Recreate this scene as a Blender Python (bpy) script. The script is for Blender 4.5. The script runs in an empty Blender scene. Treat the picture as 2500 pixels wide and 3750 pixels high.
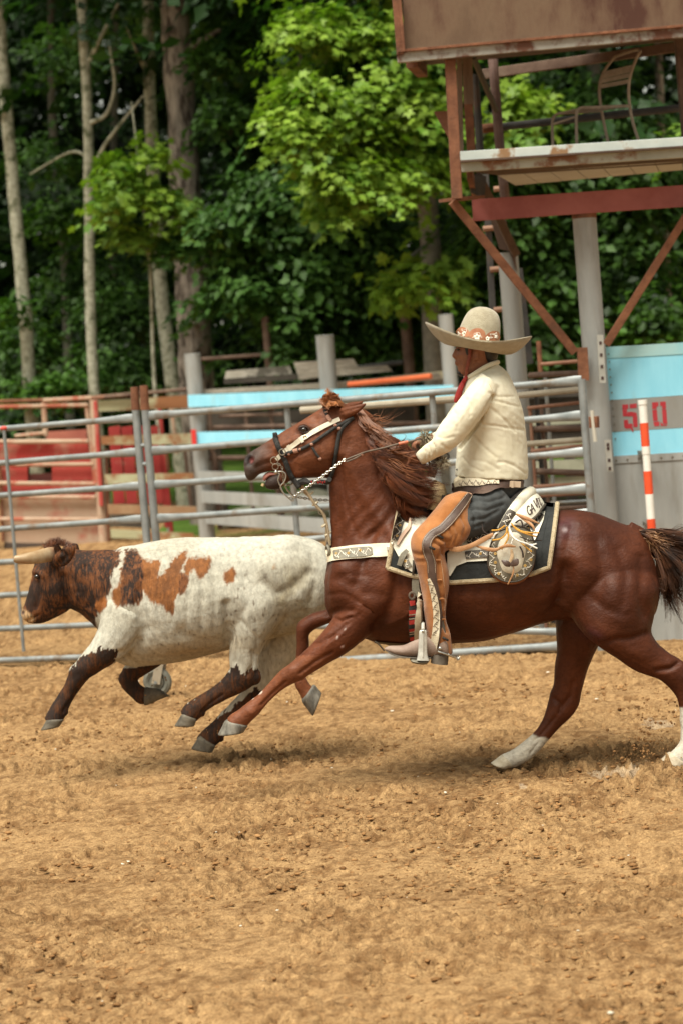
import bpy, bmesh, math, random
import numpy as np
from mathutils import Vector, Matrix

# ------------------------------------------------------------------ camera, sky, sun, exposure
random.seed(7); RNG = np.random.default_rng(7)
scene = bpy.context.scene
COL = scene.collection
LENS = 85.0
FPX = 3750 * LENS / 36.0            # focal length in photograph pixels (2500 x 3750)
CAM_H = 2.2585
PITCH = math.radians(3.67)
ROLL = math.radians(4.6)
_F = np.array([0, math.cos(PITCH), -math.sin(PITCH)])
_U0 = np.array([0, math.sin(PITCH), math.cos(PITCH)])
_R0 = np.array([1.0, 0, 0])
_R = math.cos(ROLL) * _R0 - math.sin(ROLL) * _U0
_U = math.sin(ROLL) * _R0 + math.cos(ROLL) * _U0
CAM = np.array([0, 0, CAM_H])

cam_data = bpy.data.cameras.new('camera')
cam = bpy.data.objects.new('camera', cam_data)
COL.objects.link(cam)
cam_data.sensor_fit = 'VERTICAL'
cam_data.sensor_height = 36.0
cam_data.sensor_width = 24.0
cam_data.lens = LENS
cam_data.clip_end = 3000
cam_data.dof.use_dof = True
cam_data.dof.focus_distance = 11.7
cam_data.dof.aperture_fstop = 3.0
M = Matrix(((_R[0], _U[0], -_F[0], CAM[0]), (_R[1], _U[1], -_F[1], CAM[1]),
            (_R[2], _U[2], -_F[2], CAM[2]), (0, 0, 0, 1)))
cam.matrix_world = M
scene.camera = cam

SUN_EL, SUN_AZ = math.radians(66), math.radians(208)     # azimuth clockwise from +Y
world = bpy.data.worlds.new('World')
scene.world = world
world.use_nodes = True
wn = world.node_tree.nodes; wl = world.node_tree.links
wn.clear()
wo = wn.new('ShaderNodeOutputWorld'); bg = wn.new('ShaderNodeBackground')
sky = wn.new('ShaderNodeTexSky'); sky.sky_type = 'NISHITA'; sky.sun_disc = False
sky.sun_elevation = SUN_EL; sky.sun_rotation = SUN_AZ
sky.air_density = 1.0; sky.dust_density = 1.0; sky.ozone_density = 1.0
hs = wn.new('ShaderNodeHueSaturation'); hs.inputs['Saturation'].default_value = 0.22
tint = wn.new('ShaderNodeMix'); tint.data_type = 'RGBA'; tint.blend_type = 'MULTIPLY'
tint.inputs['Factor'].default_value = 1.0
tint.inputs['B'].default_value = (1.0, 0.985, 0.82, 1)
wl.new(sky.outputs[0], hs.inputs['Color']); wl.new(hs.outputs[0], tint.inputs['A'])
wl.new(tint.outputs['Result'], bg.inputs['Color']); wl.new(bg.outputs[0], wo.inputs[0])
bg.inputs['Strength'].default_value = 0.058

sun_d = bpy.data.lights.new('sun', 'SUN')
sun = bpy.data.objects.new('sun', sun_d)
COL.objects.link(sun)
sun_d.energy = 2.9; sun_d.angle = math.radians(38); sun_d.color = (1.0, 0.965, 0.83)
_sd = Vector((math.sin(SUN_AZ) * math.cos(SUN_EL), math.cos(SUN_AZ) * math.cos(SUN_EL), math.sin(SUN_EL)))
sun.rotation_euler = _sd.to_track_quat('Z', 'Y').to_euler()
sun.location = (0, 0, 20)

scene.view_settings.view_transform = 'Standard'
scene.view_settings.look = 'None'
scene.view_settings.gamma = 1.0
scene.view_settings.exposure = 1.34
scene.view_settings.use_curve_mapping = False
scene.render.engine = 'CYCLES'
scene.cycles.max_bounces = 6
scene.cycles.transparent_max_bounces = 6

# ------------------------------------------------------------------ photograph pixel -> point at distance Y
def W(x, y, Y):
    d = _F + (x - 1250) / FPX * _R - (y - 1875) / FPX * _U
    return CAM + d * (Y / d[1])
def PROJ(P):                       # world points (n,3) -> photograph pixels
    Q = np.asarray(P, float) - CAM
    z = Q @ _F
    return 1250 + (Q @ _R) / z * FPX, 1875 - (Q @ _U) / z * FPX
def crop(x0, y0, s):
    return lambda x, y: (x0 + x / s, y0 + y / s)
cV = crop(0, 0, 1 / 1.5944)        # notes taken on a 1568 px wide copy
cB = crop(0, 1850, 1.2062); cH = crop(1100, 1750, 1.12); cF = crop(850, 1050, 1.3067)
cD = crop(850, 1430, 2.6133); cE = crop(0, 1900, 2.24); cJ = crop(600, 2050, 2.24)
cL = crop(1700, 2100, 1.96); cM = crop(1400, 2100, 3.92); cR = crop(1350, 1050, 2.24)
cG = crop(1350, 1700, 1.96); cI = crop(0, 1150, 1.2544); cK = crop(1650, 1150, 1.8447)
cP = crop(1400, 0, 1.4255); cT = crop(0, 0, 1.12)
SC = {cV: 1 / 1.5944, cB: 1.2062, cH: 1.12, cF: 1.3067, cD: 2.6133, cE: 2.24, cJ: 2.24, cL: 1.96, cM: 3.92,
      cR: 2.24, cG: 1.96, cI: 1.2544, cK: 1.8447, cP: 1.4255, cT: 1.12}
def Wc(c, x, y, Y): return W(*c(x, y), Y)

# ------------------------------------------------------------------ scene helpers
OFF = {}
def vec(p): return np.array(p, float)
def thing(name, label, cat, base, group=None):
    o = bpy.data.objects.new(name, None)
    o.empty_display_size = 0.2
    COL.objects.link(o)
    o.location = [float(v) for v in base]
    o['label'] = label; o['category'] = cat
    if group: o['group'] = group
    OFF[o.name] = vec(base)
    return o
def new_mesh(name, verts, faces, mat, smooth=True, sharp=None):
    me = bpy.data.meshes.new(name)
    me.from_pydata([tuple(map(float, v)) for v in verts], [], [tuple(int(i) for i in f) for f in faces])
    if smooth:
        me.polygons.foreach_set('use_smooth', [True] * len(me.polygons))
        if sharp is not None: me.set_sharp_from_angle(angle=math.radians(sharp))
    if mat is not None: me.materials.append(mat)
    me.update()
    return me
def obj(name, vf, mat, parent=None, smooth=True, sharp=35, label=None, cat=None, group=None, kind=None):
    v, f = vf
    v = np.asarray(v, float)
    off = OFF[parent.name] if parent is not None else np.zeros(3)
    if parent is None and kind is None:
        off = np.array([v[:, 0].mean(), v[:, 1].mean(), v[:, 2].min()])
    me = new_mesh(name, v - off, f, mat, smooth, sharp)
    o = bpy.data.objects.new(name, me)
    COL.objects.link(o)
    if parent is not None: o.parent = parent
    else: o.location = [float(q) for q in off]
    OFF[o.name] = off
    if label: o['label'] = label
    if cat: o['category'] = cat
    if group: o['group'] = group
    if kind: o['kind'] = kind
    return o
def join(parts):
    V = []; Fc = []; n = 0
    for v, f in parts:
        v = np.asarray(v, float)
        V.append(v); Fc += [tuple(i + n for i in t) for t in f]; n += len(v)
    return np.concatenate(V), Fc
def norm(v):
    v = np.asarray(v, float); n = np.linalg.norm(v)
    return v / n if n > 1e-9 else v
def catmull(P, sub):
    P = np.asarray(P, float); n = len(P)
    if n < 3 or sub < 2:
        if sub < 2: return P
        t = np.linspace(0, 1, sub * (n - 1) + 1)[:, None]
        return P[0] * (1 - t) + P[-1] * t
    A = np.vstack([2 * P[0] - P[1], P, 2 * P[-1] - P[-2]])
    out = []
    for i in range(n - 1):
        p0, p1, p2, p3 = A[i:i + 4]
        for k in range(sub):
            t = k / sub
            out.append(0.5 * (2 * p1 + (p2 - p0) * t + (2 * p0 - 5 * p1 + 4 * p2 - p3) * t * t + (3 * p1 - p0 - 3 * p2 + p3) * t ** 3))
    out.append(P[-1])
    return np.array(out)
def rings(C, A, Bv, n=16, caps=True):
    """closed loft: centres C, half axes A and Bv per ring"""
    C = np.asarray(C, float); m = len(C)
    ph = np.arange(n) * 2 * math.pi / n
    V = C[:, None, :] + np.cos(ph)[None, :, None] * np.asarray(A)[:, None, :] + np.sin(ph)[None, :, None] * np.asarray(Bv)[:, None, :]
    V = V.reshape(-1, 3); Fc = []
    for i in range(m - 1):
        for j in range(n):
            k = (j + 1) % n
            Fc.append((i * n + j, i * n + k, (i + 1) * n + k, (i + 1) * n + j))
    if caps:
        V = np.vstack([V, C[0], C[-1]]); a = m * n
        for j in range(n):
            k = (j + 1) % n
            Fc.append((a, k, j)); Fc.append((a + 1, (m - 1) * n + j, (m - 1) * n + k))
    return V, Fc
def tube(P, r, n=8, sub=1, flat=None):
    """round tube along points; r scalar or list"""
    P = np.asarray(P, float)
    r = np.full(len(P), r, float) if np.isscalar(r) else np.asarray(r, float)
    if sub > 1:
        Q = catmull(np.hstack([P, r[:, None]]), sub); P = Q[:, :3]; r = np.abs(Q[:, 3])
    m = len(P); T = np.gradient(P, axis=0) if m > 1 else np.array([[0, 0, 1.0]])
    T = T / np.maximum(np.linalg.norm(T, axis=1), 1e-9)[:, None]
    up = vec((0, 0, 1)) if abs(T[0][2]) < 0.9 else vec((1, 0, 0))
    A = []; Bv = []
    a = norm(np.cross(T[0], up))
    for i in range(m):
        a = norm(a - T[i] * np.dot(a, T[i]))
        b = np.cross(T[i], a)
        A.append(a * r[i]); Bv.append(b * r[i] * (flat if flat else 1))
    return rings(P, A, Bv, n)
def beam(p0, p1, w, h, up=(0, 0, 1), bev=0.0):
    """box bar from p0 to p1, w across, h along up"""
    p0 = vec(p0); p1 = vec(p1); t = norm(p1 - p0)
    s = norm(np.cross(t, vec(up))); u = np.cross(s, t)
    b = bev if bev else min(w, h) * 0.06
    prof = [(-w / 2 + b, -h / 2), (w / 2 - b, -h / 2), (w / 2, -h / 2 + b), (w / 2, h / 2 - b), (w / 2 - b, h / 2), (-w / 2 + b, h / 2), (-w / 2, h / 2 - b), (-w / 2, -h / 2 + b)]
    V = [p + s * a + u * c for p in (p0, p1) for a, c in prof]
    Fc = [(i, (i + 1) % 8, 8 + (i + 1) % 8, 8 + i) for i in range(8)]
    Fc += [tuple(range(7, -1, -1)), tuple(range(8, 16))]
    return np.array(V), Fc
def slab(poly, d):
    """polygon (n,3) extruded by vector d"""
    P = np.asarray(poly, float); n = len(P)
    V = np.vstack([P, P + vec(d)])
    Fc = [tuple(range(n)), tuple(range(2 * n - 1, n - 1, -1))]
    Fc += [(i, i + n, (i + 1) % n + n, (i + 1) % n) for i in range(n)]
    return V, Fc
def ball(c, rx, ry, rz, n=12, m=8):
    C = []; A = []; Bv = []
    for i in range(m + 1):
        t = math.pi * i / m
        C.append(vec(c) + vec((0, 0, -math.cos(t) * rz)))
        s = max(math.sin(t), 0.02)
        A.append((rx * s, 0, 0)); Bv.append((0, ry * s, 0))
    return rings(C, A, Bv, n)
def ring_torus(c, ax, R, r, n=14, m=6, sx=1.0):
    ax = norm(ax); a = norm(np.cross(ax, (0.13, 0.2, 0.97))); b = np.cross(ax, a)
    V = []; Fc = []
    for i in range(n):
        t = 2 * math.pi * i / n; d = a * math.cos(t) * sx + b * math.sin(t)
        for j in range(m):
            p = 2 * math.pi * j / m
            V.append(vec(c) + d * R + (norm(d) * math.cos(p) + ax * math.sin(p)) * r)
    for i in range(n):
        for j in range(m):
            Fc.append((i * m + j, ((i + 1) % n) * m + j, ((i + 1) % n) * m + (j + 1) % m, i * m + (j + 1) % m))
    return np.array(V), Fc

# ------------------------------------------------------------------ value noise for shaping
_LAT = RNG.random((64, 64, 64)).astype(np.float32)
def vnoise(P, s):
    P = np.asarray(P, float) * s + 100.37
    i = np.floor(P).astype(int); f = P - i; f = f * f * (3 - 2 * f); i &= 63; j = (i + 1) & 63
    L = _LAT
    x0, y0, z0 = i.T; x1, y1, z1 = j.T; fx, fy, fz = f.T
    a = L[x0, y0, z0] * (1 - fx) + L[x1, y0, z0] * fx; b = L[x0, y1, z0] * (1 - fx) + L[x1, y1, z0] * fx
    c = L[x0, y0, z1] * (1 - fx) + L[x1, y0, z1] * fx; d = L[x0, y1, z1] * (1 - fx) + L[x1, y1, z1] * fx
    return (a * (1 - fy) + b * fy) * (1 - fz) + (c * (1 - fy) + d * fy) * fz
def fbm(P, s, o=4):
    v = 0; a = 1; t = 0
    for k in range(o):
        v = v + a * vnoise(np.asarray(P) + 3.7 * k, s * 2.03 ** k); t += a; a *= 0.5
    return v / t
_LAT2 = RNG.random((512, 512)).astype(np.float32)
def n2(x, y, s):
    x = x * s + 50.3; y = y * s + 91.7
    i = np.floor(x).astype(int); j = np.floor(y).astype(int); fx = x - i; fy = y - j
    fx = fx * fx * (3 - 2 * fx); fy = fy * fy * (3 - 2 * fy)
    i &= 511; j &= 511; i1 = (i + 1) & 511; j1 = (j + 1) & 511
    return (_LAT2[i, j] * (1 - fx) + _LAT2[i1, j] * fx) * (1 - fy) + (_LAT2[i, j1] * (1 - fx) + _LAT2[i1, j1] * fx) * fy

# ------------------------------------------------------------------ materials
def rgb(h):                                     # sRGB 0-255 -> linear
    return tuple((c / 255 / 12.92 if c / 255 <= 0.04045 else ((c / 255 + 0.055) / 1.055) ** 2.4) for c in h) + (1.0,)
def lin(*c): return tuple(c) + (1.0,)
MATS = {}
def pm(name, c1, c2=None, scale=8.0, rough=0.6, metal=0.0, bump=0.0, bscale=60.0, detail=6.0, stretch=(1, 1, 1),
       lo=0.35, hi=0.65, c3=None, s3=3.0, lo3=0.55, hi3=0.7, spec=0.5, attr=None, sheen=0.0, trans=0.0, rvar=0.0, brindle=None):
    m = bpy.data.materials.new(name); m.use_nodes = True
    N = m.node_tree.nodes; L = m.node_tree.links
    b = N['Principled BSDF']
    b.inputs['Roughness'].default_value = rough; b.inputs['Metallic'].default_value = metal
    b.inputs['Specular IOR Level'].default_value = spec
    if sheen:
        b.inputs['Sheen Weight'].default_value = sheen
    tc = N.new('ShaderNodeTexCoord'); mp = N.new('ShaderNodeMapping')
    mp.inputs['Scale'].default_value = stretch
    L.new(tc.outputs['Object'], mp.inputs['Vector'])
    src = None
    def noise(s, d=detail):
        n = N.new('ShaderNodeTexNoise'); n.inputs['Scale'].default_value = s; n.inputs['Detail'].default_value = d
        n.inputs['Roughness'].default_value = 0.62
        L.new(mp.outputs[0], n.inputs['Vector']); return n
    def mr(inp, a, z, o0=0.0, o1=1.0):
        r = N.new('ShaderNodeMapRange'); r.inputs['From Min'].default_value = a; r.inputs['From Max'].default_value = z
        r.inputs['To Min'].default_value = o0; r.inputs['To Max'].default_value = o1
        L.new(inp, r.inputs['Value']); return r
    def mix(fac, A, B, blend='MIX'):
        x = N.new('ShaderNodeMix'); x.data_type = 'RGBA'; x.blend_type = blend
        if isinstance(fac, float): x.inputs['Factor'].default_value = fac
        else: L.new(fac, x.inputs['Factor'])
        for k, q in (('A', A), ('B', B)):
            if isinstance(q, tuple): x.inputs[k].default_value = q
            else: L.new(q, x.inputs[k])
        return x.outputs['Result']
    if attr:
        at = N.new('ShaderNodeAttribute'); at.attribute_name = attr
        src = at.outputs['Color']
        if c2 is not None:                      # c1..c2 multiply the attribute
            src = mix(1.0, src, mix(mr(noise(scale).outputs['Fac'], lo, hi).outputs[0], c1, c2), 'MULTIPLY')
    elif c2 is None: src = c1
    else: src = mix(mr(noise(scale).outputs['Fac'], lo, hi).outputs[0], c1, c2)
    if c3 is not None:
        src = mix(mr(noise(s3).outputs['Fac'], lo3, hi3).outputs[0], src, c3)
    if isinstance(src, tuple): b.inputs['Base Color'].default_value = src
    else: L.new(src, b.inputs['Base Color'])
    if rvar:
        L.new(mr(noise(scale * 1.7).outputs['Fac'], 0.3, 0.7, rough - rvar, rough + rvar).outputs[0], b.inputs['Roughness'])
    if bump:
        bn = N.new('ShaderNodeBump'); bn.inputs['Strength'].default_value = min(1.0, bump); bn.inputs['Distance'].default_value = 0.01 * max(1, bump)
        L.new(noise(bscale, 4).outputs['Fac'], bn.inputs['Height']); L.new(bn.outputs[0], b.inputs['Normal'])
    if brindle:                                  # dark hair streaks where the mask attribute is set
        ma = N.new('ShaderNodeAttribute'); ma.attribute_name = brindle
        m2 = N.new('ShaderNodeMapping'); m2.inputs['Rotation'].default_value = (0, math.radians(14), 0); m2.inputs['Scale'].default_value = (1, 1, .16)
        L.new(tc.outputs['Object'], m2.inputs['Vector'])
        bn_ = N.new('ShaderNodeTexNoise'); bn_.inputs['Scale'].default_value = 70; bn_.inputs['Detail'].default_value = 5; bn_.inputs['Roughness'].default_value = .7
        L.new(m2.outputs[0], bn_.inputs['Vector'])
        b2 = N.new('ShaderNodeTexNoise'); b2.inputs['Scale'].default_value = 9; L.new(tc.outputs['Object'], b2.inputs['Vector'])
        ad = N.new('ShaderNodeMath'); ad.operation = 'MULTIPLY_ADD'; ad.inputs[1].default_value = .7; L.new(b2.outputs['Fac'], ad.inputs[0]); L.new(bn_.outputs['Fac'], ad.inputs[2])
        f_ = mr(ad.outputs[0], .74, .92)
        mu = N.new('ShaderNodeMath'); mu.operation = 'MULTIPLY'; L.new(f_.outputs[0], mu.inputs[0]); L.new(ma.outputs['Fac'], mu.inputs[1])
        src = mix(mu.outputs[0], src, lin(.024, .014, .011)); L.new(src, b.inputs['Base Color'])
    if trans:
        b.inputs['Transmission Weight'].default_value = trans
    MATS[name] = m
    return m
def set_attr(me, name, colors):
    a = me.attributes.new(name, 'FLOAT_COLOR', 'POINT')
    c = np.ones((len(me.vertices), 4), np.float32); c[:, :3] = colors
    a.data.foreach_set('color', c.ravel())

# ------------------------------------------------------------------ continuous bodies: lofts -> voxel union -> sculpt
def pair_loft(c, st, Y, sub=4, n=20):
    """stations (Tx,Ty,Bx,By,t[,dY]) : silhouette edge points and half depth in metres"""
    S = []
    for s in st:
        dY = s[5] if len(s) > 5 else 0.0
        a = Wc(c, s[0], s[1], Y + dY); b = Wc(c, s[2], s[3], Y + dY)
        S.append(np.concatenate([(a + b) / 2, (a - b) / 2, [s[4]]]))
    S = catmull(S, sub)
    B = np.zeros((len(S), 3)); B[:, 1] = S[:, 6]
    return rings(S[:, :3], S[:, 3:6], B, n)
def path_loft(c, st, Y, sub=4, n=16):
    """stations (x,y,w,dY,t): centre, full width across the path, depth offset, half depth"""
    st = np.array([list(s) for s in st], float)
    P = st[:, :2]; T = np.gradient(P, axis=0); T /= np.linalg.norm(T, axis=1)[:, None]
    Nn = np.stack([-T[:, 1], T[:, 0]], 1) * st[:, 2:3] / 2
    return pair_loft(c, [(P[i, 0] + Nn[i, 0], P[i, 1] + Nn[i, 1], P[i, 0] - Nn[i, 0], P[i, 1] - Nn[i, 1], st[i, 4], st[i, 3]) for i in range(len(st))], Y, sub, n)
def fuse(parts, voxel, smooth_it=6, fac=0.5):
    v, f = join(parts)
    me = new_mesh('tmp', v, f, None, False, None)
    bm = bmesh.new(); bm.from_mesh(me); bmesh.ops.recalc_face_normals(bm, faces=bm.faces); bm.to_mesh(me); bm.free()
    o = bpy.data.objects.new('tmp', me); COL.objects.link(o)
    r = o.modifiers.new('r', 'REMESH'); r.mode = 'VOXEL'; r.voxel_size = voxel; r.use_smooth_shade = True
    s = o.modifiers.new('s', 'SMOOTH'); s.factor = fac; s.iterations = smooth_it
    dg = bpy.context.evaluated_depsgraph_get()
    ev = o.evaluated_get(dg)
    m2 = bpy.data.meshes.new_from_object(ev)
    bpy.data.objects.remove(o); bpy.data.meshes.remove(me)
    return m2
def get_vn(me):
    n = len(me.vertices); v = np.empty(n * 3, np.float32); me.vertices.foreach_get('co', v)
    nn = np.empty(n * 3, np.float32); me.vertices.foreach_get('normal', nn)
    return v.reshape(-1, 3).astype(float), nn.reshape(-1, 3).astype(float)
def put_v(me, v):
    me.vertices.foreach_set('co', np.asarray(v, np.float32).ravel()); me.update()
def seg_dist(px, py, poly):
    d = np.full(len(px), 1e9)
    for (x0, y0), (x1, y1) in zip(poly[:-1], poly[1:]):
        dx, dy = x1 - x0, y1 - y0; t = np.clip(((px - x0) * dx + (py - y0) * dy) / (dx * dx + dy * dy + 1e-9), 0, 1)
        d = np.minimum(d, np.hypot(px - x0 - t * dx, py - y0 - t * dy))
    return d
def inpoly(px, py, poly):
    r = np.zeros(len(px), bool); n = len(poly)
    for i in range(n):
        x0, y0 = poly[i]; x1, y1 = poly[(i + 1) % n]
        if y0 == y1: continue
        c = ((y0 > py) != (y1 > py)) & (px < (x1 - x0) * (py - y0) / (y1 - y0) + x0)
        r ^= c
    return r
def gauss(px, py, cx, cy, rx, ry, ang):
    a = math.radians(ang); dx = px - cx; dy = py - cy
    u = dx * math.cos(a) + dy * math.sin(a); w = -dx * math.sin(a) + dy * math.cos(a)
    return np.exp(-(u / rx) ** 2 - (w / ry) ** 2)
def sculpt(me, feats):
    """feats: ('g',crop,cx,cy,rx,ry,ang,amp) bump, ('l',crop,[pts],width,amp) crease; in crop pixels and metres"""
    v, n = get_vn(me); px, py = PROJ(v); d = np.zeros(len(v))
    side = np.clip(np.abs(n[:, 1]) * 1.6, 0, 1)
    near = np.clip(-n[:, 1] * 3, 0, 1)
    for ft in feats:
        c = ft[1]; s = SC[c]
        if ft[0][0] == 'g':
            cx, cy = c(ft[2], ft[3]); g = gauss(px, py, cx, cy, ft[4] / s, ft[5] / s, ft[6]) * ft[7]
        else:
            q = seg_dist(px, py, [c(*p) for p in ft[2]]); g = np.exp(-(q / (ft[3] / s)) ** 2) * ft[4]
        d += g * (near if ft[0].endswith('n') else side)
    put_v(me, v + n * d[:, None])
def place_mesh(name, me, mat, parent):
    off = OFF[parent.name]
    v, _ = get_vn(me); put_v(me, v - off)
    me.materials.clear(); me.materials.append(mat); me.name = name
    me.polygons.foreach_set('use_smooth', [True] * len(me.polygons))
    o = bpy.data.objects.new(name, me); COL.objects.link(o); o.parent = parent; OFF[o.name] = off
    return o
# ------------------------------------------------------------------ ground
def ground():
    xs = np.concatenate([-np.geomspace(400, 5.2, 26), np.arange(-5, 5.0, 0.0115), np.geomspace(5.2, 400, 26)])
    ys = np.concatenate([-np.geomspace(60, 1, 8), np.linspace(0, 7.2, 12), np.arange(7.25, 12.5, 0.0165), np.arange(12.5, 21, 0.028), np.geomspace(21.05, 45, 90), np.geomspace(46, 900, 30)])
    X, Y = np.meshgrid(xs, ys, indexing='ij')
    x = X.ravel(); y = Y.ravel()
    fade = np.clip((6 - np.abs(x)) / 1.0, 0, 1) * np.clip((y - 5) / 1.5, 0, 1) * np.clip((34 - y) / 8, 0, 1)
    big = (n2(x, y, 0.9) - .5) * 0.035 + (n2(x + 9, y, 2.3) - .5) * 0.026 + (n2(x + 19, y + 3, 5.1) - .5) * 0.016
    a = n2(x, y * 1.0, 9.0); b = n2(x + 31, y + 7, 17.0); c = n2(x + 5, y + 77, 31.0); d = n2(x + 15, y + 17, 61.0)
    smooth_patch = np.clip((n2(x + 71, y * 1.6 + 3, 1.9) - 0.40) / 0.2, 0, 1) * 0.75 + 0.25
    clod = np.clip(b - 0.55, 0, 1) * 0.050 * (0.4 + a) + np.clip(c - .45, 0, 1) * 0.036 + (d - .5) * 0.020
    pit = -np.clip(0.28 - n2(x + 3, y + 41, 17.0), 0, .12) * 0.36 - np.clip(0.26 - n2(x + 23, y + 4, 31.0), 0, .12) * 0.34
    hoof = -np.clip(0.22 - n2(x + 13, y * 0.8 + 11, 5.2), 0, 1) * 0.26
    churn = sum(np.exp(-((x - a_) / .35) ** 2 - ((y - b_) / .45) ** 2) for a_, b_ in ((1.55, 12.4), (.95, 12.75), (1.3, 12.6), (-.7, 13.7), (-1.6, 13.6)))
    z = fade * (big + smooth_patch * (clod + pit) * (1 + 1.3 * churn) + hoof * .6 - churn * .02)
    # keep the ground level around zero on average
    z -= z[(fade > 0.9)].mean()
    z = z * np.where(fade > 0, 1, 1)
    # rising bank of grass beyond the back fence
    z += np.clip((y - 36) / 40, 0, 1) * 1.2 * (y > 36)
    m, n = len(xs), len(ys)
    idx = np.arange(m * n).reshape(m, n)
    q = np.stack([idx[:-1, :-1], idx[1:, :-1], idx[1:, 1:], idx[:-1, 1:]], -1).reshape(-1, 4)
    me = bpy.data.meshes.new('ground')
    me.vertices.add(m * n); me.vertices.foreach_set('co', np.stack([x, y, z], 1).astype(np.float32).ravel())
    me.loops.add(len(q) * 4); me.loops.foreach_set('vertex_index', q.ravel().astype(np.int32))
    me.polygons.add(len(q)); me.polygons.foreach_set('loop_start', np.arange(0, len(q) * 4, 4, dtype=np.int32))
    me.polygons.foreach_set('use_smooth', np.ones(len(q), bool))
    me.update(calc_edges=True); me.validate()
    # colour: sandy loam, darker damp clods, chalk left from a line, grass beyond the pens
    t = np.clip(0.58 + (n2(x, y, 0.8) - .5) * 0.34 + (n2(x + 60, y + 20, 2.1) - .5) * 0.25 + (n2(x + 40, y, 5.1) - .5) * 0.5 + (n2(x, y + 40, 23.) - .5) * 0.8 + (n2(x + 9, y + 90, 47.) - .5) * 1.0, 0, 1)[:, None]
    col = np.array([0.185, 0.099, 0.042]) * (1 - t) + np.array([0.405, 0.253, 0.122]) * t
    ch = np.zeros(len(x))
    for (cx, cy, rx, ry) in ((2220, 2825, 62, 20), (2410, 2655, 60, 16), (2300, 2845, 60, 12), (1910, 2885, 16, 8), (2350, 2800, 40, 14)):
        dv = _F + (cx - 1250) / FPX * _R - (cy - 1875) / FPX * _U; P = CAM + dv * (-CAM_H / dv[2])
        sx = rx * P[1] / FPX; sy = ry * P[1] / FPX / 0.17
        ch = np.maximum(ch, np.exp(-((x - P[0]) / sx) ** 2 - ((y - P[1]) / sy) ** 2))
    ch = np.clip((ch * 1.5 - n2(x, y, 19.) * .9 - n2(x, y, 41.) * .3) * 2.2, 0, .26)[:, None]
    col = col * (1 - ch) + np.array([.62, .56, .46]) * ch
    g = np.clip((y + (n2(x, y, .35) - .5) * 6 + (n2(x, y, 1.7) - .5) * 3 - np.where(x > -2.6, 33.6, 39.0)) / 1.2, 0, 1)[:, None]
    gt = n2(x, y, 3.1)[:, None]
    col = col * (1 - g) + (np.array([.06, .13, .016]) * (1 - gt) + np.array([.13, .22, .04]) * gt) * g
    set_attr(me, 'col', col)
    m1 = pm('arena_dirt', lin(.55, .50, .46), lin(1.30, 1.28, 1.24), scale=75, rough=0.95, attr='col', bump=1.6, bscale=95, detail=8, lo=.3, hi=.7, spec=.15)
    me.materials.append(m1)
    o = bpy.data.objects.new('ground', me); COL.objects.link(o); o['kind'] = 'structure'
    return o
ground()

def scatter_lumps(name, count, box, r0, r1, mat, squash=0.6, label=None, flat=False):
    """loose lumps lying on the ground, one mesh"""
    t = (1 + 5 ** .5) / 2
    base = np.array([(-1, t, 0), (1, t, 0), (-1, -t, 0), (1, -t, 0), (0, -1, t), (0, 1, t), (0, -1, -t), (0, 1, -t), (t, 0, -1), (t, 0, 1), (-t, 0, -1), (-t, 0, 1)], float)
    base /= np.linalg.norm(base[0])
    fc = np.array([(0, 11, 5), (0, 5, 1), (0, 1, 7), (0, 7, 10), (0, 10, 11), (1, 5, 9), (5, 11, 4), (11, 10, 2), (10, 7, 6), (7, 1, 8), (3, 9, 4), (3, 4, 2), (3, 2, 6), (3, 6, 8), (3, 8, 9), (4, 9, 5), (2, 4, 11), (6, 2, 10), (8, 6, 7), (9, 8, 1)])
    R = np.random.default_rng(count)
    x = R.uniform(box[0], box[1], count)
    y = box[2] * (box[3] / box[2]) ** R.random(count)
    r = r0 * (r1 / r0) ** (R.random(count) ** 2.2)
    V = base[None] * R.uniform(.55, 1.25, (count, 12, 1)) * r[:, None, None]
    a = R.uniform(0, 6.28, count); ca, sa = np.cos(a)[:, None], np.sin(a)[:, None]
    sx = R.uniform(.8, 1.5, count)[:, None]
    vx = (V[..., 0] * ca - V[..., 1] * sa) * sx; vy = V[..., 0] * sa + V[..., 1] * ca; vz = V[..., 2] * squash
    V = np.stack([vx + x[:, None], vy + y[:, None], vz + (r * squash * .25)[:, None]], -1).reshape(-1, 3)
    Fc = (fc[None] + 12 * np.arange(count)[:, None, None]).reshape(-1, 3)
    me = bpy.data.meshes.new(name)
    me.vertices.add(len(V)); me.vertices.foreach_set('co', V.astype(np.float32).ravel())
    me.loops.add(len(Fc) * 3); me.loops.foreach_set('vertex_index', Fc.ravel().astype(np.int32))
    me.polygons.add(len(Fc)); me.polygons.foreach_set('loop_start', np.arange(0, len(Fc) * 3, 3, dtype=np.int32))
    me.update(calc_edges=True); me.materials.append(mat)
    o = bpy.data.objects.new(name, me); COL.objects.link(o); o['kind'] = 'stuff'
    o['label'] = label; o['category'] = name.replace('_', ' ')
    return o
scatter_lumps('dirt_clods', 26000, (-4, 4, 7.4, 19), 0.004, 0.017, pm('clod', lin(.13, .062, .024), lin(.37, .2, .085), scale=5, rough=.95, bump=.6, bscale=120, spec=.1), .55, 'loose crumbs of sandy soil strewn over the arena floor')
scatter_lumps('pebbles', 200, (-4, 4, 7.4, 18), 0.004, 0.012, pm('pebble', lin(.5, .44, .34), lin(.68, .63, .54), scale=9, rough=.8), .6, 'pale pebbles scattered on the sandy arena floor')

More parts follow.
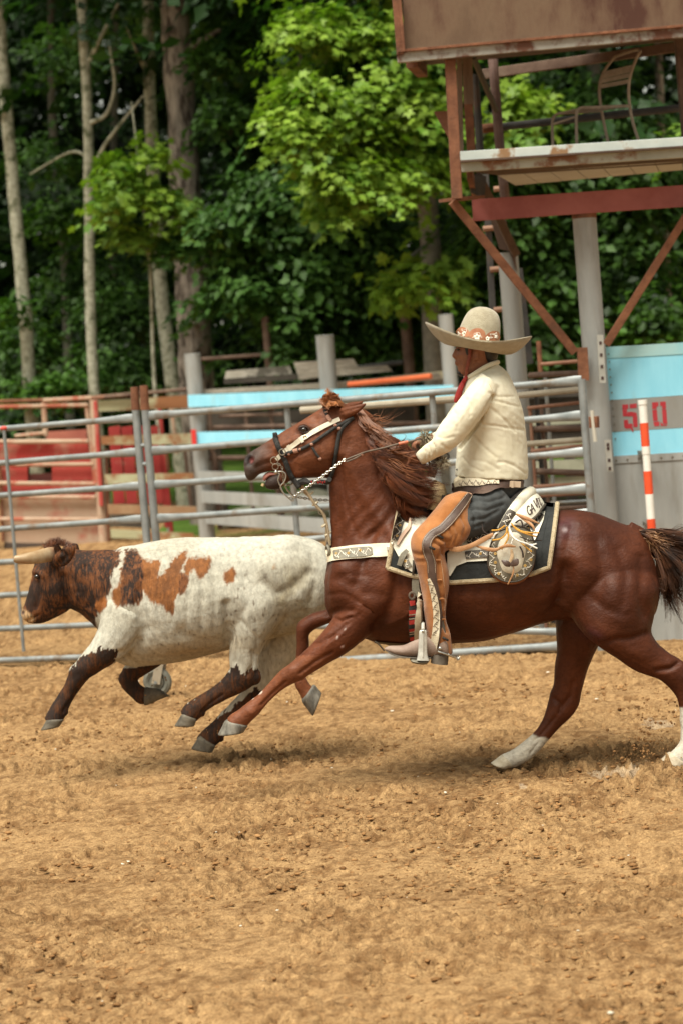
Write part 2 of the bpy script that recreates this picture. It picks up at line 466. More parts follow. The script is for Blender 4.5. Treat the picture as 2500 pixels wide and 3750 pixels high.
def dirt_spray():
    R = np.random.default_rng(4); parts = []
    for (cx, cy, Y, n, sx, sy) in ((2380, 2690, 12.45, 220, 60, 65), (2330, 2760, 12.5, 140, 70, 30), (1990, 2800, 12.8, 30, 60, 25), (720, 2650, 13.6, 40, 70, 60), (560, 2480, 13.7, 18, 40, 40)):
        for k in range(n):
            p = W(R.normal(cx, sx), R.normal(cy, sy), Y + R.normal(0, .08)); r = .0020 * (4.2 ** (R.random() ** 2.2))
            if p[2] < .02: continue
            v, f = ball(p, r * R.uniform(.7, 1.5), r, r * R.uniform(.6, 1.2), 5, 4); parts.append((v, f))
    o = obj('flying_dirt', join(parts), MATS['clod'], None, label='crumbs of soil thrown up behind the running hooves', cat='flying dirt', kind='stuff')
dirt_spray()
# ------------------------------------------------------------------ the horse
HY = 12.6
def pts(c, L, Y): return [Wc(c, p[0], p[1], Y + (p[2] if len(p) > 2 else 0)) for p in L]
def hoof(c, A, Bp, S0, S1, Y, t0, t1, mat, parent, bulge=None):
    """horny hoof from coronet edge (A front, Bp heel) to sole edge (S0 toe, S1 heel)"""
    A, Bp, S0, S1 = (np.array(q, float) for q in (A, Bp, S0, S1))
    st = []
    for q, k, tt in ((-.12, .90, t0 * .8), (0, 1.0, t0), (.12, 1.03, t0 * 1.04), (.5, 1.0, (t0 + t1) / 2), (.9, 1.0, t1), (1.0, .96, t1 * .95)):
        a = A + (S0 - A) * q; b = Bp + (S1 - Bp) * q; m = (a + b) / 2
        a = m + (a - m) * k; b = m + (b - m) * k
        st.append((a[0], a[1], b[0], b[1], tt))
    me = fuse([pair_loft(c, st, Y, 3, 20)], .0048, 2)
    return place_mesh('hoof', me, mat, parent)

horse = thing('horse', 'chestnut horse with white hind socks galloping left, carrying the rider', 'horse', W(1700, 2790, HY) * [1, 1, 0])
def horse_body():
    P = []
    # trunk
    P.append(pair_loft(cH, [(103, 400, 100, 520, .09), (140, 300, 135, 590, .18), (220, 230, 215, 640, .225), (330, 150, 330, 680, .245), (450, 110, 450, 688, .262),
        (600, 150, 600, 680, .285), (750, 165, 750, 668, .30), (880, 163, 880, 632, .30), (985, 148, 1000, 595, .29), (1095, 130, 1105, 580, .28),
        (1195, 140, 1210, 610, .265), (1310, 184, 1300, 630, .235), (1395, 222, 1390, 620, .19), (1440, 320, 1448, 560, .13), (1462, 400, 1466, 500, .06)], HY, 4, 28))
    # neck
    P.append(pair_loft(cF, [(440, 1420, 1000, 1090, .16), (458, 1310, 965, 1030, .15), (474, 1215, 930, 965, .135), (468, 1110, 890, 893, .12), (462, 1010, 842, 822, .105),
        (462, 930, 790, 760, .095), (472, 880, 725, 690, .088), (490, 820, 668, 612, .08), (500, 740, 615, 575, .07)], HY, 4, 24))
    # head with upper jaw
    P.append(pair_loft(cD, [(1210, 215, 1190, 640, .055), (1130, 150, 1110, 760, .078), (1030, 112, 1010, 822, .088), (900, 142, 900, 838, .095), (790, 205, 775, 838, .098), (660, 290, 645, 845, .09),
        (545, 358, 560, 835, .077), (430, 430, 430, 772, .062), (330, 490, 335, 775, .055), (245, 548, 262, 805, .054), (172, 592, 212, 850, .05), (128, 640, 165, 866, .043), (113, 700, 130, 825, .026)], HY, 4, 22))
    # lower jaw and lip
    P.append(pair_loft(cD, [(620, 640, 640, 845, .06), (520, 720, 560, 862, .048), (455, 790, 475, 930, .042), (400, 805, 425, 952, .04), (345, 838, 362, 948, .034), (310, 895, 325, 930, .02)], HY, 4, 16))
    # ears
    P.append(path_loft(cD, [(1030, 225, 120, -.045, .03), (1110, 205, 112, -.07, .03), (1190, 175, 88, -.085, .022), (1258, 138, 45, -.09, .012), (1290, 112, 10, -.09, .005)], HY, 4, 12))
    P.append(path_loft(cD, [(1040, 205, 120, .045, .03), (1100, 175, 112, .07, .03), (1170, 145, 88, .085, .022), (1230, 118, 45, .09, .012), (1260, 100, 10, .09, .005)], HY, 4, 12))
    # near fore (reaching forward)
    P.append(path_loft(cJ, [(1640, 380, 420, -.10, .13), (1530, 540, 330, -.13, .115), (1405, 670, 262, -.165, .09), (1280, 768, 215, -.175, .072), (1165, 858, 180, -.18, .06), (1075, 922, 168, -.18, .055), (1000, 965, 152, -.18, .046),
        (930, 1025, 126, -.18, .036), (860, 1095, 114, -.18, .032), (790, 1162, 116, -.18, .034), (728, 1222, 140, -.18, .04), (665, 1278, 148, -.18, .042), (612, 1322, 165, -.18, .048), (575, 1362, 170, -.18, .05)], HY, 4, 18))
    # far fore (folded)
    P.append(path_loft(cJ, [(1560, 430, 190, .12, .1), (1450, 432, 135, .15, .075), (1340, 462, 122, .16, .06), (1230, 502, 128, .165, .052), (1150, 560, 128, .165, .05), (1138, 620, 102, .165, .043), (1140, 700, 100, .165, .036),
        (1130, 790, 90, .165, .03), (1118, 880, 85, .165, .03), (1112, 955, 96, .165, .035), (1128, 1015, 112, .165, .04), (1158, 1065, 115, .165, .040), (1185, 1100, 135, .165, .044), (1210, 1135, 140, .165, .045)], HY, 4, 16))
    # near hind (driving back)
    P.append(pair_loft(cL, [(800, -150, 1250, -120, .06, -.10), (750, 60, 1390, 60, .172, -.115), (752, 270, 1372, 240, .175, -.13), (835, 415, 1340, 395, .15, -.15), (960, 530, 1352, 448, .115, -.165), (1090, 612, 1400, 512, .09, -.175), (1240, 712, 1470, 570, .072, -.18),
        (1395, 765, 1580, 640, .06, -.185), (1500, 860, 1665, 730, .05, -.185), (1535, 950, 1655, 900, .038, -.185), (1542, 1050, 1645, 1040, .032, -.185), (1548, 1140, 1650, 1140, .033, -.185), (1540, 1215, 1665, 1235, .04, -.185), (1490, 1270, 1640, 1330, .042, -.185), (1440, 1310, 1590, 1385, .045, -.185)], HY, 4, 22))
    # far hind (under the body)
    P.append(path_loft(cL, [(860, 300, 430, .12, .14), (815, 450, 330, .14, .12), (788, 580, 262, .15, .095), (758, 680, 240, .16, .08), (742, 800, 214, .165, .065), (718, 895, 222, .17, .055), (688, 962, 205, .17, .05), (628, 1060, 145, .17, .038),
        (560, 1150, 118, .17, .033), (490, 1228, 122, .17, .036), (420, 1288, 128, .17, .042), (340, 1335, 118, .17, .042), (270, 1352, 105, .17, .046)], HY, 4, 18))
    # dock of the tail
    P.append(path_loft(cH, [(1340, 215, 80, 0, .05), (1400, 238, 62, 0, .035), (1440, 262, 45, 0, .028), (1480, 300, 30, 0, .02), (1510, 350, 15, 0, .01)], HY, 4, 10))
    me = fuse(P, 0.0085, 5)
    sculpt(me, [tuple(f[:-1]) + (f[-1] * 1.45,) for f in [
        ('g', cH, 215, 500, 90, 60, 60, .016), ('g', cH, 300, 520, 55, 100, 25, .012), ('g', cH, 170, 380, 60, 90, 20, .014),
        ('l', cH, [(300, 230), (250, 350), (235, 430)], 20, -.010), ('l', cH, [(395, 400), (385, 480), (350, 560), (310, 610)], 24, -.016),
        ('l', cH, [(110, 560), (160, 545), (215, 545)], 12, -.010), ('l', cH, [(180, 420), (250, 470), (330, 480)], 22, -.006),
        ('g', cH, 450, 590, 60, 50, 0, .010), ('l', cH, [(330, 640), (400, 610), (455, 570)], 16, -.006),
        # ribs and flank
        ('l', cH, [(1085, 380), (1080, 460), (1050, 540)], 34, -.030), ('g', cH, 1030, 350, 40, 90, 0, -.010), ('g', cH, 1060, 535, 40, 14, 0, .012),
        ('g', cH, 1290, 450, 60, 120, 10, .014), ('g', cH, 1160, 380, 70, 110, 0, .014), ('l', cH, [(1215, 260), (1230, 380), (1215, 500)], 26, -.007),
        ('l', cH, [(1395, 330), (1400, 400), (1390, 470), (1410, 560)], 22, -.008), ('l', cH, [(1110, 200), (1090, 300), (1095, 420)], 20, -.008),
        ('g', cH, 1215, 625, 70, 40, 40, .014), ('l', cL, [(1300, 430), (1200, 465), (1080, 470), (980, 500)], 22, -.010),
        ('l', cL, [(1530, 640), (1480, 680), (1380, 700)], 18, -.012), ('g', cL, 1180, 570, 110, 50, 20, .010),
        ('g', cH, 1130, 190, 60, 40, 0, .010),
        ('l', cL, [(640, 900), (690, 940), (680, 1000)], 12, -.009), ('l', cL, [(780, 780), (760, 880), (700, 960)], 16, -.008), ('l', cL, [(500, 1200), (580, 1120), (650, 1030)], 10, -.006),
        ('l', cL, [(470, 1290), (530, 1210)], 8, -.006),
        # near fore
        ('l', cJ, [(1380, 760), (1240, 840), (1120, 930)], 14, -.008), ('l', cJ, [(1000, 1000), (900, 1090), (800, 1190)], 10, -.007), ('g', cJ, 1050, 900, 40, 40, 0, .006), ('g', cJ, 720, 1250, 34, 30, 0, .006), ('l', cJ, [(1190, 700), (1280, 680), (1390, 620)], 18, -.006),
        ('l', cJ, [(1390, 470), (1450, 500), (1540, 470)], 10, -.010),
        # neck
        ('l', cF, [(500, 830), (510, 950), (500, 1080), (520, 1200)], 24, -.010), ('l', cF, [(545, 800), (600, 950), (680, 1080), (760, 1180)], 30, .010),
        # head: eye socket, cheek, facial crest, jaw, nostril, mouth
        ('g', cD, 690, 345, 70, 34, -20, .010), ('g', cD, 690, 372, 34, 26, 0, -.012), ('l', cD, [(640, 405), (690, 425), (745, 400)], 14, -.006),
        ('g', cD, 870, 640, 170, 130, 0, .012), ('l', cD, [(420, 560), (540, 500), (640, 460)], 24, .008), ('l', cD, [(560, 660), (620, 600), (720, 560)], 30, -.008),
        ('g', cD, 640, 800, 60, 40, 0, .010), ('l', cD, [(1010, 400), (1000, 560), (970, 720)], 26, -.010), ('g', cD, 800, 270, 60, 40, 0, -.008),
        ('g', cD, 170, 655, 45, 62, 15, -.020), ('l', cD, [(120, 690), (125, 630), (170, 610), (220, 640), (225, 690)], 14, .008),
        ('l', cD, [(230, 740), (300, 700), (380, 690)], 26, -.006), ('g', cD, 330, 560, 90, 60, 0, -.007), ('l', cD, [(1035, 215), (1120, 190), (1210, 165)], 12, -.004),
        ('l', cD, [(632, 372), (660, 340), (705, 332), (748, 356)], 9, .007), ('l', cD, [(640, 392), (690, 412), (740, 396)], 8, .004),
        ('l', cH, [(140, 330), (230, 420), (300, 520)], 40, .008), ('l', cH, [(480, 300), (500, 420), (490, 540)], 40, .006), ('l', cH, [(620, 480), (800, 500), (950, 470)], 60, .006), ('g', cH, 1330, 560, 50, 70, 20, .012),
        ('l', cH, [(360, 600), (420, 570), (470, 520), (520, 500)], 5, .0022), ('l', cH, [(200, 610), (160, 650), (110, 690)], 5, .003), ('l', cH, [(240, 560), (180, 610), (120, 660)], 6, -.003),
        ('l', cD, [(700, 470), (660, 540), (640, 620), (600, 680)], 7, .003), ('l', cD, [(430, 520), (400, 600), (330, 650)], 7, .0025), ('l', cD, [(560, 620), (480, 690), (430, 700)], 8, -.004), ('l', cD, [(830, 420), (860, 560), (820, 720)], 10, -.0035),
        ('l', cH, [(640, 300), (655, 420), (640, 540)], 14, -.003), ('l', cH, [(710, 310), (725, 430), (710, 550)], 14, -.003), ('l', cH, [(780, 310), (795, 430), (785, 545)], 14, -.0035), ('l', cH, [(850, 310), (862, 420), (852, 520)], 14, -.0035), ('l', cH, [(915, 310), (925, 410), (915, 500)], 14, -.003),
        ('l', cH, [(1060, 470), (1030, 520), (960, 560), (900, 590)], 10, .003), ('l', cL, [(950, 420), (1050, 520), (1160, 600), (1300, 680)], 8, .0025), ('l', cH, [(1300, 300), (1330, 400), (1320, 520)], 20, -.006), ('l', cH, [(1180, 480), (1250, 540), (1330, 560)], 20, -.005),
        ('l', cF, [(520, 860), (530, 980), (560, 1100), (600, 1200)], 10, -.0035), ('l', cF, [(700, 900), (740, 1000), (800, 1100)], 16, -.004), ('l', cH, [(150, 420), (200, 400), (270, 400)], 12, -.004), ('l', cH, [(120, 480), (180, 470), (240, 500)], 10, -.004),
    ]])
    v, n = get_vn(me); px, py = PROJ(v)
    # fine skin folds at the base of the neck and muscle unevenness
    fx, fy = (px - 850) * 1.3067, (py - 1050) * 1.3067
    wr = np.exp(-((fx - 650) / 160) ** 2 - ((fy - 1130) / 130) ** 2) * np.clip(fbm(v, 6, 2) * 2.2 - .5, 0, 1)
    fold = np.sin((fx * .75 + fy * .62) / 8.5 + fbm(v, 9, 2) * 5)
    v2 = v + n * (wr * fold * .0042 + (fbm(v, 7.0, 3) - .5) * .010 + (fbm(v + 9, 20, 2) - .5) * .004)[:, None]
    put_v(me, v2)
    # coat colour
    k = np.clip((fbm(v, 3.2, 4)[:, None] - .5) * 1.9 + .5, 0, 1)
    col = np.array([.036, .0086, .0036]) * (1 - k) + np.array([.112, .0305, .0112]) * k
    hx, hy = (px - 1100) * 1.12, (py - 1750) * 1.12
    def blend(w, c):
        nonlocal col
        w = np.clip(w, 0, 1)[:, None]; col = col * (1 - w) + np.array(c) * w
    dx, dy = (px - 850) * 2.6133, (py - 1430) * 2.6133
    head = (px < 1330) & (py < 1790)
    jj = fbm(v, 30, 2) - .5
    blend(gauss(px, py, *cD(760, 480), 210, 130, -25) * .55, (.235, .088, .043))
    blend(head * np.clip((400 - dx + jj * 120 - (dy - 650) * .2) / 220, 0, .95), (.062, .047, .041))
    blend(np.where(inpoly(dx, dy, [(290, 880), (330, 790), (450, 780), (480, 960), (300, 960)]), .9, 0), (.03, .024, .022))
    blend(np.clip(gauss(dx, dy, 168, 668, 52, 66, 12) * 2.0 - .55, 0, 1), (.009, .006, .006))  # darkness of the nostril opening painted onto the skin
    blend(np.clip(gauss(dx, dy, 192, 668, 24, 36, 15) * 1.3 - .3, 0, 1), (.20, .055, .05))
    blend(gauss(dx, dy, 690, 375, 62, 44, 0) * .9, (.022, .013, .012))
    lg = fbm(v, 26, 2) - .5
    jx, jy = (px - 600) * 2.24, (py - 2050) * 2.24
    blend(np.where((px < 1250) & (py > 2400), .55, 0) * np.clip((1240 - px) / 120, 0, 1), (.25, .086, .038))
    # white socks, marks
    lx, ly = (px - 1700) * 1.96, (py - 2100) * 1.96
    sock = (ly - 1165 + (lx - 540) * -.45 + lg * 60) / 14
    blend(np.where((lx < 800) & (lx > 100) & (ly > 1000), sock, 0), (.56, .51, .42))
    blend(np.where((lx > 1450) & (ly > 850), (ly - 945 + lg * 50) / 14, 0), (.56, .51, .42))
    for (ax, ay, r) in ((790, 1085, 22), (725, 1130, 18)): blend(gauss(jx, jy, ax, ay, r, r * .7, -30) * 3 - .8, (.62, .5, .42))
    for (ax, ay, r) in ((1488, 565, 8), (1425, 637, 9), (1462, 710, 11)): blend(gauss(jx, jy, ax, ay, r, r, 0) * 2.2 - .5, (.5, .4, .36))
    blend(gauss(jx, jy, 1462, 710, 5, 5, 0) * 1.2, (.4, .02, .03))
    # purple antiseptic and scar patch on the hip
    blend((gauss(hx, hy, 1075, 205, 45, 50, 0) + gauss(hx, hy, 1185, 640, 55, 28, 30)) * .55 * np.clip(fbm(v, 12, 2) * 1.8 - .2, 0, 1), (.05, .022, .055))
    blend(gauss(hx, hy, 1083, 212, 13, 12, 0) * 1.1 - .2 + lg * .5, (.30, .24, .25))
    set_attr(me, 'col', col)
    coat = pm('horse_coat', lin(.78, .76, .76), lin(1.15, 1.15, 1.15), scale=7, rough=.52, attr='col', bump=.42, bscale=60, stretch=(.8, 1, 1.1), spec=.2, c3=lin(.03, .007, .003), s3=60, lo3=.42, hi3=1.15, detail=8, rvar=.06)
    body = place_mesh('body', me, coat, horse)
    hm = pm('hoof_horn', lin(.06, .052, .042), lin(.19, .17, .14), scale=30, rough=.65, bump=.35, bscale=60, stretch=(1, 1, .3))
    hoof(cJ, (505, 1318), (690, 1362), (440, 1440), (655, 1418), HY - .18, .052, .062, hm, horse)
    hoof(cJ, (1135, 1165), (1238, 1025), (1222, 1288), (1296, 1095), HY + .165, .05, .06, hm, horse)
    hp = pm('hoof_pale', lin(.36, .29, .20), lin(.55, .48, .37), scale=22, rough=.75, bump=.3, bscale=60)
    hoof(cL, (268, 1300), (350, 1388), (184, 1362), (292, 1404), HY + .17, .05, .056, hp, horse)
    hoof(cL, (1462, 1282), (1606, 1378), (1402, 1338), (1566, 1404), HY - .185, .048, .058, hp, horse)
    em = pm('eye_dark', lin(.012, .006, .004), None, rough=.06, spec=.8)
    c = Wc(cD, 688, 374, HY - .079)
    obj('eye', ball(c, .019, .013, .014, 14, 10), em, horse)
    obj('eye', ball(c + [0, .158, 0], .019, .013, .014, 14, 10), em, horse)
    lid = pm('eyelid_skin', lin(.022, .010, .008), lin(.04, .018, .012), scale=40, rough=.5)
    obj('eyelid', tube([c + vec((.026 * math.cos(t) + .002, -.006 - .002 * math.sin(t), .0165 * math.sin(t) + .004 * math.cos(t) * -1)) for t in np.linspace(0, 2 * math.pi, 25)], .0048, 7), lid, horse)
    tm = pm('teeth', lin(.5, .36, .17), lin(.62, .5, .3), scale=60, rough=.4)
    obj('teeth', join([beam(Wc(cD, 296 + i * 3, 890, HY - .018 + .012 * i), Wc(cD, 286 + i * 3, 915, HY - .018 + .012 * i), .010, .012) for i in range(4)]), tm, horse)
    tg = pm('tongue', lin(.35, .13, .11), lin(.45, .2, .17), scale=60, rough=.35)
    obj('tongue', path_loft(cD, [(420, 800, 30, 0, .02), (360, 800, 50, 0, .024), (320, 830, 50, 0, .022), (303, 860, 24, 0, .014)], HY, 3, 10), tg, horse)
horse_body()

# ------------------------------------------------------------------ hair built strand by strand
def strands(guides, count, r, jitter, seed, sub=3, spread=.03, tipfrac=.12, clump=None):
    """guides: list of world polylines of equal length; strands interpolate neighbouring guides"""
    R = np.random.default_rng(seed)
    G = np.array(guides); K, m = G.shape[:2]
    V = []; Fc = []; nv = 0
    cl = None
    if clump:
        cs = R.random(clump) * (K - 1); cj = R.normal(0, jitter, (clump, 1, 3)) * np.linspace(.15, 1, m)[None, :, None]
        cw = R.normal(0, .021, (clump, 3)); cp = R.uniform(0, 6.28, clump); cf = R.uniform(5, 11, clump); cL = R.uniform(.7, 1.0, clump)
    for s in range(count):
        if clump:
            k = R.integers(clump); u = cs[k] + R.normal(0, .06); jit = cj[k] + R.normal(0, jitter * .16, (1, 3)) * (np.sin(np.linspace(.3, 2.9, m)) * .9 + .1)[:, None]
        else:
            u = R.random() * (K - 1); jit = R.normal(0, jitter, (1, 3)) * np.linspace(.15, 1, m)[:, None]
        u = min(max(u, 0), K - 1.001); a = int(u); t = u - a
        P = G[a] * (1 - t) + G[a + 1] * t + jit
        L = R.uniform(.72, 1.08) if not clump else cL[k] * R.uniform(.85, 1.08)
        P = catmull(P, sub)
        P = P[:max(4, int(len(P) * min(L, 1)))]
        wv = R.normal(0, spread, 3); ph = R.uniform(0, 6.28); fq = R.uniform(4, 10)
        if clump: wv = cw[k] + R.normal(0, .003, 3); ph = cp[k]; fq = cf[k]
        q = np.linspace(0, 1, len(P))
        P = P + (np.sin(q * fq + ph) * q)[:, None] * wv[None]
        rr = r * R.uniform(.6, 1.3) * np.clip((1 - q) / .5, tipfrac, 1)
        v, f = tube(P, rr, 3)
        V.append(v); Fc += [tuple(i + nv for i in w) for w in f]; nv += len(v)
    return np.concatenate(V), Fc
mane_m = pm('mane_hair', lin(.034, .010, .006), lin(.16, .044, .014), scale=14, rough=.42, lo=.3, hi=.75, stretch=(1, 1, 1), spec=.4)
mane_l = pm('mane_light_hair', lin(.09, .028, .010), lin(.235, .082, .028), scale=14, rough=.55, lo=.3, hi=.75, spec=.4)
tail_m = pm('tail_hair', lin(.024, .011, .007), lin(.14, .055, .026), scale=9, rough=.42, lo=.4, hi=.75, spec=.4)
def gl(c, rows, Y): return [[Wc(c, p[0], p[1], Y + p[2]) for p in row] for row in rows]
obj('mane', join([
    strands(gl(cF, [
        [(640, 660, -.02), (655, 740, -.11), (700, 790, -.15), (770, 805, -.16), (850, 798, -.17)],
        [(690, 735, -.02), (690, 800, -.13), (780, 850, -.16), (910, 890, -.18), (1035, 905, -.18)],
        [(740, 785, -.02), (725, 860, -.14), (800, 930, -.17), (920, 975, -.18), (1010, 985, -.18)],
        [(800, 845, -.02), (765, 930, -.15), (810, 1010, -.17), (890, 1050, -.18), (965, 1040, -.17)],
        [(860, 900, -.02), (800, 990, -.16), (815, 1075, -.17), (850, 1130, -.17), (880, 1175, -.17)],
        [(915, 955, -.02), (850, 1030, -.16), (855, 1100, -.17), (875, 1150, -.17), (890, 1190, -.17)]], HY), 3200, .0021, .028, 3, clump=150),
    strands(gl(cF, [
        [(640, 640, 0), (720, 700, -.03), (800, 770, -.05), (880, 840, -.06), (950, 900, -.06)],
        [(700, 730, 0), (780, 790, -.04), (860, 850, -.06), (940, 910, -.06), (1010, 960, -.06)]], HY), 260, .0028, .03, 4, clump=30)]), mane_m, horse)
obj('mane_locks', join([
    strands(gl(cF, [
        [(598, 585, -.03), (625, 640, -.09), (660, 690, -.12), (690, 740, -.12), (715, 775, -.12)],
        [(610, 585, -.02), (650, 650, -.08), (690, 700, -.1), (725, 730, -.1), (760, 745, -.1)],
        [(620, 600, -.02), (670, 690, -.08), (730, 760, -.12), (800, 790, -.14), (860, 800, -.15)]], HY), 300, .0026, .022, 5, clump=34),
    strands(gl(cF, [
        [(615, 580, -.02), (650, 625, -.03), (690, 640, -.03), (735, 630, -.03), (770, 592, -.03)],
        [(625, 600, -.02), (670, 640, -.03), (715, 655, -.03), (750, 640, -.02), (765, 610, -.02)]], HY), 26, .0018, .02, 6),
    strands(gl(cF, [
        [(720, 790, -.14), (770, 790, -.17), (800, 765, -.17), (812, 720, -.17), (800, 700, -.17)],
        [(700, 800, -.14), (780, 815, -.17), (850, 850, -.18), (920, 880, -.18), (990, 895, -.18)],
        [(690, 850, -.14), (770, 880, -.18), (850, 930, -.19), (930, 960, -.19), (1000, 950, -.19)],
        [(760, 960, -.15), (800, 1020, -.18), (840, 1080, -.19), (860, 1130, -.19), (870, 1180, -.19)]], HY), 130, .0024, .03, 7, clump=40)]), mane_l, horse)
obj('forelock', strands(gl(cD, [
    [(1060, 165, -.04), (980, 120, -.08), (920, 110, -.1), (875, 130, -.1), (860, 165, -.1)],
    [(1060, 150, -.02), (980, 85, -.04), (930, 75, -.05), (890, 95, -.06), (865, 140, -.07)],
    [(1060, 140, .0), (980, 75, -.02), (950, 55, -.03), (985, 35, -.03), (1030, 15, -.03)],
    [(1080, 150, .0), (1000, 95, -.03), (960, 85, -.05), (990, 70, -.06), (1045, 75, -.06)]], HY), 700, .0028, .014, 8, clump=46), pm('forelock_hair', lin(.19, .062, .022), lin(.42, .175, .07), scale=16, rough=.45, spec=.3), horse)
tail = obj('tail', strands(gl(cH, [
    [(1392, 222, -.03), (1450, 228, -.03), (1520, 232, -.02), (1600, 240, 0), (1690, 300, .02)],
    [(1400, 226, -.04), (1460, 250, -.05), (1540, 290, -.04), (1610, 360, -.02), (1680, 480, 0)],
    [(1412, 245, -.04), (1465, 280, -.05), (1520, 350, -.05), (1565, 450, -.03), (1600, 570, 0)],
    [(1425, 265, -.03), (1468, 310, -.05), (1495, 400, -.05), (1510, 480, -.04), (1530, 570, 0)],
    [(1425, 275, 0), (1462, 330, 0), (1483, 420, 0), (1500, 500, 0), (1540, 600, 0)]], HY), 2000, .0020, .028, 9, clump=90), tail_m, horse)
obj('tail_top_hair', strands(gl(cH, [
    [(1388, 216, -.03), (1425, 226, -.045), (1460, 240, -.05), (1500, 262, -.045), (1550, 300, -.03)],
    [(1400, 240, -.04), (1430, 262, -.05), (1455, 285, -.05), (1480, 330, -.05), (1500, 380, -.04)]], HY), 260, .0024, .014, 10), pm('tail_top', lin(.10, .04, .018), lin(.26, .13, .06), scale=14, rough=.5), horse)
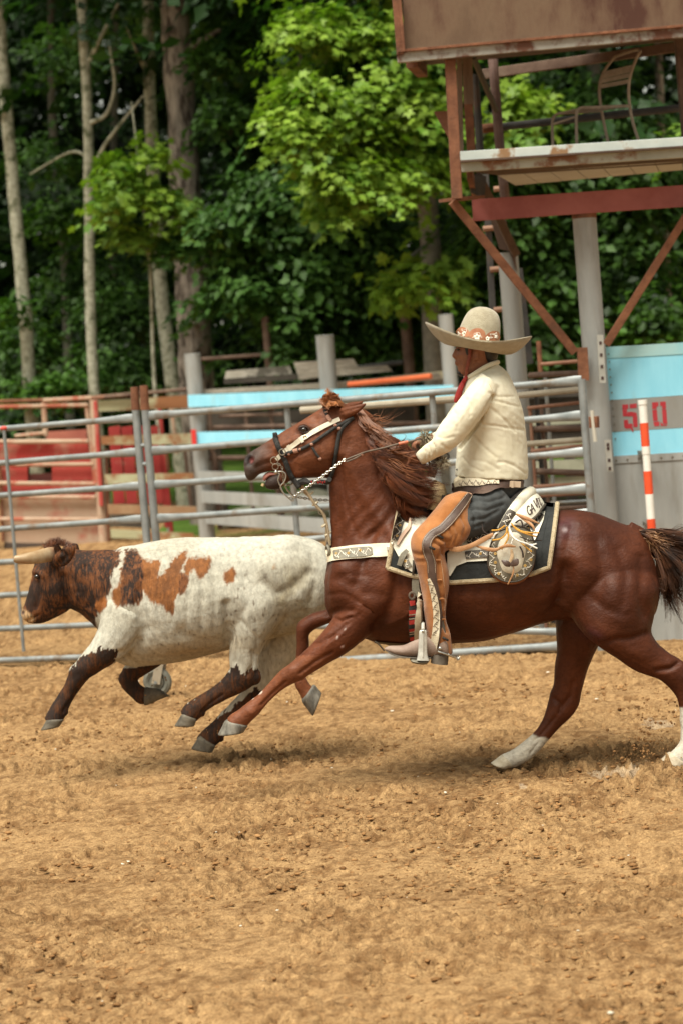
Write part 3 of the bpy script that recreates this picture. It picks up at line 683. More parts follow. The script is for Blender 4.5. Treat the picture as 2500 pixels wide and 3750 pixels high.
# ------------------------------------------------------------------ the steer
BY = 13.55
bull = thing('steer', 'white and brown brindled horned steer running left ahead of the horse', 'steer', W(800, 2720, BY) * [1, 1, 0])
def bull_body():
    P = []
    P.append(pair_loft(cB, [(455, 260, 425, 540, .10), (520, 192, 500, 630, .18), (600, 174, 600, 700, .215), (700, 154, 700, 704, .245), (800, 144, 800, 692, .272), (900, 143, 900, 668, .285), (1000, 141, 1000, 642, .28),
        (1100, 137, 1100, 615, .262), (1200, 134, 1200, 590, .25), (1295, 130, 1300, 565, .23), (1400, 158, 1400, 540, .195), (1465, 205, 1470, 480, .14), (1505, 275, 1510, 400, .06)], BY, 4, 28))
    P.append(pair_loft(cE, [(1050, 262, 880, 990, .16), (930, 256, 800, 905, .15), (820, 256, 735, 840, .135), (715, 260, 655, 775, .125), (620, 250, 590, 745, .115), (540, 230, 560, 700, .10)], BY, 4, 22))
    P.append(pair_loft(cE, [(470, 190, 640, 520, .08), (380, 235, 610, 640, .10), (292, 360, 578, 742, .104), (266, 470, 500, 792, .094), (236, 590, 420, 832, .08), (208, 690, 345, 856, .068), (182, 742, 285, 858, .06), (172, 785, 228, 852, .045)], BY, 4, 20))
    P.append(path_loft(cE, [(440, 375, 60, -.10, .025), (490, 340, 130, -.15, .026), (545, 295, 140, -.19, .022), (588, 250, 90, -.21, .015), (602, 218, 26, -.215, .007)], BY, 4, 12))
    P.append(path_loft(cE, [(470, 330, 60, .10, .025), (540, 290, 120, .15, .026), (600, 250, 110, .19, .022), (650, 235, 70, .21, .015)], BY, 4, 12))
    # near fore
    P.append(path_loft(cE, [(1080, 760, 520, -.10, .13), (985, 930, 380, -.135, .115), (868, 1075, 275, -.155, .092), (772, 1158, 218, -.165, .072), (692, 1230, 178, -.17, .06), (632, 1308, 152, -.17, .05), (582, 1398, 128, -.17, .038), (532, 1480, 128, -.17, .038), (490, 1560, 138, -.17, .045), (455, 1625, 142, -.17, .05), (425, 1675, 130, -.17, .048)], BY, 4, 18))
    P.append(path_loft(cE, [(1300, 1020, 260, .08, .1), (1250, 1120, 215, .12, .085), (1150, 1205, 172, .15, .062), (1072, 1275, 152, .155, .054), (1062, 1345, 148, .155, .048), (1110, 1402, 130, .155, .04), (1168, 1448, 145, .155, .045), (1230, 1452, 150, .155, .048)], BY, 4, 16))
    # near hind
    P.append(path_loft(cJ, [(860, 150, 640, -.10, .14), (770, 360, 520, -.125, .14), (728, 520, 400, -.145, .115), (688, 640, 318, -.155, .09), (665, 770, 250, -.16, .068), (662, 880, 236, -.16, .055), (640, 960, 235, -.16, .05), (560, 1025, 190, -.16, .042), (460, 1092, 150, -.16, .037), (370, 1150, 140, -.16, .038), (298, 1192, 145, -.16, .043), (240, 1242, 162, -.16, .05), (190, 1298, 150, -.16, .05)], BY, 4, 18))
    P.append(path_loft(cJ, [(710, 950, 120, -.16, .035), (765, 965, 60, -.16, .03), (778, 985, 20, -.16, .02)], BY, 4, 10))
    P.append(path_loft(cJ, [(1080, 400, 420, .10, .13), (1010, 600, 340, .13, .105), (940, 760, 290, .145, .08), (855, 900, 220, .15, .06), (780, 1015, 190, .15, .05), (690, 1120, 142, .15, .038), (600, 1212, 130, .15, .037), (512, 1310, 142, .15, .042), (435, 1400, 155, .15, .048), (370, 1468, 165, .15, .05), (320, 1515, 150, .15, .05)], BY, 4, 18))
    # brisket/dewlap fold and sheath
    P.append(pair_loft(cB, [(470, 520, 440, 590, .04), (520, 560, 500, 680, .06), (560, 600, 560, 712, .07), (620, 600, 620, 715, .07)], BY, 3, 12))
    for c_, x, y, dy, r in ((cE, 538, 1588, -.17, .018), (cE, 1150, 1500, .155, .016), (cJ, 318, 1262, -.16, .018), (cJ, 470, 1470, .15, .018)):
        P.append(ball(Wc(c_, x, y, BY + dy), r, r * 1.5, r))
    P.append(ball(Wc(cE, 632, 1262, BY - .17), .048, .052, .05)); P.append(ball(Wc(cE, 1035, 1315, BY + .155), .045, .05, .05))
    P.append(ball(Wc(cJ, 735, 960, BY - .16), .05, .035, .05)); P.append(ball(Wc(cE, 475, 1590, BY - .17), .036, .045, .034)); P.append(ball(Wc(cJ, 268, 1220, BY - .16), .038, .045, .036))
    me = fuse(P, 0.0075, 5)
    sculpt(me, [tuple(f[:-1]) + (f[-1] * 1.3,) for f in [
        ('l', cB, [(640, 330), (620, 450), (640, 540), (610, 620)], 26, -.012), ('g', cB, 560, 480, 60, 110, 10, .014), ('g', cB, 520, 300, 60, 70, 0, .010),
        ('l', cB, [(610, 600), (560, 650), (525, 655)], 14, -.010), ('g', cB, 820, 450, 120, 150, 0, .010), ('g', cB, 960, 300, 60, 90, 0, -.016),
        ('l', cB, [(1000, 440), (1010, 520), (1008, 600)], 22, -.020), ('g', cB, 1190, 270, 60, 60, 0, .014), ('g', cB, 1150, 430, 80, 100, 0, .014),
        ('l', cB, [(1160, 340), (1220, 390), (1300, 360), (1360, 300)], 24, -.012), ('l', cJ, [(1010, 480), (900, 620), (830, 720)], 26, -.010), ('l', cJ, [(730, 760), (735, 860), (690, 940)], 20, -.009),
        ('l', cB, [(800, 560), (860, 600), (960, 600)], 26, -.010),
        ('g', cE, 305, 470, 34, 22, 0, -.008), ('l', cE, [(275, 430), (310, 440), (350, 470)], 18, .008), ('l', cE, [(300, 520), (320, 620), (300, 720)], 24, -.006), ('g', cE, 430, 600, 80, 110, 30, .010), ('l', cE, [(520, 480), (560, 640), (500, 760)], 34, -.009),
        ('g', cE, 185, 765, 16, 20, 0, -.010), ('l', cE, [(200, 850), (260, 825), (320, 790)], 9, -.008), ('l', cE, [(500, 270), (545, 310), (500, 360)], 24, -.010),
        ('l', cE, [(700, 400), (720, 560), (740, 720)], 30, -.006), ('g', cE, 640, 1230, 40, 40, 0, .006), ('l', cE, [(640, 1400), (590, 1480), (520, 1580)], 12, -.006),
        ('l', cJ, [(480, 1110), (380, 1180), (320, 1240)], 12, -.006),
        ('g', cB, 1285, 165, 40, 26, 0, .016), ('g', cB, 1100, 200, 120, 34, 0, -.008), ('l', cB, [(760, 240), (775, 380), (760, 520)], 12, -.004), ('l', cB, [(820, 240), (835, 380), (825, 540)], 12, -.004), ('l', cB, [(880, 250), (895, 390), (885, 560)], 12, -.005), ('l', cB, [(940, 260), (952, 380), (945, 560)], 12, -.004),
        ('l', cB, [(560, 240), (600, 340), (580, 440)], 16, .006), ('l', cB, [(1380, 230), (1400, 330), (1370, 430)], 20, -.008), ('g', cB, 1090, 330, 60, 60, 0, -.010), ('l', cE, [(620, 300), (600, 450), (640, 600)], 16, -.006), ('l', cE, [(760, 420), (790, 560), (780, 700)], 12, -.004), ('l', cE, [(840, 420), (860, 560), (850, 680)], 12, -.004),
        ('l', cE, [(560, 700), (640, 740), (740, 830)], 20, -.006), ('l', cJ, [(560, 560), (600, 700), (590, 840)], 16, -.006), ('l', cJ, [(640, 500), (760, 640), (770, 780)], 14, -.005),
    ]])
    v, n = get_vn(me); px, py = PROJ(v)
    v = v + n * ((fbm(v, 8.0, 3) - .5) * .010 + (fbm(v + 4, 26, 2) - .5) * .005)[:, None]
    put_v(me, v)
    ex, ey = px * 2.24, (py - 1900) * 2.24
    jx, jy = (px - 600) * 2.24, (py - 2050) * 2.24
    bx, by = px * 1.2062, (py - 1850) * 1.2062
    st = vnoise(v * [1, 1, .24], 105.0) - .5; sl = fbm(v, 22, 3) - .5
    jagx, jagy = st * 20 + sl * 16, st * 44 + sl * 20        # hair-like ragged edges (bull-front pixels)
    k = fbm(v, 6, 3)[:, None]
    col = np.array([.35, .325, .268]) * (1 - k) + np.array([.51, .495, .445]) * k
    def blend(w, c):
        nonlocal col
        w = np.clip(w, 0, 1)[:, None]; col = col * (1 - w) + np.array(c) * w
    # yellowish soiled coat on belly and hindquarters, grey speckle
    blend(gauss(bx, by, 1310, 400, 120, 130, 0) * .9 * np.clip(fbm(v, 9, 3) * 2.4 - .6, 0, 1), (.20, .15, .07))
    blend(gauss(bx, by, 840, 640, 230, 46, -8) * .75, (.30, .205, .10)); blend(gauss(bx, by, 1230, 560, 60, 90, 20) * .5 * np.clip(fbm(v, 12, 2) * 2 - .4, 0, 1), (.20, .15, .08))
    sp = vnoise(v * [1, 1, .5], 85.0); spm = gauss(bx, by, 1120, 460, 190, 210, 0) * .9 + gauss(bx, by, 760, 580, 180, 120, 0) * .75 + .15
    blend(np.clip((sp - .78) * 9, 0, 1) * spm, (.17, .14, .11))
    blend(gauss(bx, by, 1200, 290, 22, 40, 0) * np.clip((fbm(v, 34, 2) - .45) * 6, 0, 1), (.33, .18, .08))
    # brown patches
    q = fbm(v, 9.0, 3)[:, None]
    br = np.array([.115, .042, .017]) * (1 - q) + np.array([.165, .060, .022]) * q
    br2 = np.array([.20, .072, .022]) * (1 - q) + np.array([.25, .098, .032]) * q
    mask = np.zeros(len(v)); mk = {id(br): 1.0, id(br2): .35}
    def patch(poly, c, cr=(ex, ey), s=1.0):
        nonlocal col, mask
        w = sum(inpoly(cr[0] + jagx * s + a_, cr[1] + jagy * s + b_, poly).astype(float) for a_, b_ in ((0, 0), (5, 9), (-5, 7), (4, -10), (-4, -8))) / 5
        col = col * (1 - w[:, None]) + np.asarray(c) * w[:, None]; mask = mask * (1 - w) + mk.get(id(c), 0.0) * w
    headneck = [(900, 240), (1010, 262), (985, 330), (940, 420), (900, 500), (925, 560), (880, 640), (880, 720), (800, 780), (785, 840), (800, 905), (700, 880), (100, 900), (100, 100), (700, 100)]
    patch(headneck, br)
    patch([(790, 680), (860, 640), (885, 660), (870, 725), (810, 760), (775, 730)], np.broadcast_to([.27, .098, .030], col.shape))
    patch([(1020, 262), (1120, 250), (1160, 320), (1230, 345), (1320, 345), (1320, 400), (1285, 480), (1340, 440), (1420, 330), (1540, 250), (1530, 330), (1480, 440), (1545, 480), (1535, 590), (1430, 650), (1435, 730), (1420, 790), (1370, 770), (1345, 715), (1250, 690), (1185, 600), (1175, 660), (1110, 700), (1050, 690), (960, 730), (925, 660), (930, 590), (1000, 500), (985, 420), (1040, 300)], br2)
    patch([(1020, 262), (1120, 250), (1170, 330), (1180, 480), (1165, 560), (1180, 640), (1110, 700), (1000, 715), (985, 600), (1010, 480), (990, 420), (1040, 300)], br)
    patch([(205, -20), (390, -20), (385, 60), (330, 150), (285, 155), (250, 70), (200, 130), (160, 120)], br2, (jx, jy), .8)
    patch([(145, 120), (205, 130), (195, 220), (150, 290), (120, 250)], br, (jx, jy), .6)
    patch([(495, 95), (570, 55), (598, 110), (570, 185), (515, 200), (488, 150)], br2, (jx, jy), .5)
    legs = np.zeros(len(v), bool)
    legs |= inpoly(ex + jagx, ey + jagy * 1.3, [(700, 1110), (850, 1060), (975, 1085), (960, 1130), (900, 1230), (700, 1480), (560, 1720), (320, 1750), (380, 1600), (560, 1260)])
    legs |= inpoly(ex, ey, [(960, 1230), (1100, 1222), (1330, 1190), (1300, 1250), (1420, 1450), (1180, 1560), (960, 1400)]) & (v[:, 1] > BY + .02)
    legs |= inpoly(jx + jagx, jy + jagy, [(530, 930), (600, 850), (640, 950), (680, 905), (800, 890), (800, 1050), (500, 1250), (260, 1400), (60, 1400), (150, 1200)]) & (v[:, 1] < BY)
    legs |= inpoly(jx + jagx, jy + jagy, [(640, 1150), (760, 1060), (820, 1090), (600, 1350), (420, 1620), (200, 1600), (280, 1400), (550, 1220)]) & (v[:, 1] > BY)
    col = np.where(legs[:, None], br * .55, col); mask = np.where(legs, 1.0, mask)
    # dark nose stripe, pale muzzle, dusty feet
    blend(np.where(inpoly(ex, ey, [(285, 480), (330, 560), (345, 640), (310, 740), (240, 770), (205, 700), (245, 580)]), .75, 0), (.022, .013, .012))
    blend(np.clip((ey - 735 - (ex - 190) * .55 + sl * 40) / 18, 0, 1) * np.clip((300 - ex) / 30, 0, 1) * (ey < 900), (.52, .34, .19))
    blend(gauss(ex, ey, 190, 770, 14, 22, 0) * 1.2, (.06, .03, .025))
    set_attr(me, 'col', col); set_attr(me, 'brindle', np.stack([mask] * 3, 1))
    coat = pm('steer_coat', lin(.78, .77, .75), lin(1.16, 1.15, 1.12), scale=46, rough=.72, attr='col', bump=.55, bscale=150, stretch=(1, 1, .35), spec=.2, detail=6, brindle='brindle')
    place_mesh('body', me, coat, bull)
    hn = pm('horn', lin(.30, .19, .10), lin(.42, .31, .19), scale=12, rough=.4, c3=lin(.20, .08, .045), s3=7, lo3=.5, hi3=.75)
    obj('horn', path_loft(cE, [(455, 285, 118, -.07, .04), (400, 294, 118, -.12, .038), (330, 310, 110, -.17, .035), (250, 323, 96, -.21, .031), (180, 330, 80, -.23, .026), (132, 330, 62, -.24, .02), (118, 328, 44, -.243, .016)], BY, 4, 16), hn, bull)
    obj('horn', path_loft(cE, [(455, 290, 90, .07, .034), (410, 296, 88, .12, .032), (350, 308, 76, .17, .028), (290, 320, 62, .21, .024), (240, 326, 50, .23, .02), (205, 328, 36, .24, .013)], BY, 4, 16), hn, bull)
    hb = pm('cloven_hoof', lin(.045, .036, .026), lin(.15, .125, .09), scale=16, rough=.7, bump=.3, bscale=60)
    for dy in (-.028, .028):
        hoof(cE, (385, 1648), (525, 1650), (332, 1738), (490, 1706), BY - .17 + dy, .03, .032, hb, bull)
        hoof(cE, (1198, 1380), (1205, 1530), (1300, 1392), (1388, 1452), BY + .155 + dy, .03, .03, hb, bull)
        hoof(cJ, (148, 1268), (270, 1312), (84, 1366), (252, 1368), BY - .16 + dy, .03, .032, hb, bull)
        hoof(cJ, (288, 1450), (425, 1530), (222, 1552), (398, 1585), BY + .15 + dy, .03, .032, hb, bull)
    em = MATS['eye_dark']
    obj('eye', ball(Wc(cE, 306, 474, BY - .082), .016, .012, .013, 12, 8), em, bull)
    # shaggy hair on poll and along the back
    R = np.random.default_rng(2)
    def fuzz(n, seed, area, length, r, direc, spread):
        R = np.random.default_rng(seed); V = []; Fc = []; nv = 0
        for i in range(n):
            a = area(R); d = norm(vec(direc) + R.normal(0, spread, 3)); L = length * R.uniform(.5, 1.2)
            P = [a, a + d * L * .5, a + d * L + vec((0, 0, -.25 * L))]
            vv, ff = tube(P, [r, r * .8, r * .2], 3); V.append(vv); Fc += [tuple(q + nv for q in w) for w in ff]; nv += len(vv)
        return np.concatenate(V), Fc
    def poll_area(R):
        t = R.random(); x = 370 + t * 200; y = 232 - 40 * math.sin(math.pi * t) + R.random() * 22
        return Wc(cE, x, y, BY + R.uniform(-.09, .08))
    obj('poll_hair', fuzz(700, 5, poll_area, .045, .0016, (.1, 0, 1), .45), pm('poll_fur', lin(.045, .018, .01), lin(.2, .07, .03), scale=20, rough=.6), bull)
    top = [(880, 258), (1000, 262), (1100, 235), (1250, 208), (1400, 192), (1560, 180), (1750, 172), (2000, 170), (2200, 160)]
    tx = [p[0] for p in top]; ty = [p[1] for p in top]
    def back_area(R):
        x = R.uniform(980, 2000); y = np.interp(x, tx, ty) + 12
        dy = R.uniform(-.045, .08)
        return Wc(cE, x, y + abs(dy) * 120, BY + dy)
    obj('back_hair', fuzz(1200, 6, back_area, .030, .0013, (.5, -.1, .75), .4), pm('white_fur', lin(.62, .56, .46), lin(.78, .74, .66), scale=20, rough=.7), bull)
    obj('tail', strands(gl(cB, [[(1480, 215, .02), (1515, 260, .03), (1530, 330, .05), (1535, 420, .06), (1530, 520, .06)], [(1485, 225, -.02), (1520, 270, .0), (1536, 340, .02), (1542, 430, .02), (1538, 540, .03)]], BY), 200, .003, .01, 12), MATS['white_fur'], bull)
bull_body()
# ------------------------------------------------------------------ surfaces to lay straps and trim on
from mathutils.bvhtree import BVHTree
def bvh_of(*objs):
    V = []; Fc = []; n = 0
    for o in objs:
        v, _ = get_vn(o.data); v = v + OFF[o.name]
        V += [tuple(p) for p in v]; Fc += [tuple(i + n for i in p.vertices) for p in o.data.polygons]; n += len(v)
    return BVHTree.FromPolygons(V, Fc)
def hit(bvh, c, x, y, lift=0.0, Yd=None):
    sx, sy = c(x, y)
    d = Vector(_F + (sx - 1250) / FPX * _R - (sy - 1875) / FPX * _U).normalized()
    p, n, i, dist = bvh.ray_cast(Vector(CAM), d)
    if p is None or p.y > 14.9: return None
    if n.dot(d) > 0: n = -n
    n = (n - d * 0.6).normalized()
    return np.array(p + n * lift)
def drape(bvh, c, P, lift, Y0):
    """lay pixel points on the surface; points that miss keep the depth of their neighbour"""
    out = [hit(bvh, c, x, y, lift) for x, y in P]
    ys = [p[1] if p is not None else None for p in out]
    last = next((q for q in ys if q is not None), Y0)
    for i, p in enumerate(out):
        if p is None: out[i] = Wc(c, P[i][0], P[i][1], last)
        else: last = p[1]
    return np.array(out)
def strap(c, st, bvh, lift=.004, thick=.004, sub=4, Y0=12.3, nw=3):
    """flat band along (x,y,w) stations draped on a surface"""
    S = catmull(np.array(st, float), sub)
    T = np.gradient(S[:, :2], axis=0); T /= np.maximum(np.linalg.norm(T, axis=1), 1e-6)[:, None]
    Nn = np.stack([-T[:, 1], T[:, 0]], 1)
    cols = []
    for k in np.linspace(-.5, .5, nw):
        q = S[:, :2] + Nn * S[:, 2:3] * k
        A = drape(bvh, c, q, lift, Y0)
        cols.append(A)
    C = np.array(cols)                      # nw, m, 3
    m = C.shape[1]
    mid = C[nw // 2]
    # soften depth noise along the band
    for _ in range(2):
        y = C[:, :, 1]; y2 = y.copy(); y2[:, 1:-1] = (y[:, :-2] + y[:, 1:-1] * 2 + y[:, 2:]) / 4
        y2 = np.minimum(y2, y + .002); C[:, :, 1] = y2
    front = C + np.array([0, -thick, 0]); V = np.concatenate([front.reshape(-1, 3), (C + np.array([0, thick * .6, 0])).reshape(-1, 3)])
    Fc = []; o = nw * m
    for a in range(nw - 1):
        for i in range(m - 1):
            Fc.append((a * m + i, a * m + i + 1, (a + 1) * m + i + 1, (a + 1) * m + i))
            Fc.append((o + a * m + i, o + (a + 1) * m + i, o + (a + 1) * m + i + 1, o + a * m + i + 1))
    for i in range(m - 1):
        Fc.append((i, o + i, o + i + 1, i + 1)); b = (nw - 1) * m
        Fc.append((b + i, b + i + 1, o + b + i + 1, o + b + i))
    for a in range(nw - 1):
        Fc.append((a * m, (a + 1) * m, o + (a + 1) * m, o + a * m))
        Fc.append((a * m + m - 1, o + a * m + m - 1, o + (a + 1) * m + m - 1, (a + 1) * m + m - 1))
    return V, Fc
def cord(c, P, bvh, r, lift=.006, sub=4, n=8, Y0=12.3):
    S = catmull(np.array(P, float), sub)
    A = drape(bvh, c, S[:, :2], lift, Y0)
    for _ in range(2):
        y = A[:, 1].copy(); y[1:-1] = (A[:-2, 1] + 2 * A[1:-1, 1] + A[2:, 1]) / 4; A[:, 1] = np.minimum(y, A[:, 1] + .002)
    return tube(A, r, n)
def braid(P, r, turns, k=2, n=5, sub=6):
    """twisted rope along world points"""
    P = catmull(P, sub); m = len(P); L = np.concatenate([[0], np.cumsum(np.linalg.norm(np.diff(P, axis=0), axis=1))])
    Q = np.stack([np.interp(np.linspace(0, L[-1], max(m, int(turns * 8))), L, P[:, i]) for i in range(3)], 1)
    T = np.gradient(Q, axis=0); T /= np.linalg.norm(T, axis=1)[:, None]
    a = norm(np.cross(T[0], (.2, .9, .1))); out = []
    A = []; B = []
    for t in T:
        a = norm(a - t * np.dot(a, t)); A.append(a); B.append(np.cross(t, a))
    A = np.array(A); B = np.array(B)
    for j in range(k):
        ph = np.linspace(0, turns * 2 * math.pi, len(Q)) + j * 2 * math.pi / k
        out.append(tube(Q + (A * np.cos(ph)[:, None] + B * np.sin(ph)[:, None]) * r * .55, r * .62, n))
    return join(out)
def panel(c, poly, bvh, lift, thick, step=12, Y0=12.25):
    """outlined sheet (pixel polygon) draped over a surface, with thickness"""
    poly = np.array(poly, float)
    bm = bmesh.new()
    L = np.linalg.norm(np.roll(poly, -1, 0) - poly, axis=1); pp = []
    for i in range(len(poly)):
        k = max(1, int(L[i] / step))
        for j in range(k): pp.append(poly[i] + (poly[(i + 1) % len(poly)] - poly[i]) * j / k)
    pp = np.array(pp)
    vs = [bm.verts.new((p[0], p[1], 0)) for p in pp]
    f = bm.faces.new(vs)
    x0, y0 = pp.min(0); x1, y1 = pp.max(0)
    for g in np.arange(x0 + step, x1, step): bmesh.ops.bisect_plane(bm, geom=bm.verts[:] + bm.edges[:] + bm.faces[:], plane_co=(g, 0, 0), plane_no=(1, 0, 0))
    for g in np.arange(y0 + step, y1, step): bmesh.ops.bisect_plane(bm, geom=bm.verts[:] + bm.edges[:] + bm.faces[:], plane_co=(0, g, 0), plane_no=(0, 1, 0))
    bmesh.ops.triangulate(bm, faces=bm.faces[:])
    bm.verts.ensure_lookup_table(); bm.verts.index_update()
    P = np.array([v.co[:2] for v in bm.verts]); tri = [tuple(v.index for v in f.verts) for f in bm.faces]
    bed = {}
    for e in bm.edges:
        if len(e.link_faces) == 1:
            fa = [v.index for v in e.link_faces[0].verts]; a, b = e.verts[0].index, e.verts[1].index
            if (fa.index(a) + 1) % 3 != fa.index(b): a, b = b, a
            bed[(a, b)] = 1
    bm.free()
    A = drape(bvh, c, P, lift, Y0); n = len(A)
    V = np.vstack([A + [0, -thick, 0], A + [0, thick * .3, 0]])
    Fc = list(tri) + [(a + n, d + n, b + n) for a, b, d in tri] + [(b, a, a + n, b + n) for a, b in bed]
    return V, Fc
def flower(p, r, n=5, ax=(0, -1, 0)):
    out = []
    a = vec((1, 0, 0)); b = vec((0, 0, 1))
    for k in range(n):
        t = 2 * math.pi * k / n + .3; d = a * math.cos(t) + b * math.sin(t)
        out.append(ball(vec(p) + d * r * .55, r * .42, .0025, r * .42, 7, 4))
    return join(out)
def vine(c, st, bvh, lift, amp, n_leaf, r=.0016, seed=1, Y0=12.2):
    """scrolling stem with leaf dabs along a path"""
    S = catmull(np.array(st, float), 6); R = np.random.default_rng(seed)
    L = np.concatenate([[0], np.cumsum(np.linalg.norm(np.diff(S[:, :2], axis=0), axis=1))])
    u = np.linspace(0, L[-1], max(24, n_leaf * 10)); x = np.interp(u, L, S[:, 0]); y = np.interp(u, L, S[:, 1])
    tx = np.gradient(x); ty = np.gradient(y); q = np.hypot(tx, ty); nx, ny = -ty / q, tx / q
    ph = u / L[-1] * n_leaf * math.pi
    wx, wy = x + nx * np.sin(ph) * amp * .5, y + ny * np.sin(ph) * amp * .5
    P = drape(bvh, c, np.stack([wx, wy], 1), lift, Y0)
    out = [tube(P, r, 4)]
    for k in range(n_leaf * 2):
        i = int((k + .5) / (n_leaf * 2) * (len(u) - 1)); s = 1 if k % 2 else -1
        q0 = (wx[i], wy[i]); 
        ends = [(q0[0] + s * nx[i] * amp * .3 + tx[i] / q[i] * amp * .25, q0[1] + s * ny[i] * amp * .3 + ty[i] / q[i] * amp * .25),
                (q0[0] + s * nx[i] * amp * .55 + tx[i] / q[i] * amp * .1, q0[1] + s * ny[i] * amp * .55 + ty[i] / q[i] * amp * .1)]
        Q = drape(bvh, c, [q0] + ends, lift, Y0)
        out.append(tube(Q, [r * .6, r * 1.5, r * .5], 4))
    return join(out)

# ------------------------------------------------------------------ the rider
RY = HY
rider = thing('person', 'rider in cream shirt, wide pale sombrero and orange suede chaps on the galloping horse', 'person', Wc(cG, 800, 480, RY))
skin = pm('skin', lin(.19, .07, .036), lin(.26, .105, .056), scale=30, rough=.5, bump=.15, bscale=220, spec=.35)
def person_body():
    P = [pair_loft(cR, [(770, 340, 1010, 340, .055), (728, 400, 1050, 400, .074), (711, 465, 1056, 470, .078), (717, 510, 1048, 530, .077), (712, 560, 1022, 585, .074), (716, 605, 985, 640, .068), (722, 655, 940, 690, .058), (732, 702, 892, 735, .046), (758, 735, 850, 752, .026)], RY, 4, 20),
         path_loft(cR, [(722, 500, 22, 0, .012), (708, 535, 30, 0, .014), (697, 566, 36, 0, .018), (712, 584, 26, 0, .019), (730, 588, 14, 0, .012)], RY, 4, 12),
         path_loft(cR, [(713, 480, 26, -.035, .02), (706, 484, 22, 0, .03), (713, 480, 26, .035, .02)], RY, 4, 10),
         ball(Wc(cR, 716, 618, RY), .010, .024, .006), ball(Wc(cR, 718, 634, RY), .010, .022, .0065),
         ball(Wc(cR, 872, 560, RY - .076), .019, .008, .028), ball(Wc(cR, 872, 560, RY + .076), .019, .008, .028),
         pair_loft(cR, [(800, 660, 1010, 590, .058), (800, 730, 1030, 660, .058), (785, 800, 1060, 720, .065), (770, 860, 1120, 780, .10)], RY, 4, 16),
         # trunk, arms and legs inside the clothes
         pair_loft(cR, [(800, 800, 1100, 740, .10), (800, 950, 1150, 940, .15), (800, 1200, 1220, 1200, .14), (790, 1450, 1230, 1450, .14), (780, 1620, 1230, 1640, .14)], RY, 3, 14),
         path_loft(cR, [(960, 830, 120, -.15, .04), (760, 1080, 110, -.215, .04), (610, 1265, 90, -.235, .036), (500, 1340, 80, -.21, .033), (420, 1400, 66, -.17, .028)], RY, 4, 12),
         path_loft(cR, [(930, 830, 120, .15, .04), (760, 1060, 110, .215, .04), (640, 1190, 90, .235, .036), (540, 1230, 76, .16, .03), (470, 1250, 60, .09, .028)], RY, 4, 12),
         path_loft(cG, [(900, 300, 190, -.14, .08), (640, 420, 160, -.29, .07), (420, 540, 130, -.335, .06), (450, 760, 110, -.335, .05), (480, 1000, 90, -.335, .045), (500, 1250, 70, -.335, .035), (480, 1330, 70, -.345, .03)], RY, 4, 12),
         path_loft(cG, [(900, 300, 190, .14, .08), (640, 420, 160, .29, .07), (420, 540, 130, .335, .06), (450, 760, 110, .335, .05), (480, 1000, 90, .335, .045), (500, 1250, 70, .335, .035)], RY, 4, 12)]
    # near hand closed on the reins: palm, four fingers, thumb
    def hand(wx, wy, Yh, s):
        P.append(path_loft(cR, [(wx + 20, wy - 14, 56, Yh, .022), (wx - 20, wy + 6, 74, Yh, .020), (wx - 58, wy + 22, 78, Yh, .018)], RY, 3, 10))
        for k, (dy, ln) in enumerate(((-.026, .9), (-.009, 1.0), (.009, .95), (.026, .8))):
            P.append(path_loft(cR, [(wx - 56, wy + 10 + 3 * k, 26, Yh + dy * s, .0085), (wx - 92 * ln, wy + 26, 24, Yh + dy * s, .0085), (wx - 98 * ln, wy + 58, 22, Yh + dy * s, .008), (wx - 66, wy + 72, 20, Yh + dy * s, .0075)], RY, 3, 8))
        P.append(path_loft(cR, [(wx - 10, wy - 22, 30, Yh - .02 * s, .010), (wx - 52, wy - 22, 26, Yh - .03 * s, .0095), (wx - 86, wy + 2, 22, Yh - .026 * s, .0085)], RY, 3, 8))
    hand(400, 1418, -.155, 1)
    hand(455, 1262, .075, -1)
    me = fuse(P, 0.0055, 3)
    sculpt(me, [('gn', cR, 735, 515, 22, 12, 0, -.006), ('gn', cR, 745, 560, 30, 24, 0, .004), ('ln', cR, [(735, 575), (752, 600), (750, 625)], 8, -.003), ('gn', cR, 872, 560, 14, 24, 0, -.006), ('ln', cR, [(800, 640), (840, 660), (880, 620)], 20, -.004)])
    v, n = get_vn(me)
    return place_mesh('body', me, skin, rider)
person_body()
hairm = pm('black_hair', lin(.008, .006, .005), lin(.025, .018, .014), scale=60, rough=.5, bump=.6, bscale=160, stretch=(1, 1, .3))
obj('hair', join([pair_loft(cR, [(800, 430, 1050, 440, .081), (870, 500, 1062, 500, .082), (905, 545, 1058, 560, .08), (930, 590, 1045, 600, .074), (960, 625, 1015, 628, .05)], RY, 4, 18),
    path_loft(cR, [(808, 480, 44, -.076, .01), (806, 530, 34, -.078, .008), (808, 560, 18, -.078, .006)], RY, 3, 8)]), hairm, rider)
obj('moustache', path_loft(cR, [(742, 618, 10, -.03, .008), (722, 606, 20, -.018, .012), (714, 604, 20, 0, .012), (722, 606, 20, .018, .012), (742, 618, 10, .03, .008)], RY, 4, 8), hairm, rider)
obj('goatee', join([ball(Wc(cR, 745, 708, RY), .016, .026, .013), ball(Wc(cR, 760, 722, RY), .018, .03, .010)]), hairm, rider)
obj('eye', ball(Wc(cR, 728, 514, RY - .036), .010, .007, .005), MATS['eye_dark'], rider)

obj('eyebrow', path_loft(cR, [(716, 492, 8, -.02, .006), (730, 490, 12, -.045, .006), (752, 498, 8, -.062, .005)], RY, 4, 8), hairm, rider)
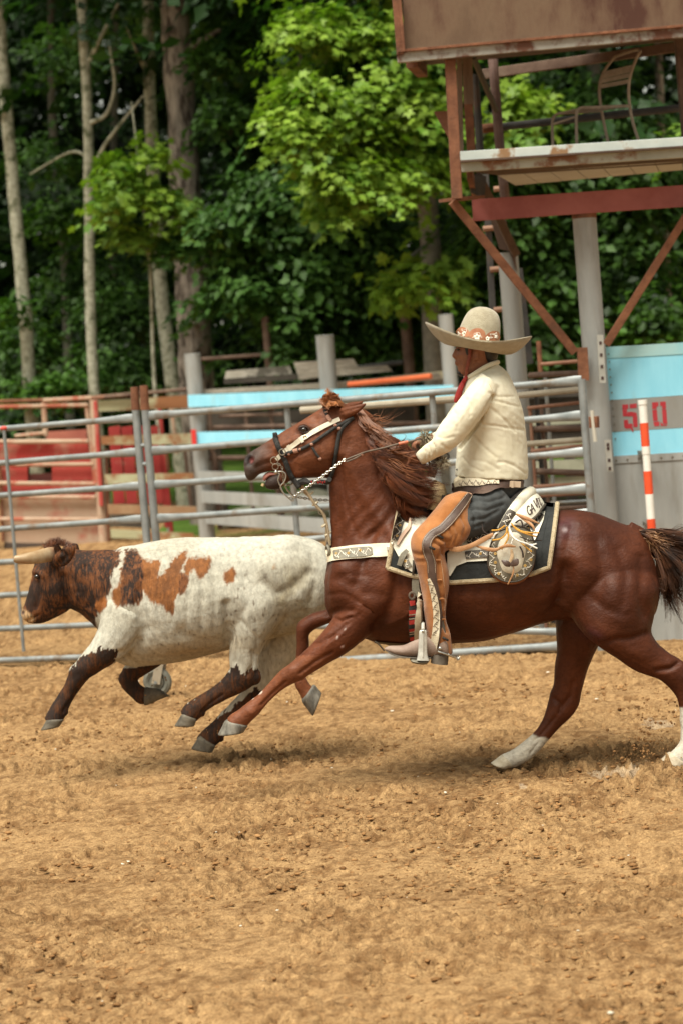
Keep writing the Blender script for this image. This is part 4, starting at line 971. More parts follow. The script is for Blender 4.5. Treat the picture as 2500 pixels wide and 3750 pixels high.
# shirt
cotton = pm('cream_cotton', lin(.62, .565, .425), lin(.70, .65, .52), scale=9, rough=.85, bump=.25, bscale=500, spec=.2, sheen=.15)
def shirt():
    P = [pair_loft(cR, [(792, 742, 1046, 626, .075), (776, 800, 1128, 692, .145), (762, 870, 1180, 792, .19), (748, 960, 1226, 902, .20), (738, 1060, 1262, 1022, .197), (728, 1160, 1284, 1150, .188), (720, 1260, 1296, 1262, .183), (712, 1360, 1303, 1362, .187), (705, 1460, 1306, 1470, .192), (702, 1555, 1304, 1580, .193)], RY, 4, 30),
         path_loft(cR, [(1000, 760, 200, -.12, .08), (930, 860, 235, -.17, .08), (860, 960, 240, -.205, .075), (780, 1065, 238, -.225, .072), (695, 1165, 232, -.235, .068), (625, 1255, 210, -.24, .064), (580, 1300, 170, -.24, .058), (545, 1330, 120, -.238, .045)], RY, 4, 22),
         path_loft(cR, [(640, 1275, 170, -.24, .058), (560, 1318, 158, -.235, .055), (490, 1362, 142, -.21, .048), (430, 1402, 118, -.18, .042), (405, 1418, 100, -.165, .038)], RY, 4, 18),
         path_loft(cR, [(960, 770, 200, .12, .08), (880, 900, 235, .19, .08), (760, 1060, 230, .225, .07), (660, 1180, 180, .235, .06), (590, 1230, 130, .2, .05), (520, 1245, 100, .13, .042)], RY, 4, 18)]
    me = fuse(P, 0.006, 5)
    cr = [([(1000, 930), (1090, 950), (1230, 985)], 13, -.007), ([(1000, 1000), (1100, 1080), (1200, 1190)], 13, -.007),
          ([(920, 1130), (1020, 1140), (1150, 1160), (1270, 1175)], 12, -.008), ([(990, 870), (1060, 905), (1190, 900)], 12, -.006), ([(850, 1230), (940, 1320), (1040, 1400)], 16, -.008), 
          ([(1060, 1440), (1120, 1440), (1190, 1470), (1280, 1530)], 13, -.008), ([(850, 1420), (960, 1440), (1060, 1500)], 14, -.006), ([(760, 1400), (820, 1470), (930, 1520)], 14, -.006), 
          ([(1020, 900), (950, 1020), (880, 1140), (800, 1240), (730, 1330)], 15, -.022), ([(960, 740), (940, 820), (985, 900)], 9, -.004), ([(700, 1340), (640, 1340), (600, 1300)], 15, -.008), ([(760, 870), (820, 960), (830, 1060)], 20, -.005), ([(690, 1010), (730, 1090), (720, 1180)], 18, -.005), ([(560, 1230), (620, 1250), (690, 1230)], 14, -.006), ([(860, 880), (800, 1000), (720, 1120)], 22, .005),
          ([(530, 1290), (545, 1340), (540, 1390)], 9, -.010), ([(490, 1310), (500, 1360), (495, 1410)], 8, -.008), ([(455, 1340), (462, 1380), (460, 1430)], 8, -.007), ([(1120, 680), (1060, 720), (960, 730)], 10, -.004)]
    sculpt(me, [('l', cR, p, w * .8, a * (.62 if a > -.015 else 1)) for p, w, a in cr])
    v, n = get_vn(me); px, py = PROJ(v)
    f = fbm(v * [1, 1, 1.4], 7, 3) - .5; f2 = np.abs(fbm((v + v[:, [2, 0, 1]] * .5) * [1.0, 1, 1.8] + 7, 13, 2) - .5)
    f3 = np.abs(fbm((v + v[:, [1, 2, 0]] * .7) + 3, 24, 2) - .5)
    v = v + n * (f * .010 - f2 * .006 - f3 * .005)[:, None]
    put_v(me, v)
    return place_mesh('shirt', me, cotton, rider)
shirt_o = shirt(); shirt_b = bvh_of(shirt_o)
obj('collar', join([tube([Wc(cR, x, y, RY + d) for x, y, d in ((790, 745, -.02), (830, 735, -.06), (900, 690, -.082), (980, 645, -.075), (1045, 622, -.03), (1045, 622, .03), (980, 645, .075), (900, 690, .082), (830, 735, .06), (790, 745, .02))], .013, 8, 4, flat=1)]), cotton, rider)
seam = pm('shirt_seam', lin(.55, .45, .27), None, rough=.9)
obj('seam', cord(cR, [(985, 800), (1015, 870), (1005, 940), (960, 1040)], shirt_b, .0016, .0005), seam, rider)
obj('button', ball(hit(shirt_b, cR, 722, 1500) if hit(shirt_b, cR, 722, 1500) is not None else Wc(cR, 722, 1500, RY - .05), .006, .004, .006), hairm, rider)
# red neck scarf with its hanging bow
red = pm('red_cloth', lin(.22, .008, .008), lin(.36, .02, .016), scale=40, rough=.7, bump=.4, bscale=90)
obj('neck_scarf', join([path_loft(cR, [(800, 735, 30, -.055, .010), (778, 775, 36, -.05, .014), (760, 805, 40, -.03, .018), (756, 822, 40, 0, .02)], RY, 3, 10),
    path_loft(cR, [(770, 790, 40, -.045, .016), (750, 830, 44, -.06, .010), (732, 880, 46, -.065, .009), (714, 930, 38, -.065, .008), (704, 950, 18, -.065, .005)], RY, 4, 10),
    path_loft(cR, [(775, 790, 30, -.02, .016), (752, 840, 46, -.01, .012), (742, 890, 40, 0, .010), (738, 925, 14, 0, .006)], RY, 4, 10)]), red, rider)
# hat
felt = pm('felt', lin(.32, .275, .195), lin(.41, .36, .265), scale=26, rough=.95, bump=.7, bscale=190, spec=.15, sheen=.3)
def hat():
    crown = pair_loft(cR, [(718, 470, 1070, 470, .098), (717, 425, 1070, 440, .098), (733, 362, 1074, 388, .094), (762, 288, 1076, 305, .087), (795, 226, 1064, 246, .076), (830, 188, 1036, 206, .06), (868, 170, 1000, 182, .042), (905, 163, 962, 168, .018)], RY, 5, 36)
    v, f = crown
    px, py = PROJ(v); d = -.008 * gauss(px, py, *cR(905, 225), 26, 20, -30) - .006 * gauss(px, py, *cR(1010, 235), 22, 24, 0)
    v = v + np.stack([0 * d, -np.sign(v[:, 1] - RY) * d * 0 + np.where(v[:, 1] < RY, -d, d), 0 * d], 1)
    c0 = Wc(cR, 884, 452, RY); s = RY / FPX / 2.24
    up_im = _U; rt = _R
    a = math.radians(-7.2)
    e1 = rt * math.cos(a) + up_im * math.sin(a); e2 = -rt * math.sin(a) + up_im * math.cos(a); e3 = vec((0, -1, 0))
    nT, nR = 96, 14
    top = []; bot = []
    for i in range(nT):
        t = 2 * math.pi * i / nT; ct, st = math.cos(t), math.sin(t)
        r0 = 1 / math.hypot(ct / .116, st / .100); Rm = 1 / math.hypot(ct / .279, st / .262)
        eh = (.066 if ct < 0 else .062) * ct * ct + .004 * st * st
        rowt = []; rowb = []
        for k in range(nR):
            q = k / (nR - 1)
            r = r0 * .9 + (Rm - r0 * .9) * q
            base = -.030 - .017 * math.sin(min(1, q * 1.6) * math.pi / 2)
            base -= .006 * ct * (1 if ct > 0 else .6)
            h = base + (eh - base) * q ** (2.6 if ct > .3 else 2.0)
            p = c0 + e1 * r * ct + e3 * r * st + e2 * h
            th = .0055 * (1 - .2 * q)
            rowt.append(p + e2 * th); rowb.append(p - e2 * th)
        top.append(rowt); bot.append(rowb)
    A = np.array(top); B = np.array(bot)
    # rolled rim
    V = np.concatenate([A.reshape(-1, 3), B.reshape(-1, 3)]); o = nT * nR; Fc = []
    for i in range(nT):
        j = (i + 1) % nT
        for k in range(nR - 1):
            Fc.append((i * nR + k, i * nR + k + 1, j * nR + k + 1, j * nR + k)); Fc.append((o + i * nR + k, o + j * nR + k, o + j * nR + k + 1, o + i * nR + k + 1))
        Fc.append((i * nR + nR - 1, o + i * nR + nR - 1, o + j * nR + nR - 1, j * nR + nR - 1))
        Fc.append((i * nR, j * nR, o + j * nR, o + i * nR))
    return (v, f), (V, Fc)
(cv, br_) = hat()
hat_o = obj('hat', join([cv, br_]), felt, rider, sharp=60)
hat_b = bvh_of(hat_o)
crown_tmp = BVHTree.FromPolygons([tuple(p) for p in cv[0]], cv[1])
bandm = pm('hat_band_leather', lin(.30, .105, .05), lin(.40, .17, .085), scale=30, rough=.7, bump=.3, bscale=150)
thread = pm('white_thread', lin(.72, .66, .56), lin(.82, .78, .70), scale=60, rough=.8)
obj('hat_band', join([strap(cR, [(716, 405, 26), (780, 424, 30), (850, 436, 30), (940, 440, 30), (1062, 430, 26)], crown_tmp, .001, .002, 6),
    strap(cR, [(722, 392, 50), (760, 372, 84), (800, 392, 60), (812, 410, 26)], crown_tmp, .001, .0025, 6),
    strap(cR, [(834, 420, 40), (856, 396, 84), (886, 388, 96), (915, 394, 84), (936, 424, 36)], crown_tmp, .001, .0025, 6),
    strap(cR, [(948, 430, 30), (985, 414, 66), (1020, 405, 84), (1055, 400, 70), (1070, 396, 50)], crown_tmp, .001, .0025, 6)]), bandm, hat_o)
for (x, y, r) in ((784, 388, .0155), (884, 414, .0185), (968, 426, .013), (742, 374, .010), (1030, 408, .010)):
    p = hit(crown_tmp, cR, x, y, .004)
    if p is not None: obj('flower', flower(p, r, 5), thread, hat_o)
for k, (st, am, nl) in enumerate((([(725, 395), (765, 350), (800, 370)], 26, 4), ([(845, 420), (885, 375), (925, 415)], 10, 5), ([(985, 420), (1020, 385), (1055, 410)], 24, 5))):
    obj('band_stitching', vine(cR, st, crown_tmp, .004, am, nl, .0011, k), thread, hat_o)
# braided chin strap
obj('chin_strap', braid([Wc(cR, x, y, RY + d) for x, y, d in ((826, 500, -.085), (824, 560, -.087), (813, 620, -.082), (802, 670, -.074), (796, 720, -.058), (792, 745, -.03))], .0085, 7, 3), pm('braid_leather', lin(.16, .03, .014), lin(.26, .06, .03), scale=60, rough=.6), hat_o)
# trousers, belt
denim = pm('charcoal_denim', lin(.040, .042, .043), lin(.075, .077, .078), scale=14, rough=.9, bump=.4, bscale=300, spec=.2)
def trousers():
    P = [pair_loft(cG, [(600, 110, 1120, 110, .165), (612, 180, 1095, 190, .175), (640, 260, 1060, 280, .18), (700, 330, 1000, 360, .17), (760, 400, 940, 420, .12)], RY, 4, 22)]
    for s in (-1, 1):
        P.append(path_loft(cG, [(980, 215, 260, s * .10, .10), (880, 300, 285, s * .18, .105), (760, 380, 268, s * .25, .10), (620, 450, 230, s * .305, .088), (480, 520, 190, s * .33, .078), (430, 600, 160, s * .335, .07), (450, 800, 140, s * .335, .06), (480, 1050, 120, s * .335, .05), (500, 1250, 100, s * .335, .042)], RY, 4, 18))
    me = fuse(P, .008, 5)
    sculpt(me, [('l', cG, p, 12, -.009) for p in ([(760, 250), (860, 270), (960, 240)], [(740, 320), (850, 330), (960, 290)], [(740, 400), (830, 390), (930, 330)], [(760, 450), (820, 430)], [(980, 220), (1040, 260)], [(720, 300), (760, 360), (760, 420)])])
    return place_mesh('trousers', me, denim, rider)
tr_o = trousers(); tr_b = bvh_of(tr_o, shirt_o)
beltm = pm('brown_leather', lin(.062, .036, .028), lin(.105, .064, .05), scale=12, rough=.42, bump=.25, bscale=160)
cream = pm('cream_leather', lin(.56, .47, .33), lin(.68, .60, .46), scale=16, rough=.5, bump=.25, bscale=140)
belt = obj('belt', strap(cG, [(592, 168, 70), (650, 172, 80), (730, 178, 84), (800, 172, 100), (850, 165, 90), (900, 152, 70), (980, 146, 50), (1095, 145, 46)], tr_b, .014, .006, 6, nw=5), beltm, rider)
obj('belt_overlay', strap(cG, [(628, 142, 42), (660, 134, 46), (720, 132, 44), (780, 134, 44), (830, 132, 46), (880, 132, 42), (925, 138, 28)], tr_b, .024, .005, 6, nw=5), cream, belt)
bb = bvh_of(belt, tr_o); dk = pm('carved_line', lin(.10, .065, .045), None, rough=.7)
obj('carving', vine(cG, [(642, 138), (720, 132), (800, 134), (912, 136)], bvh_of(bpy.data.objects['belt_overlay']), .001, 26, 12, .0013, 5), dk, belt, kind='stuff')
obj('buckle', join([beam(Wc(cG, 1010, 142, RY - .21), Wc(cG, 1085, 146, RY - .20), .012, .03), beam(Wc(cG, 1028, 120, RY - .215), Wc(cG, 1028, 168, RY - .215), .012, .012)]), pm('pale_buckle', lin(.5, .38, .27), None, rough=.5), belt)
# chaps
suede = pm('orange_suede', lin(.27, .098, .028), lin(.39, .160, .055), scale=8, rough=.95, bump=.35, bscale=240, spec=.12, sheen=.3, c3=lin(.19, .065, .02), s3=3.0, lo3=.5, hi3=.8)
def chap(s):
    P = [pair_loft(cG, [(648, 192, 740, 208, .07, s * .24), (545, 235, 722, 300, .09, s * .27), (455, 345, 735, 395, .10, s * .30), (372, 432, 732, 478, .102, s * .325), (312, 512, 650, 588, .098, s * .34), (296, 578, 552, 622, .092, s * .35), (312, 662, 546, 668, .084, s * .35), (345, 770, 568, 760, .08, s * .347), (370, 900, 573, 880, .078, s * .343), (388, 1020, 556, 1020, .074, s * .34), (402, 1130, 556, 1120, .07, s * .34), (415, 1240, 580, 1205, .064, s * .34), (430, 1330, 590, 1285, .052, s * .34), (446, 1372, 598, 1362, .042, s * .34)], RY, 5, 26)]
    me = fuse(P, .007, 4)
    sculpt(me, [('l', cG, p, w, a) for p, w, a in (([(500, 520), (560, 560), (560, 620)], 18, -.020), ([(470, 560), (520, 600), (530, 640)], 12, -.016), ([(600, 420), (640, 500), (610, 580)], 12, -.008), ([(660, 380), (690, 450), (670, 520)], 12, -.007), ([(560, 440), (600, 520), (580, 590)], 10, -.008),
        ([(310, 640), (360, 650), (420, 640)], 14, -.010), ([(330, 700), (390, 700)], 14, -.006), ([(490, 660), (500, 800), (515, 960), (510, 1100)], 12, -.010), ([(350, 800), (380, 900), (385, 1000)], 20, -.006), ([(400, 560), (350, 520), (330, 500)], 24, .006), ([(540, 1080), (530, 1140), (560, 1200)], 14, -.012), ([(500, 950), (560, 960)], 12, -.008), ([(420, 380), (520, 330), (600, 280)], 30, .005))])
    v, n = get_vn(me); v = v + n * ((fbm(v * [1, 1, .6], 12, 3) - .5) * .014)[:, None]; put_v(me, v)
    return place_mesh('chap', me, suede, rider)
chap_o = chap(-1); chap(1)
chap_b = bvh_of(chap_o)
strip = obj('chap_trim', strap(cG, [(722, 214, 44), (660, 300, 58), (590, 390, 62), (520, 462, 60), (455, 500, 60), (415, 560, 66), (420, 630, 70), (445, 700, 62), (450, 780, 62), (462, 860, 54), (492, 950, 34), (508, 1060, 30), (506, 1180, 26), (492, 1280, 24), (474, 1370, 20)], chap_b, .003, .004, 5, nw=5), beltm, chap_o)
sb2 = bvh_of(strip, chap_o)
inlay = obj('chap_inlay', strap(cG, [(428, 822, 20), (448, 880, 36), (468, 960, 42), (482, 1060, 44), (482, 1150, 46), (474, 1240, 52), (460, 1310, 52), (452, 1372, 34)], sb2, .002, .004, 5, nw=5), cream, chap_o)
ib = bvh_of(inlay)
obj('carving', vine(cG, [(432, 835), (460, 930), (480, 1060), (482, 1150), (474, 1230)], ib, .001, 26, 13, .0013, 3), dk, chap_o, kind='stuff')
obj('concho', join([ball(hit(sb2, cG, 448, 1340, .004), .014, .004, .022), ]), pm('silver', lin(.55, .54, .5), lin(.35, .34, .32), scale=80, rough=.3, metal=.9), chap_o)
stitch = pm('pale_stitch', lin(.55, .42, .3), None, rough=.9)
def offset_path(st, k):
    S = catmull(np.array(st, float), 3); T = np.gradient(S[:, :2], axis=0); T /= np.linalg.norm(T, axis=1)[:, None]
    return S[:, :2] + np.stack([-T[:, 1], T[:, 0]], 1) * S[:, 2:3] * k
TRIM = [(722, 214, 44), (660, 300, 58), (590, 390, 62), (520, 462, 60), (455, 500, 60), (415, 560, 66), (420, 630, 70), (445, 700, 62), (450, 780, 62)]
for k in (-.4, .4):
    obj('stitching', tube(drape(sb2, cG, offset_path(TRIM, k), .0045, RY - .4), .0009, 4), stitch, chap_o)
obj('stitching', cord(cG, [(515, 690), (530, 800), (545, 950), (540, 1050)], chap_b, .0008, .001), stitch, chap_o)
for (x, y) in ((490, 690), (497, 832), (515, 968), (524, 1115)):
    p = hit(chap_b, cG, x, y, .004)
    obj('leather_tie', tube([p + vec((-.014, 0, -.002)), p + vec((0, -.006, .002)), p + vec((.014, 0, -.001))], .005, 7, 2), suede, chap_o)
for (x, y) in ((512, 518), (452, 600), (545, 1252)):
    p = hit(chap_b, cG, x, y, .004)
    obj('toggle', tube([p + vec((-.013, -.004, .008)), p + vec((0, -.009, 0)), p + vec((.013, -.004, -.009))], .006, 7, 2), hairm, chap_o)
# boot with spur
bootm = pm('taupe_boot_leather', lin(.20, .135, .105), lin(.28, .2, .16), scale=14, rough=.75, bump=.25, bscale=160)
solem = pm('boot_sole', lin(.075, .06, .045), lin(.15, .125, .1), scale=18, rough=.8)
def boot(s, Y):
    b = obj('boot', pair_loft(cM, [(28, 1072, 36, 1096, .012), (90, 1040, 100, 1140, .026), (180, 1036, 190, 1172, .037), (300, 1028, 300, 1190, .043), (400, 985, 400, 1200, .044), (500, 945, 500, 1206, .042), (610, 915, 610, 1205, .038), (720, 890, 720, 1200, .037), (820, 880, 840, 1190, .037), (900, 920, 915, 1180, .034), (935, 1000, 945, 1160, .022)], Y, 4, 18), bootm, rider)
    obj('boot_shaft', pair_loft(cM, [(640, 1040, 925, 1040, .036), (680, 880, 915, 880, .038), (690, 700, 890, 700, .036), (690, 560, 860, 560, .03)], Y, 3, 16), solem, b)
    obj('sole', pair_loft(cM, [(34, 1082, 40, 1106, .014), (110, 1124, 112, 1158, .029), (210, 1160, 212, 1190, .040), (320, 1180, 322, 1208, .045), (440, 1190, 440, 1216, .044), (560, 1195, 560, 1222, .038), (690, 1192, 690, 1222, .036)], Y, 4, 14), solem, b)
    obj('heel', pair_loft(cM, [(700, 1165, 945, 1165, .036), (692, 1240, 940, 1240, .037), (690, 1285, 932, 1312, .036)], Y, 1, 18), solem, b, sharp=40)
    if s < 0:
        sv = MATS['silver']
        sp = obj('spur', join([tube([Wc(cM, 790, 1120, Y - .04), Wc(cM, 880, 1150, Y - .042), Wc(cM, 970, 1180, Y - .02), Wc(cM, 1040, 1205, Y)], .006, 8, 3), tube([Wc(cM, 940, 1165, Y - .03), Wc(cM, 985, 1185, Y), Wc(cM, 940, 1165, Y + .03)], .006, 8, 3), ball(Wc(cM, 822, 1078, Y - .045), .010, .006, .010)]), sv, b)
        star = []
        for k in range(10):
            t = k * math.pi / 5; c0 = Wc(cM, 1078, 1218, Y)
            star.append(tube([c0, c0 + vec((math.cos(t), 0, math.sin(t))) * .0125], [.004, .0012], 5))
        obj('rowel', join(star + [ring_torus(Wc(cM, 1078, 1218, Y), (0, 1, 0), .008, .0025)]), sv, b)
    return b
boot(-1, HY - .36); boot(1, HY + .36)
# ------------------------------------------------------------------ saddle, pad, breast collar
horse_body_o = bpy.data.objects['body']
hb_b = bvh_of(horse_body_o)
TR = np.array([(103, 400, 520, .09), (137, 300, 590, .18), (218, 230, 640, .225), (330, 150, 680, .245), (450, 110, 688, .262), (600, 150, 680, .285), (750, 165, 668, .30), (880, 163, 632, .30), (992, 148, 595, .29), (1100, 130, 580, .28), (1200, 140, 610, .265)], float)
def trunk(c, x, y, off, side=-1):
    """point on the horse's barrel at a pixel, pushed out by off"""
    sx, sy = c(x, y); hx, hy = (sx - 1100) * 1.12, (sy - 1750) * 1.12
    T = np.interp(hx, TR[:, 0], TR[:, 1]); B = np.interp(hx, TR[:, 0], TR[:, 2]); t = np.interp(hx, TR[:, 0], TR[:, 3])
    q = np.clip((hy - (T + B) / 2) / ((B - T) / 2), -1, 1)
    s = math.sqrt(max(0, 1 - q * q))
    Y = HY + side * (t + off) * s
    # near the spine push upward instead of outward
    lift_px = off * 0.9 * 786 / 1.12 * (1 - s) if q < 0 else 0
    return W(sx, sy - lift_px, Y)
def lerp_poly(P, n):
    P = np.array(P, float); L = np.concatenate([[0], np.cumsum(np.linalg.norm(np.diff(P, axis=0), axis=1))])
    u = np.linspace(0, L[-1], n); return np.stack([np.interp(u, L, P[:, 0]), np.interp(u, L, P[:, 1])], 1)
def barrel_sheet(c, low, top, off, thick, nu=40, nv=14, both=True, amp=0.0):
    """sheet on the barrel between a lower pixel edge and an upper pixel edge, carried over to the far side"""
    A = lerp_poly(low, nu); B = lerp_poly(top, nu)
    rows = []
    for k in range(nv): 
        q = k / (nv - 1); rows.append([trunk(c, *(A[i] * (1 - q) + B[i] * q), off + amp * math.sin(i * 1.3) * math.sin(k * 1.1), -1) for i in range(nu)])
    if both:
        for k in range(nv - 1, -1, -1):
            q = k / (nv - 1); rows.append([trunk(c, *(A[i] * (1 - q) + B[i] * q), off, 1) for i in range(nu)])
    G = np.array(rows); m = len(rows)
    cen = np.array([trunk(c, *((A[i] + B[i]) / 2), -.12, -1) * [1, 0, 1] + [0, HY, 0] for i in range(nu)])
    d = G - cen[None]; d[..., 1] *= 1; d /= np.linalg.norm(d, axis=2)[..., None]
    V = np.concatenate([G.reshape(-1, 3), (G - d * thick).reshape(-1, 3)]); o = m * nu; Fc = []
    for k in range(m - 1):
        for i in range(nu - 1):
            Fc.append((k * nu + i, k * nu + i + 1, (k + 1) * nu + i + 1, (k + 1) * nu + i)); Fc.append((o + k * nu + i, o + (k + 1) * nu + i, o + (k + 1) * nu + i + 1, o + k * nu + i + 1))
    for i in range(nu - 1):
        Fc.append((i, o + i, o + i + 1, i + 1)); b = (m - 1) * nu; Fc.append((b + i, b + i + 1, o + b + i + 1, o + b + i))
    for k in range(m - 1):
        a = k * nu; b = (k + 1) * nu; Fc.append((a, b, o + b, o + a)); Fc.append((a + nu - 1, o + a + nu - 1, o + b + nu - 1, b + nu - 1))
    return (V, Fc), G
saddle = thing('saddle', 'white and brown embroidered western saddle with round leather pouch and black pad on the horse', 'saddle', Wc(cG, 800, 520, HY))
padm = pm('black_pad_cloth', lin(.016, .017, .017), lin(.034, .035, .035), scale=7, rough=.9, bump=.5, bscale=60, spec=.25)
fleece = pm('fleece', lin(.38, .285, .17), lin(.55, .45, .30), scale=40, rough=.95, bump=1.0, bscale=170)
low = [(132, 745), (300, 800), (590, 850), (900, 832), (1160, 790), (1290, 742)]
topl = [(225, 290), (420, 235), (700, 262), (1000, 275), (1200, 300), (1350, 318)]
(padv, padG) = barrel_sheet(cG, low, topl, .030, .022, 44, 16)
pad = obj('saddle_pad', padv, padm, saddle, sharp=50)
pad_b = bvh_of(pad)
nv = 16
edge = [padG[0, i] for i in range(44)]
fr = [padG[k, 0] for k in range(nv)]; rr = [padG[k, -1] for k in range(nv)]
obj('fleece_edge', tube(fr[::-1] + edge + rr[1:], .0125, 8, 1), fleece, saddle)
# quilting seams of the pad
for x in (1205, 1245):
    obj('quilt_seam', cord(cG, [(x, 730), (x - 5, 600), (x + 15, 470), (x + 40, 370)], pad_b, .0022, .001), MATS['black_pad_cloth'], saddle)
white = pm('white_saddle_leather', lin(.60, .55, .44), lin(.74, .70, .60), scale=10, rough=.5, bump=.2, bscale=120, c3=lin(.45, .38, .27), s3=4, lo3=.58, hi3=.8)
dark = pm('dark_tooled_leather', lin(.040, .029, .020), lin(.075, .056, .04), scale=20, rough=.55, bump=.3, bscale=150)
grey = pm('grey_tooled_leather', lin(.13, .115, .085), lin(.21, .185, .14), scale=20, rough=.6, bump=.3, bscale=150)
tan = pm('tan_strap_leather', lin(.33, .155, .065), lin(.47, .25, .12), scale=14, rough=.6, bump=.25, bscale=140)
silver = MATS['silver']; thread = MATS['white_thread']
gold = pm('gold_thread', lin(.55, .33, .09), lin(.62, .42, .16), scale=50, rough=.7)
# skirts
sk = obj('front_skirt', panel(cG, [(205, 355), (255, 315), (320, 345), (390, 370), (430, 400), (400, 450), (360, 490), (330, 560), (330, 700), (312, 775), (250, 735), (205, 650), (155, 560), (180, 450)], pad_b, .004, .007, 26), white, saddle)
sk2 = obj('rear_skirt', panel(cG, [(560, 640), (640, 560), (730, 495), (830, 440), (900, 415), (1000, 420), (1090, 430), (1000, 560), (880, 600), (865, 690), (700, 700), (625, 730), (582, 800), (560, 800)], pad_b, .004, .008, 26), white, saddle)
sk3 = obj('cantle_skirt', panel(cG, [(1100, 460), (1160, 420), (1225, 345), (1262, 340), (1250, 400), (1200, 520), (1180, 560), (1120, 560)], pad_b, .004, .008, 22), white, saddle)
skb = bvh_of(pad, sk, sk2, sk3)
def trim(path, w, seed, m=None, vm=None, amp=26, nl=5, flowers=()):
    t = obj('tooled_border', strap(cG, [(x, y, w) for x, y in path], skb, .003, .004, 5, nw=5), m or dark, saddle)
    tb = bvh_of(t)
    obj('vine_embroidery', vine(cG, path, tb, .001, amp, nl, .0015, seed), vm or thread, t, kind='stuff')
    for (x, y) in flowers:
        p = hit(tb, cG, x, y, .002)
        if p is not None: obj('flower', flower(p, .0085, 5), gold, t)
    return t
trim([(240, 345), (222, 400), (205, 460), (190, 545)], 62, 1, amp=34, nl=5, flowers=((222, 440), (200, 515), (240, 350)))
trim([(235, 650), (255, 690), (285, 740)], 52, 2, grey, amp=28, nl=3, flowers=((260, 695),))
trim([(700, 545), (760, 530), (870, 505)], 52, 3, amp=26, nl=5)
trim([(690, 655), (740, 648), (800, 642), (860, 640)], 56, 4, amp=26, nl=5, flowers=((797, 642),))
trim([(1230, 350), (1200, 400), (1160, 450), (1140, 500)], 58, 5, amp=32, nl=4, flowers=((1140, 462),))
# seat
seat = obj('seat', pair_loft(cG, [(520, 190, 500, 300, .10), (600, 260, 590, 330, .13), (750, 290, 740, 360, .16), (900, 260, 900, 360, .17), (1020, 200, 1010, 370, .16), (1090, 215, 1060, 400, .14)], HY, 4, 20), pm('black_seat_leather', lin(.016, .012, .010), lin(.03, .024, .02), scale=12, rough=.6), saddle)
# cantle: rolled white rim, black inner face, white back with lettering
rim_pts = [(940, 472, -.235), (985, 395, -.225), (1050, 305, -.18), (1120, 228, -.10), (1158, 200, 0), (1120, 228, .10), (1050, 305, .18), (985, 395, .225), (940, 472, .235)]
rim = [Wc(cG, x, y, HY + d) for x, y, d in rim_pts]
obj('cantle_rim', tube(rim, .031, 12, 4), white, saddle)
obj('cantle_piping', tube([Wc(cG, x - 40, y - 12, HY + d * 1.02) for x, y, d in rim_pts], .019, 8, 4), MATS['black_seat_leather'], saddle)
base_pts = [(1070, 462, -.262), (1130, 425, -.262), (1200, 372, -.21), (1240, 318, -.13), (1262, 288, 0), (1240, 318, .13), (1200, 372, .21), (1130, 425, .262), (1070, 462, .262)]
R1 = catmull(np.array(rim) + [.01, 0, -.004], 4); B1 = catmull(np.array([Wc(cG, x, y, HY + d) for x, y, d in base_pts]), 4)
Gd = np.array([R1 * (1 - q) + B1 * q + np.array([.0, 0, .02]) * math.sin(q * math.pi) + (R1 - R1.mean(0)) * [0, .10 * math.sin(q * math.pi), 0] for q in np.linspace(0, 1, 9)])
m_, n_ = Gd.shape[:2]
Vc = np.concatenate([Gd.reshape(-1, 3), (Gd + [-.012, 0, -.02]).reshape(-1, 3)]); Fq = []
for a in range(m_ - 1):
    for b in range(n_ - 1):
        Fq.append((a * n_ + b, a * n_ + b + 1, (a + 1) * n_ + b + 1, (a + 1) * n_ + b))
        o_ = m_ * n_; Fq.append((o_ + a * n_ + b, o_ + (a + 1) * n_ + b, o_ + (a + 1) * n_ + b + 1, o_ + a * n_ + b + 1))
cant = obj('cantle_back', (Vc, Fq), white, saddle)
cant_b = bvh_of(cant)
obj('cantle_edge', tube(B1, .007, 8), dark, saddle)
inkm = pm('dark_lettering', lin(.045, .022, .02), None, rough=.7)
# letters G A V I L as strokes with serifs, laid on the cantle back
GL = {'G': [[(.9, .8), (.6, 1), (.2, .85), (.05, .5), (.2, .15), (.6, 0), (.92, .15), (.92, .45)], [(.65, .45), (1.05, .45)]],
      'A': [[(0, 0), (.5, 1), (1, 0)], [(.2, .36), (.8, .36)], [(-.12, 0), (.15, 0)], [(.82, 0), (1.12, 0)]],
      'V': [[(0, 1), (.5, 0), (1, 1)], [(-.12, 1), (.2, 1)], [(.8, 1), (1.12, 1)]], 'I': [[(.5, 0), (.5, 1)], [(.25, 0), (.75, 0)], [(.25, 1), (.75, 1)]],
      'L': [[(.3, 1), (.3, 0), (.9, 0), (.95, .2)], [(.1, 1), (.5, 1)]]}
spots = [('G', (1142, 372), 30, 66), ('A', (1168, 350), 24, 66), ('V', (1196, 322), 22, 64), ('I', (1212, 312), 16, 60), ('L', (1226, 300), 16, 56)]
for ch, (ox, oy), wd, ht in spots:
    parts = []
    for stroke in GL[ch]:
        px_ = [(ox + u * wd * .85 - v * ht * .28 + v * 0, oy - u * wd * .68 - v * ht * .92) for u, v in stroke]
        q = drape(cant_b, cG, lerp_poly(px_, max(4, len(px_) * 3)), .003, HY - .15)
        parts.append(tube(q, .0026 if len(stroke) > 2 or ch in 'I' else .002, 5))
    obj('letter', join(parts), inkm, cant)
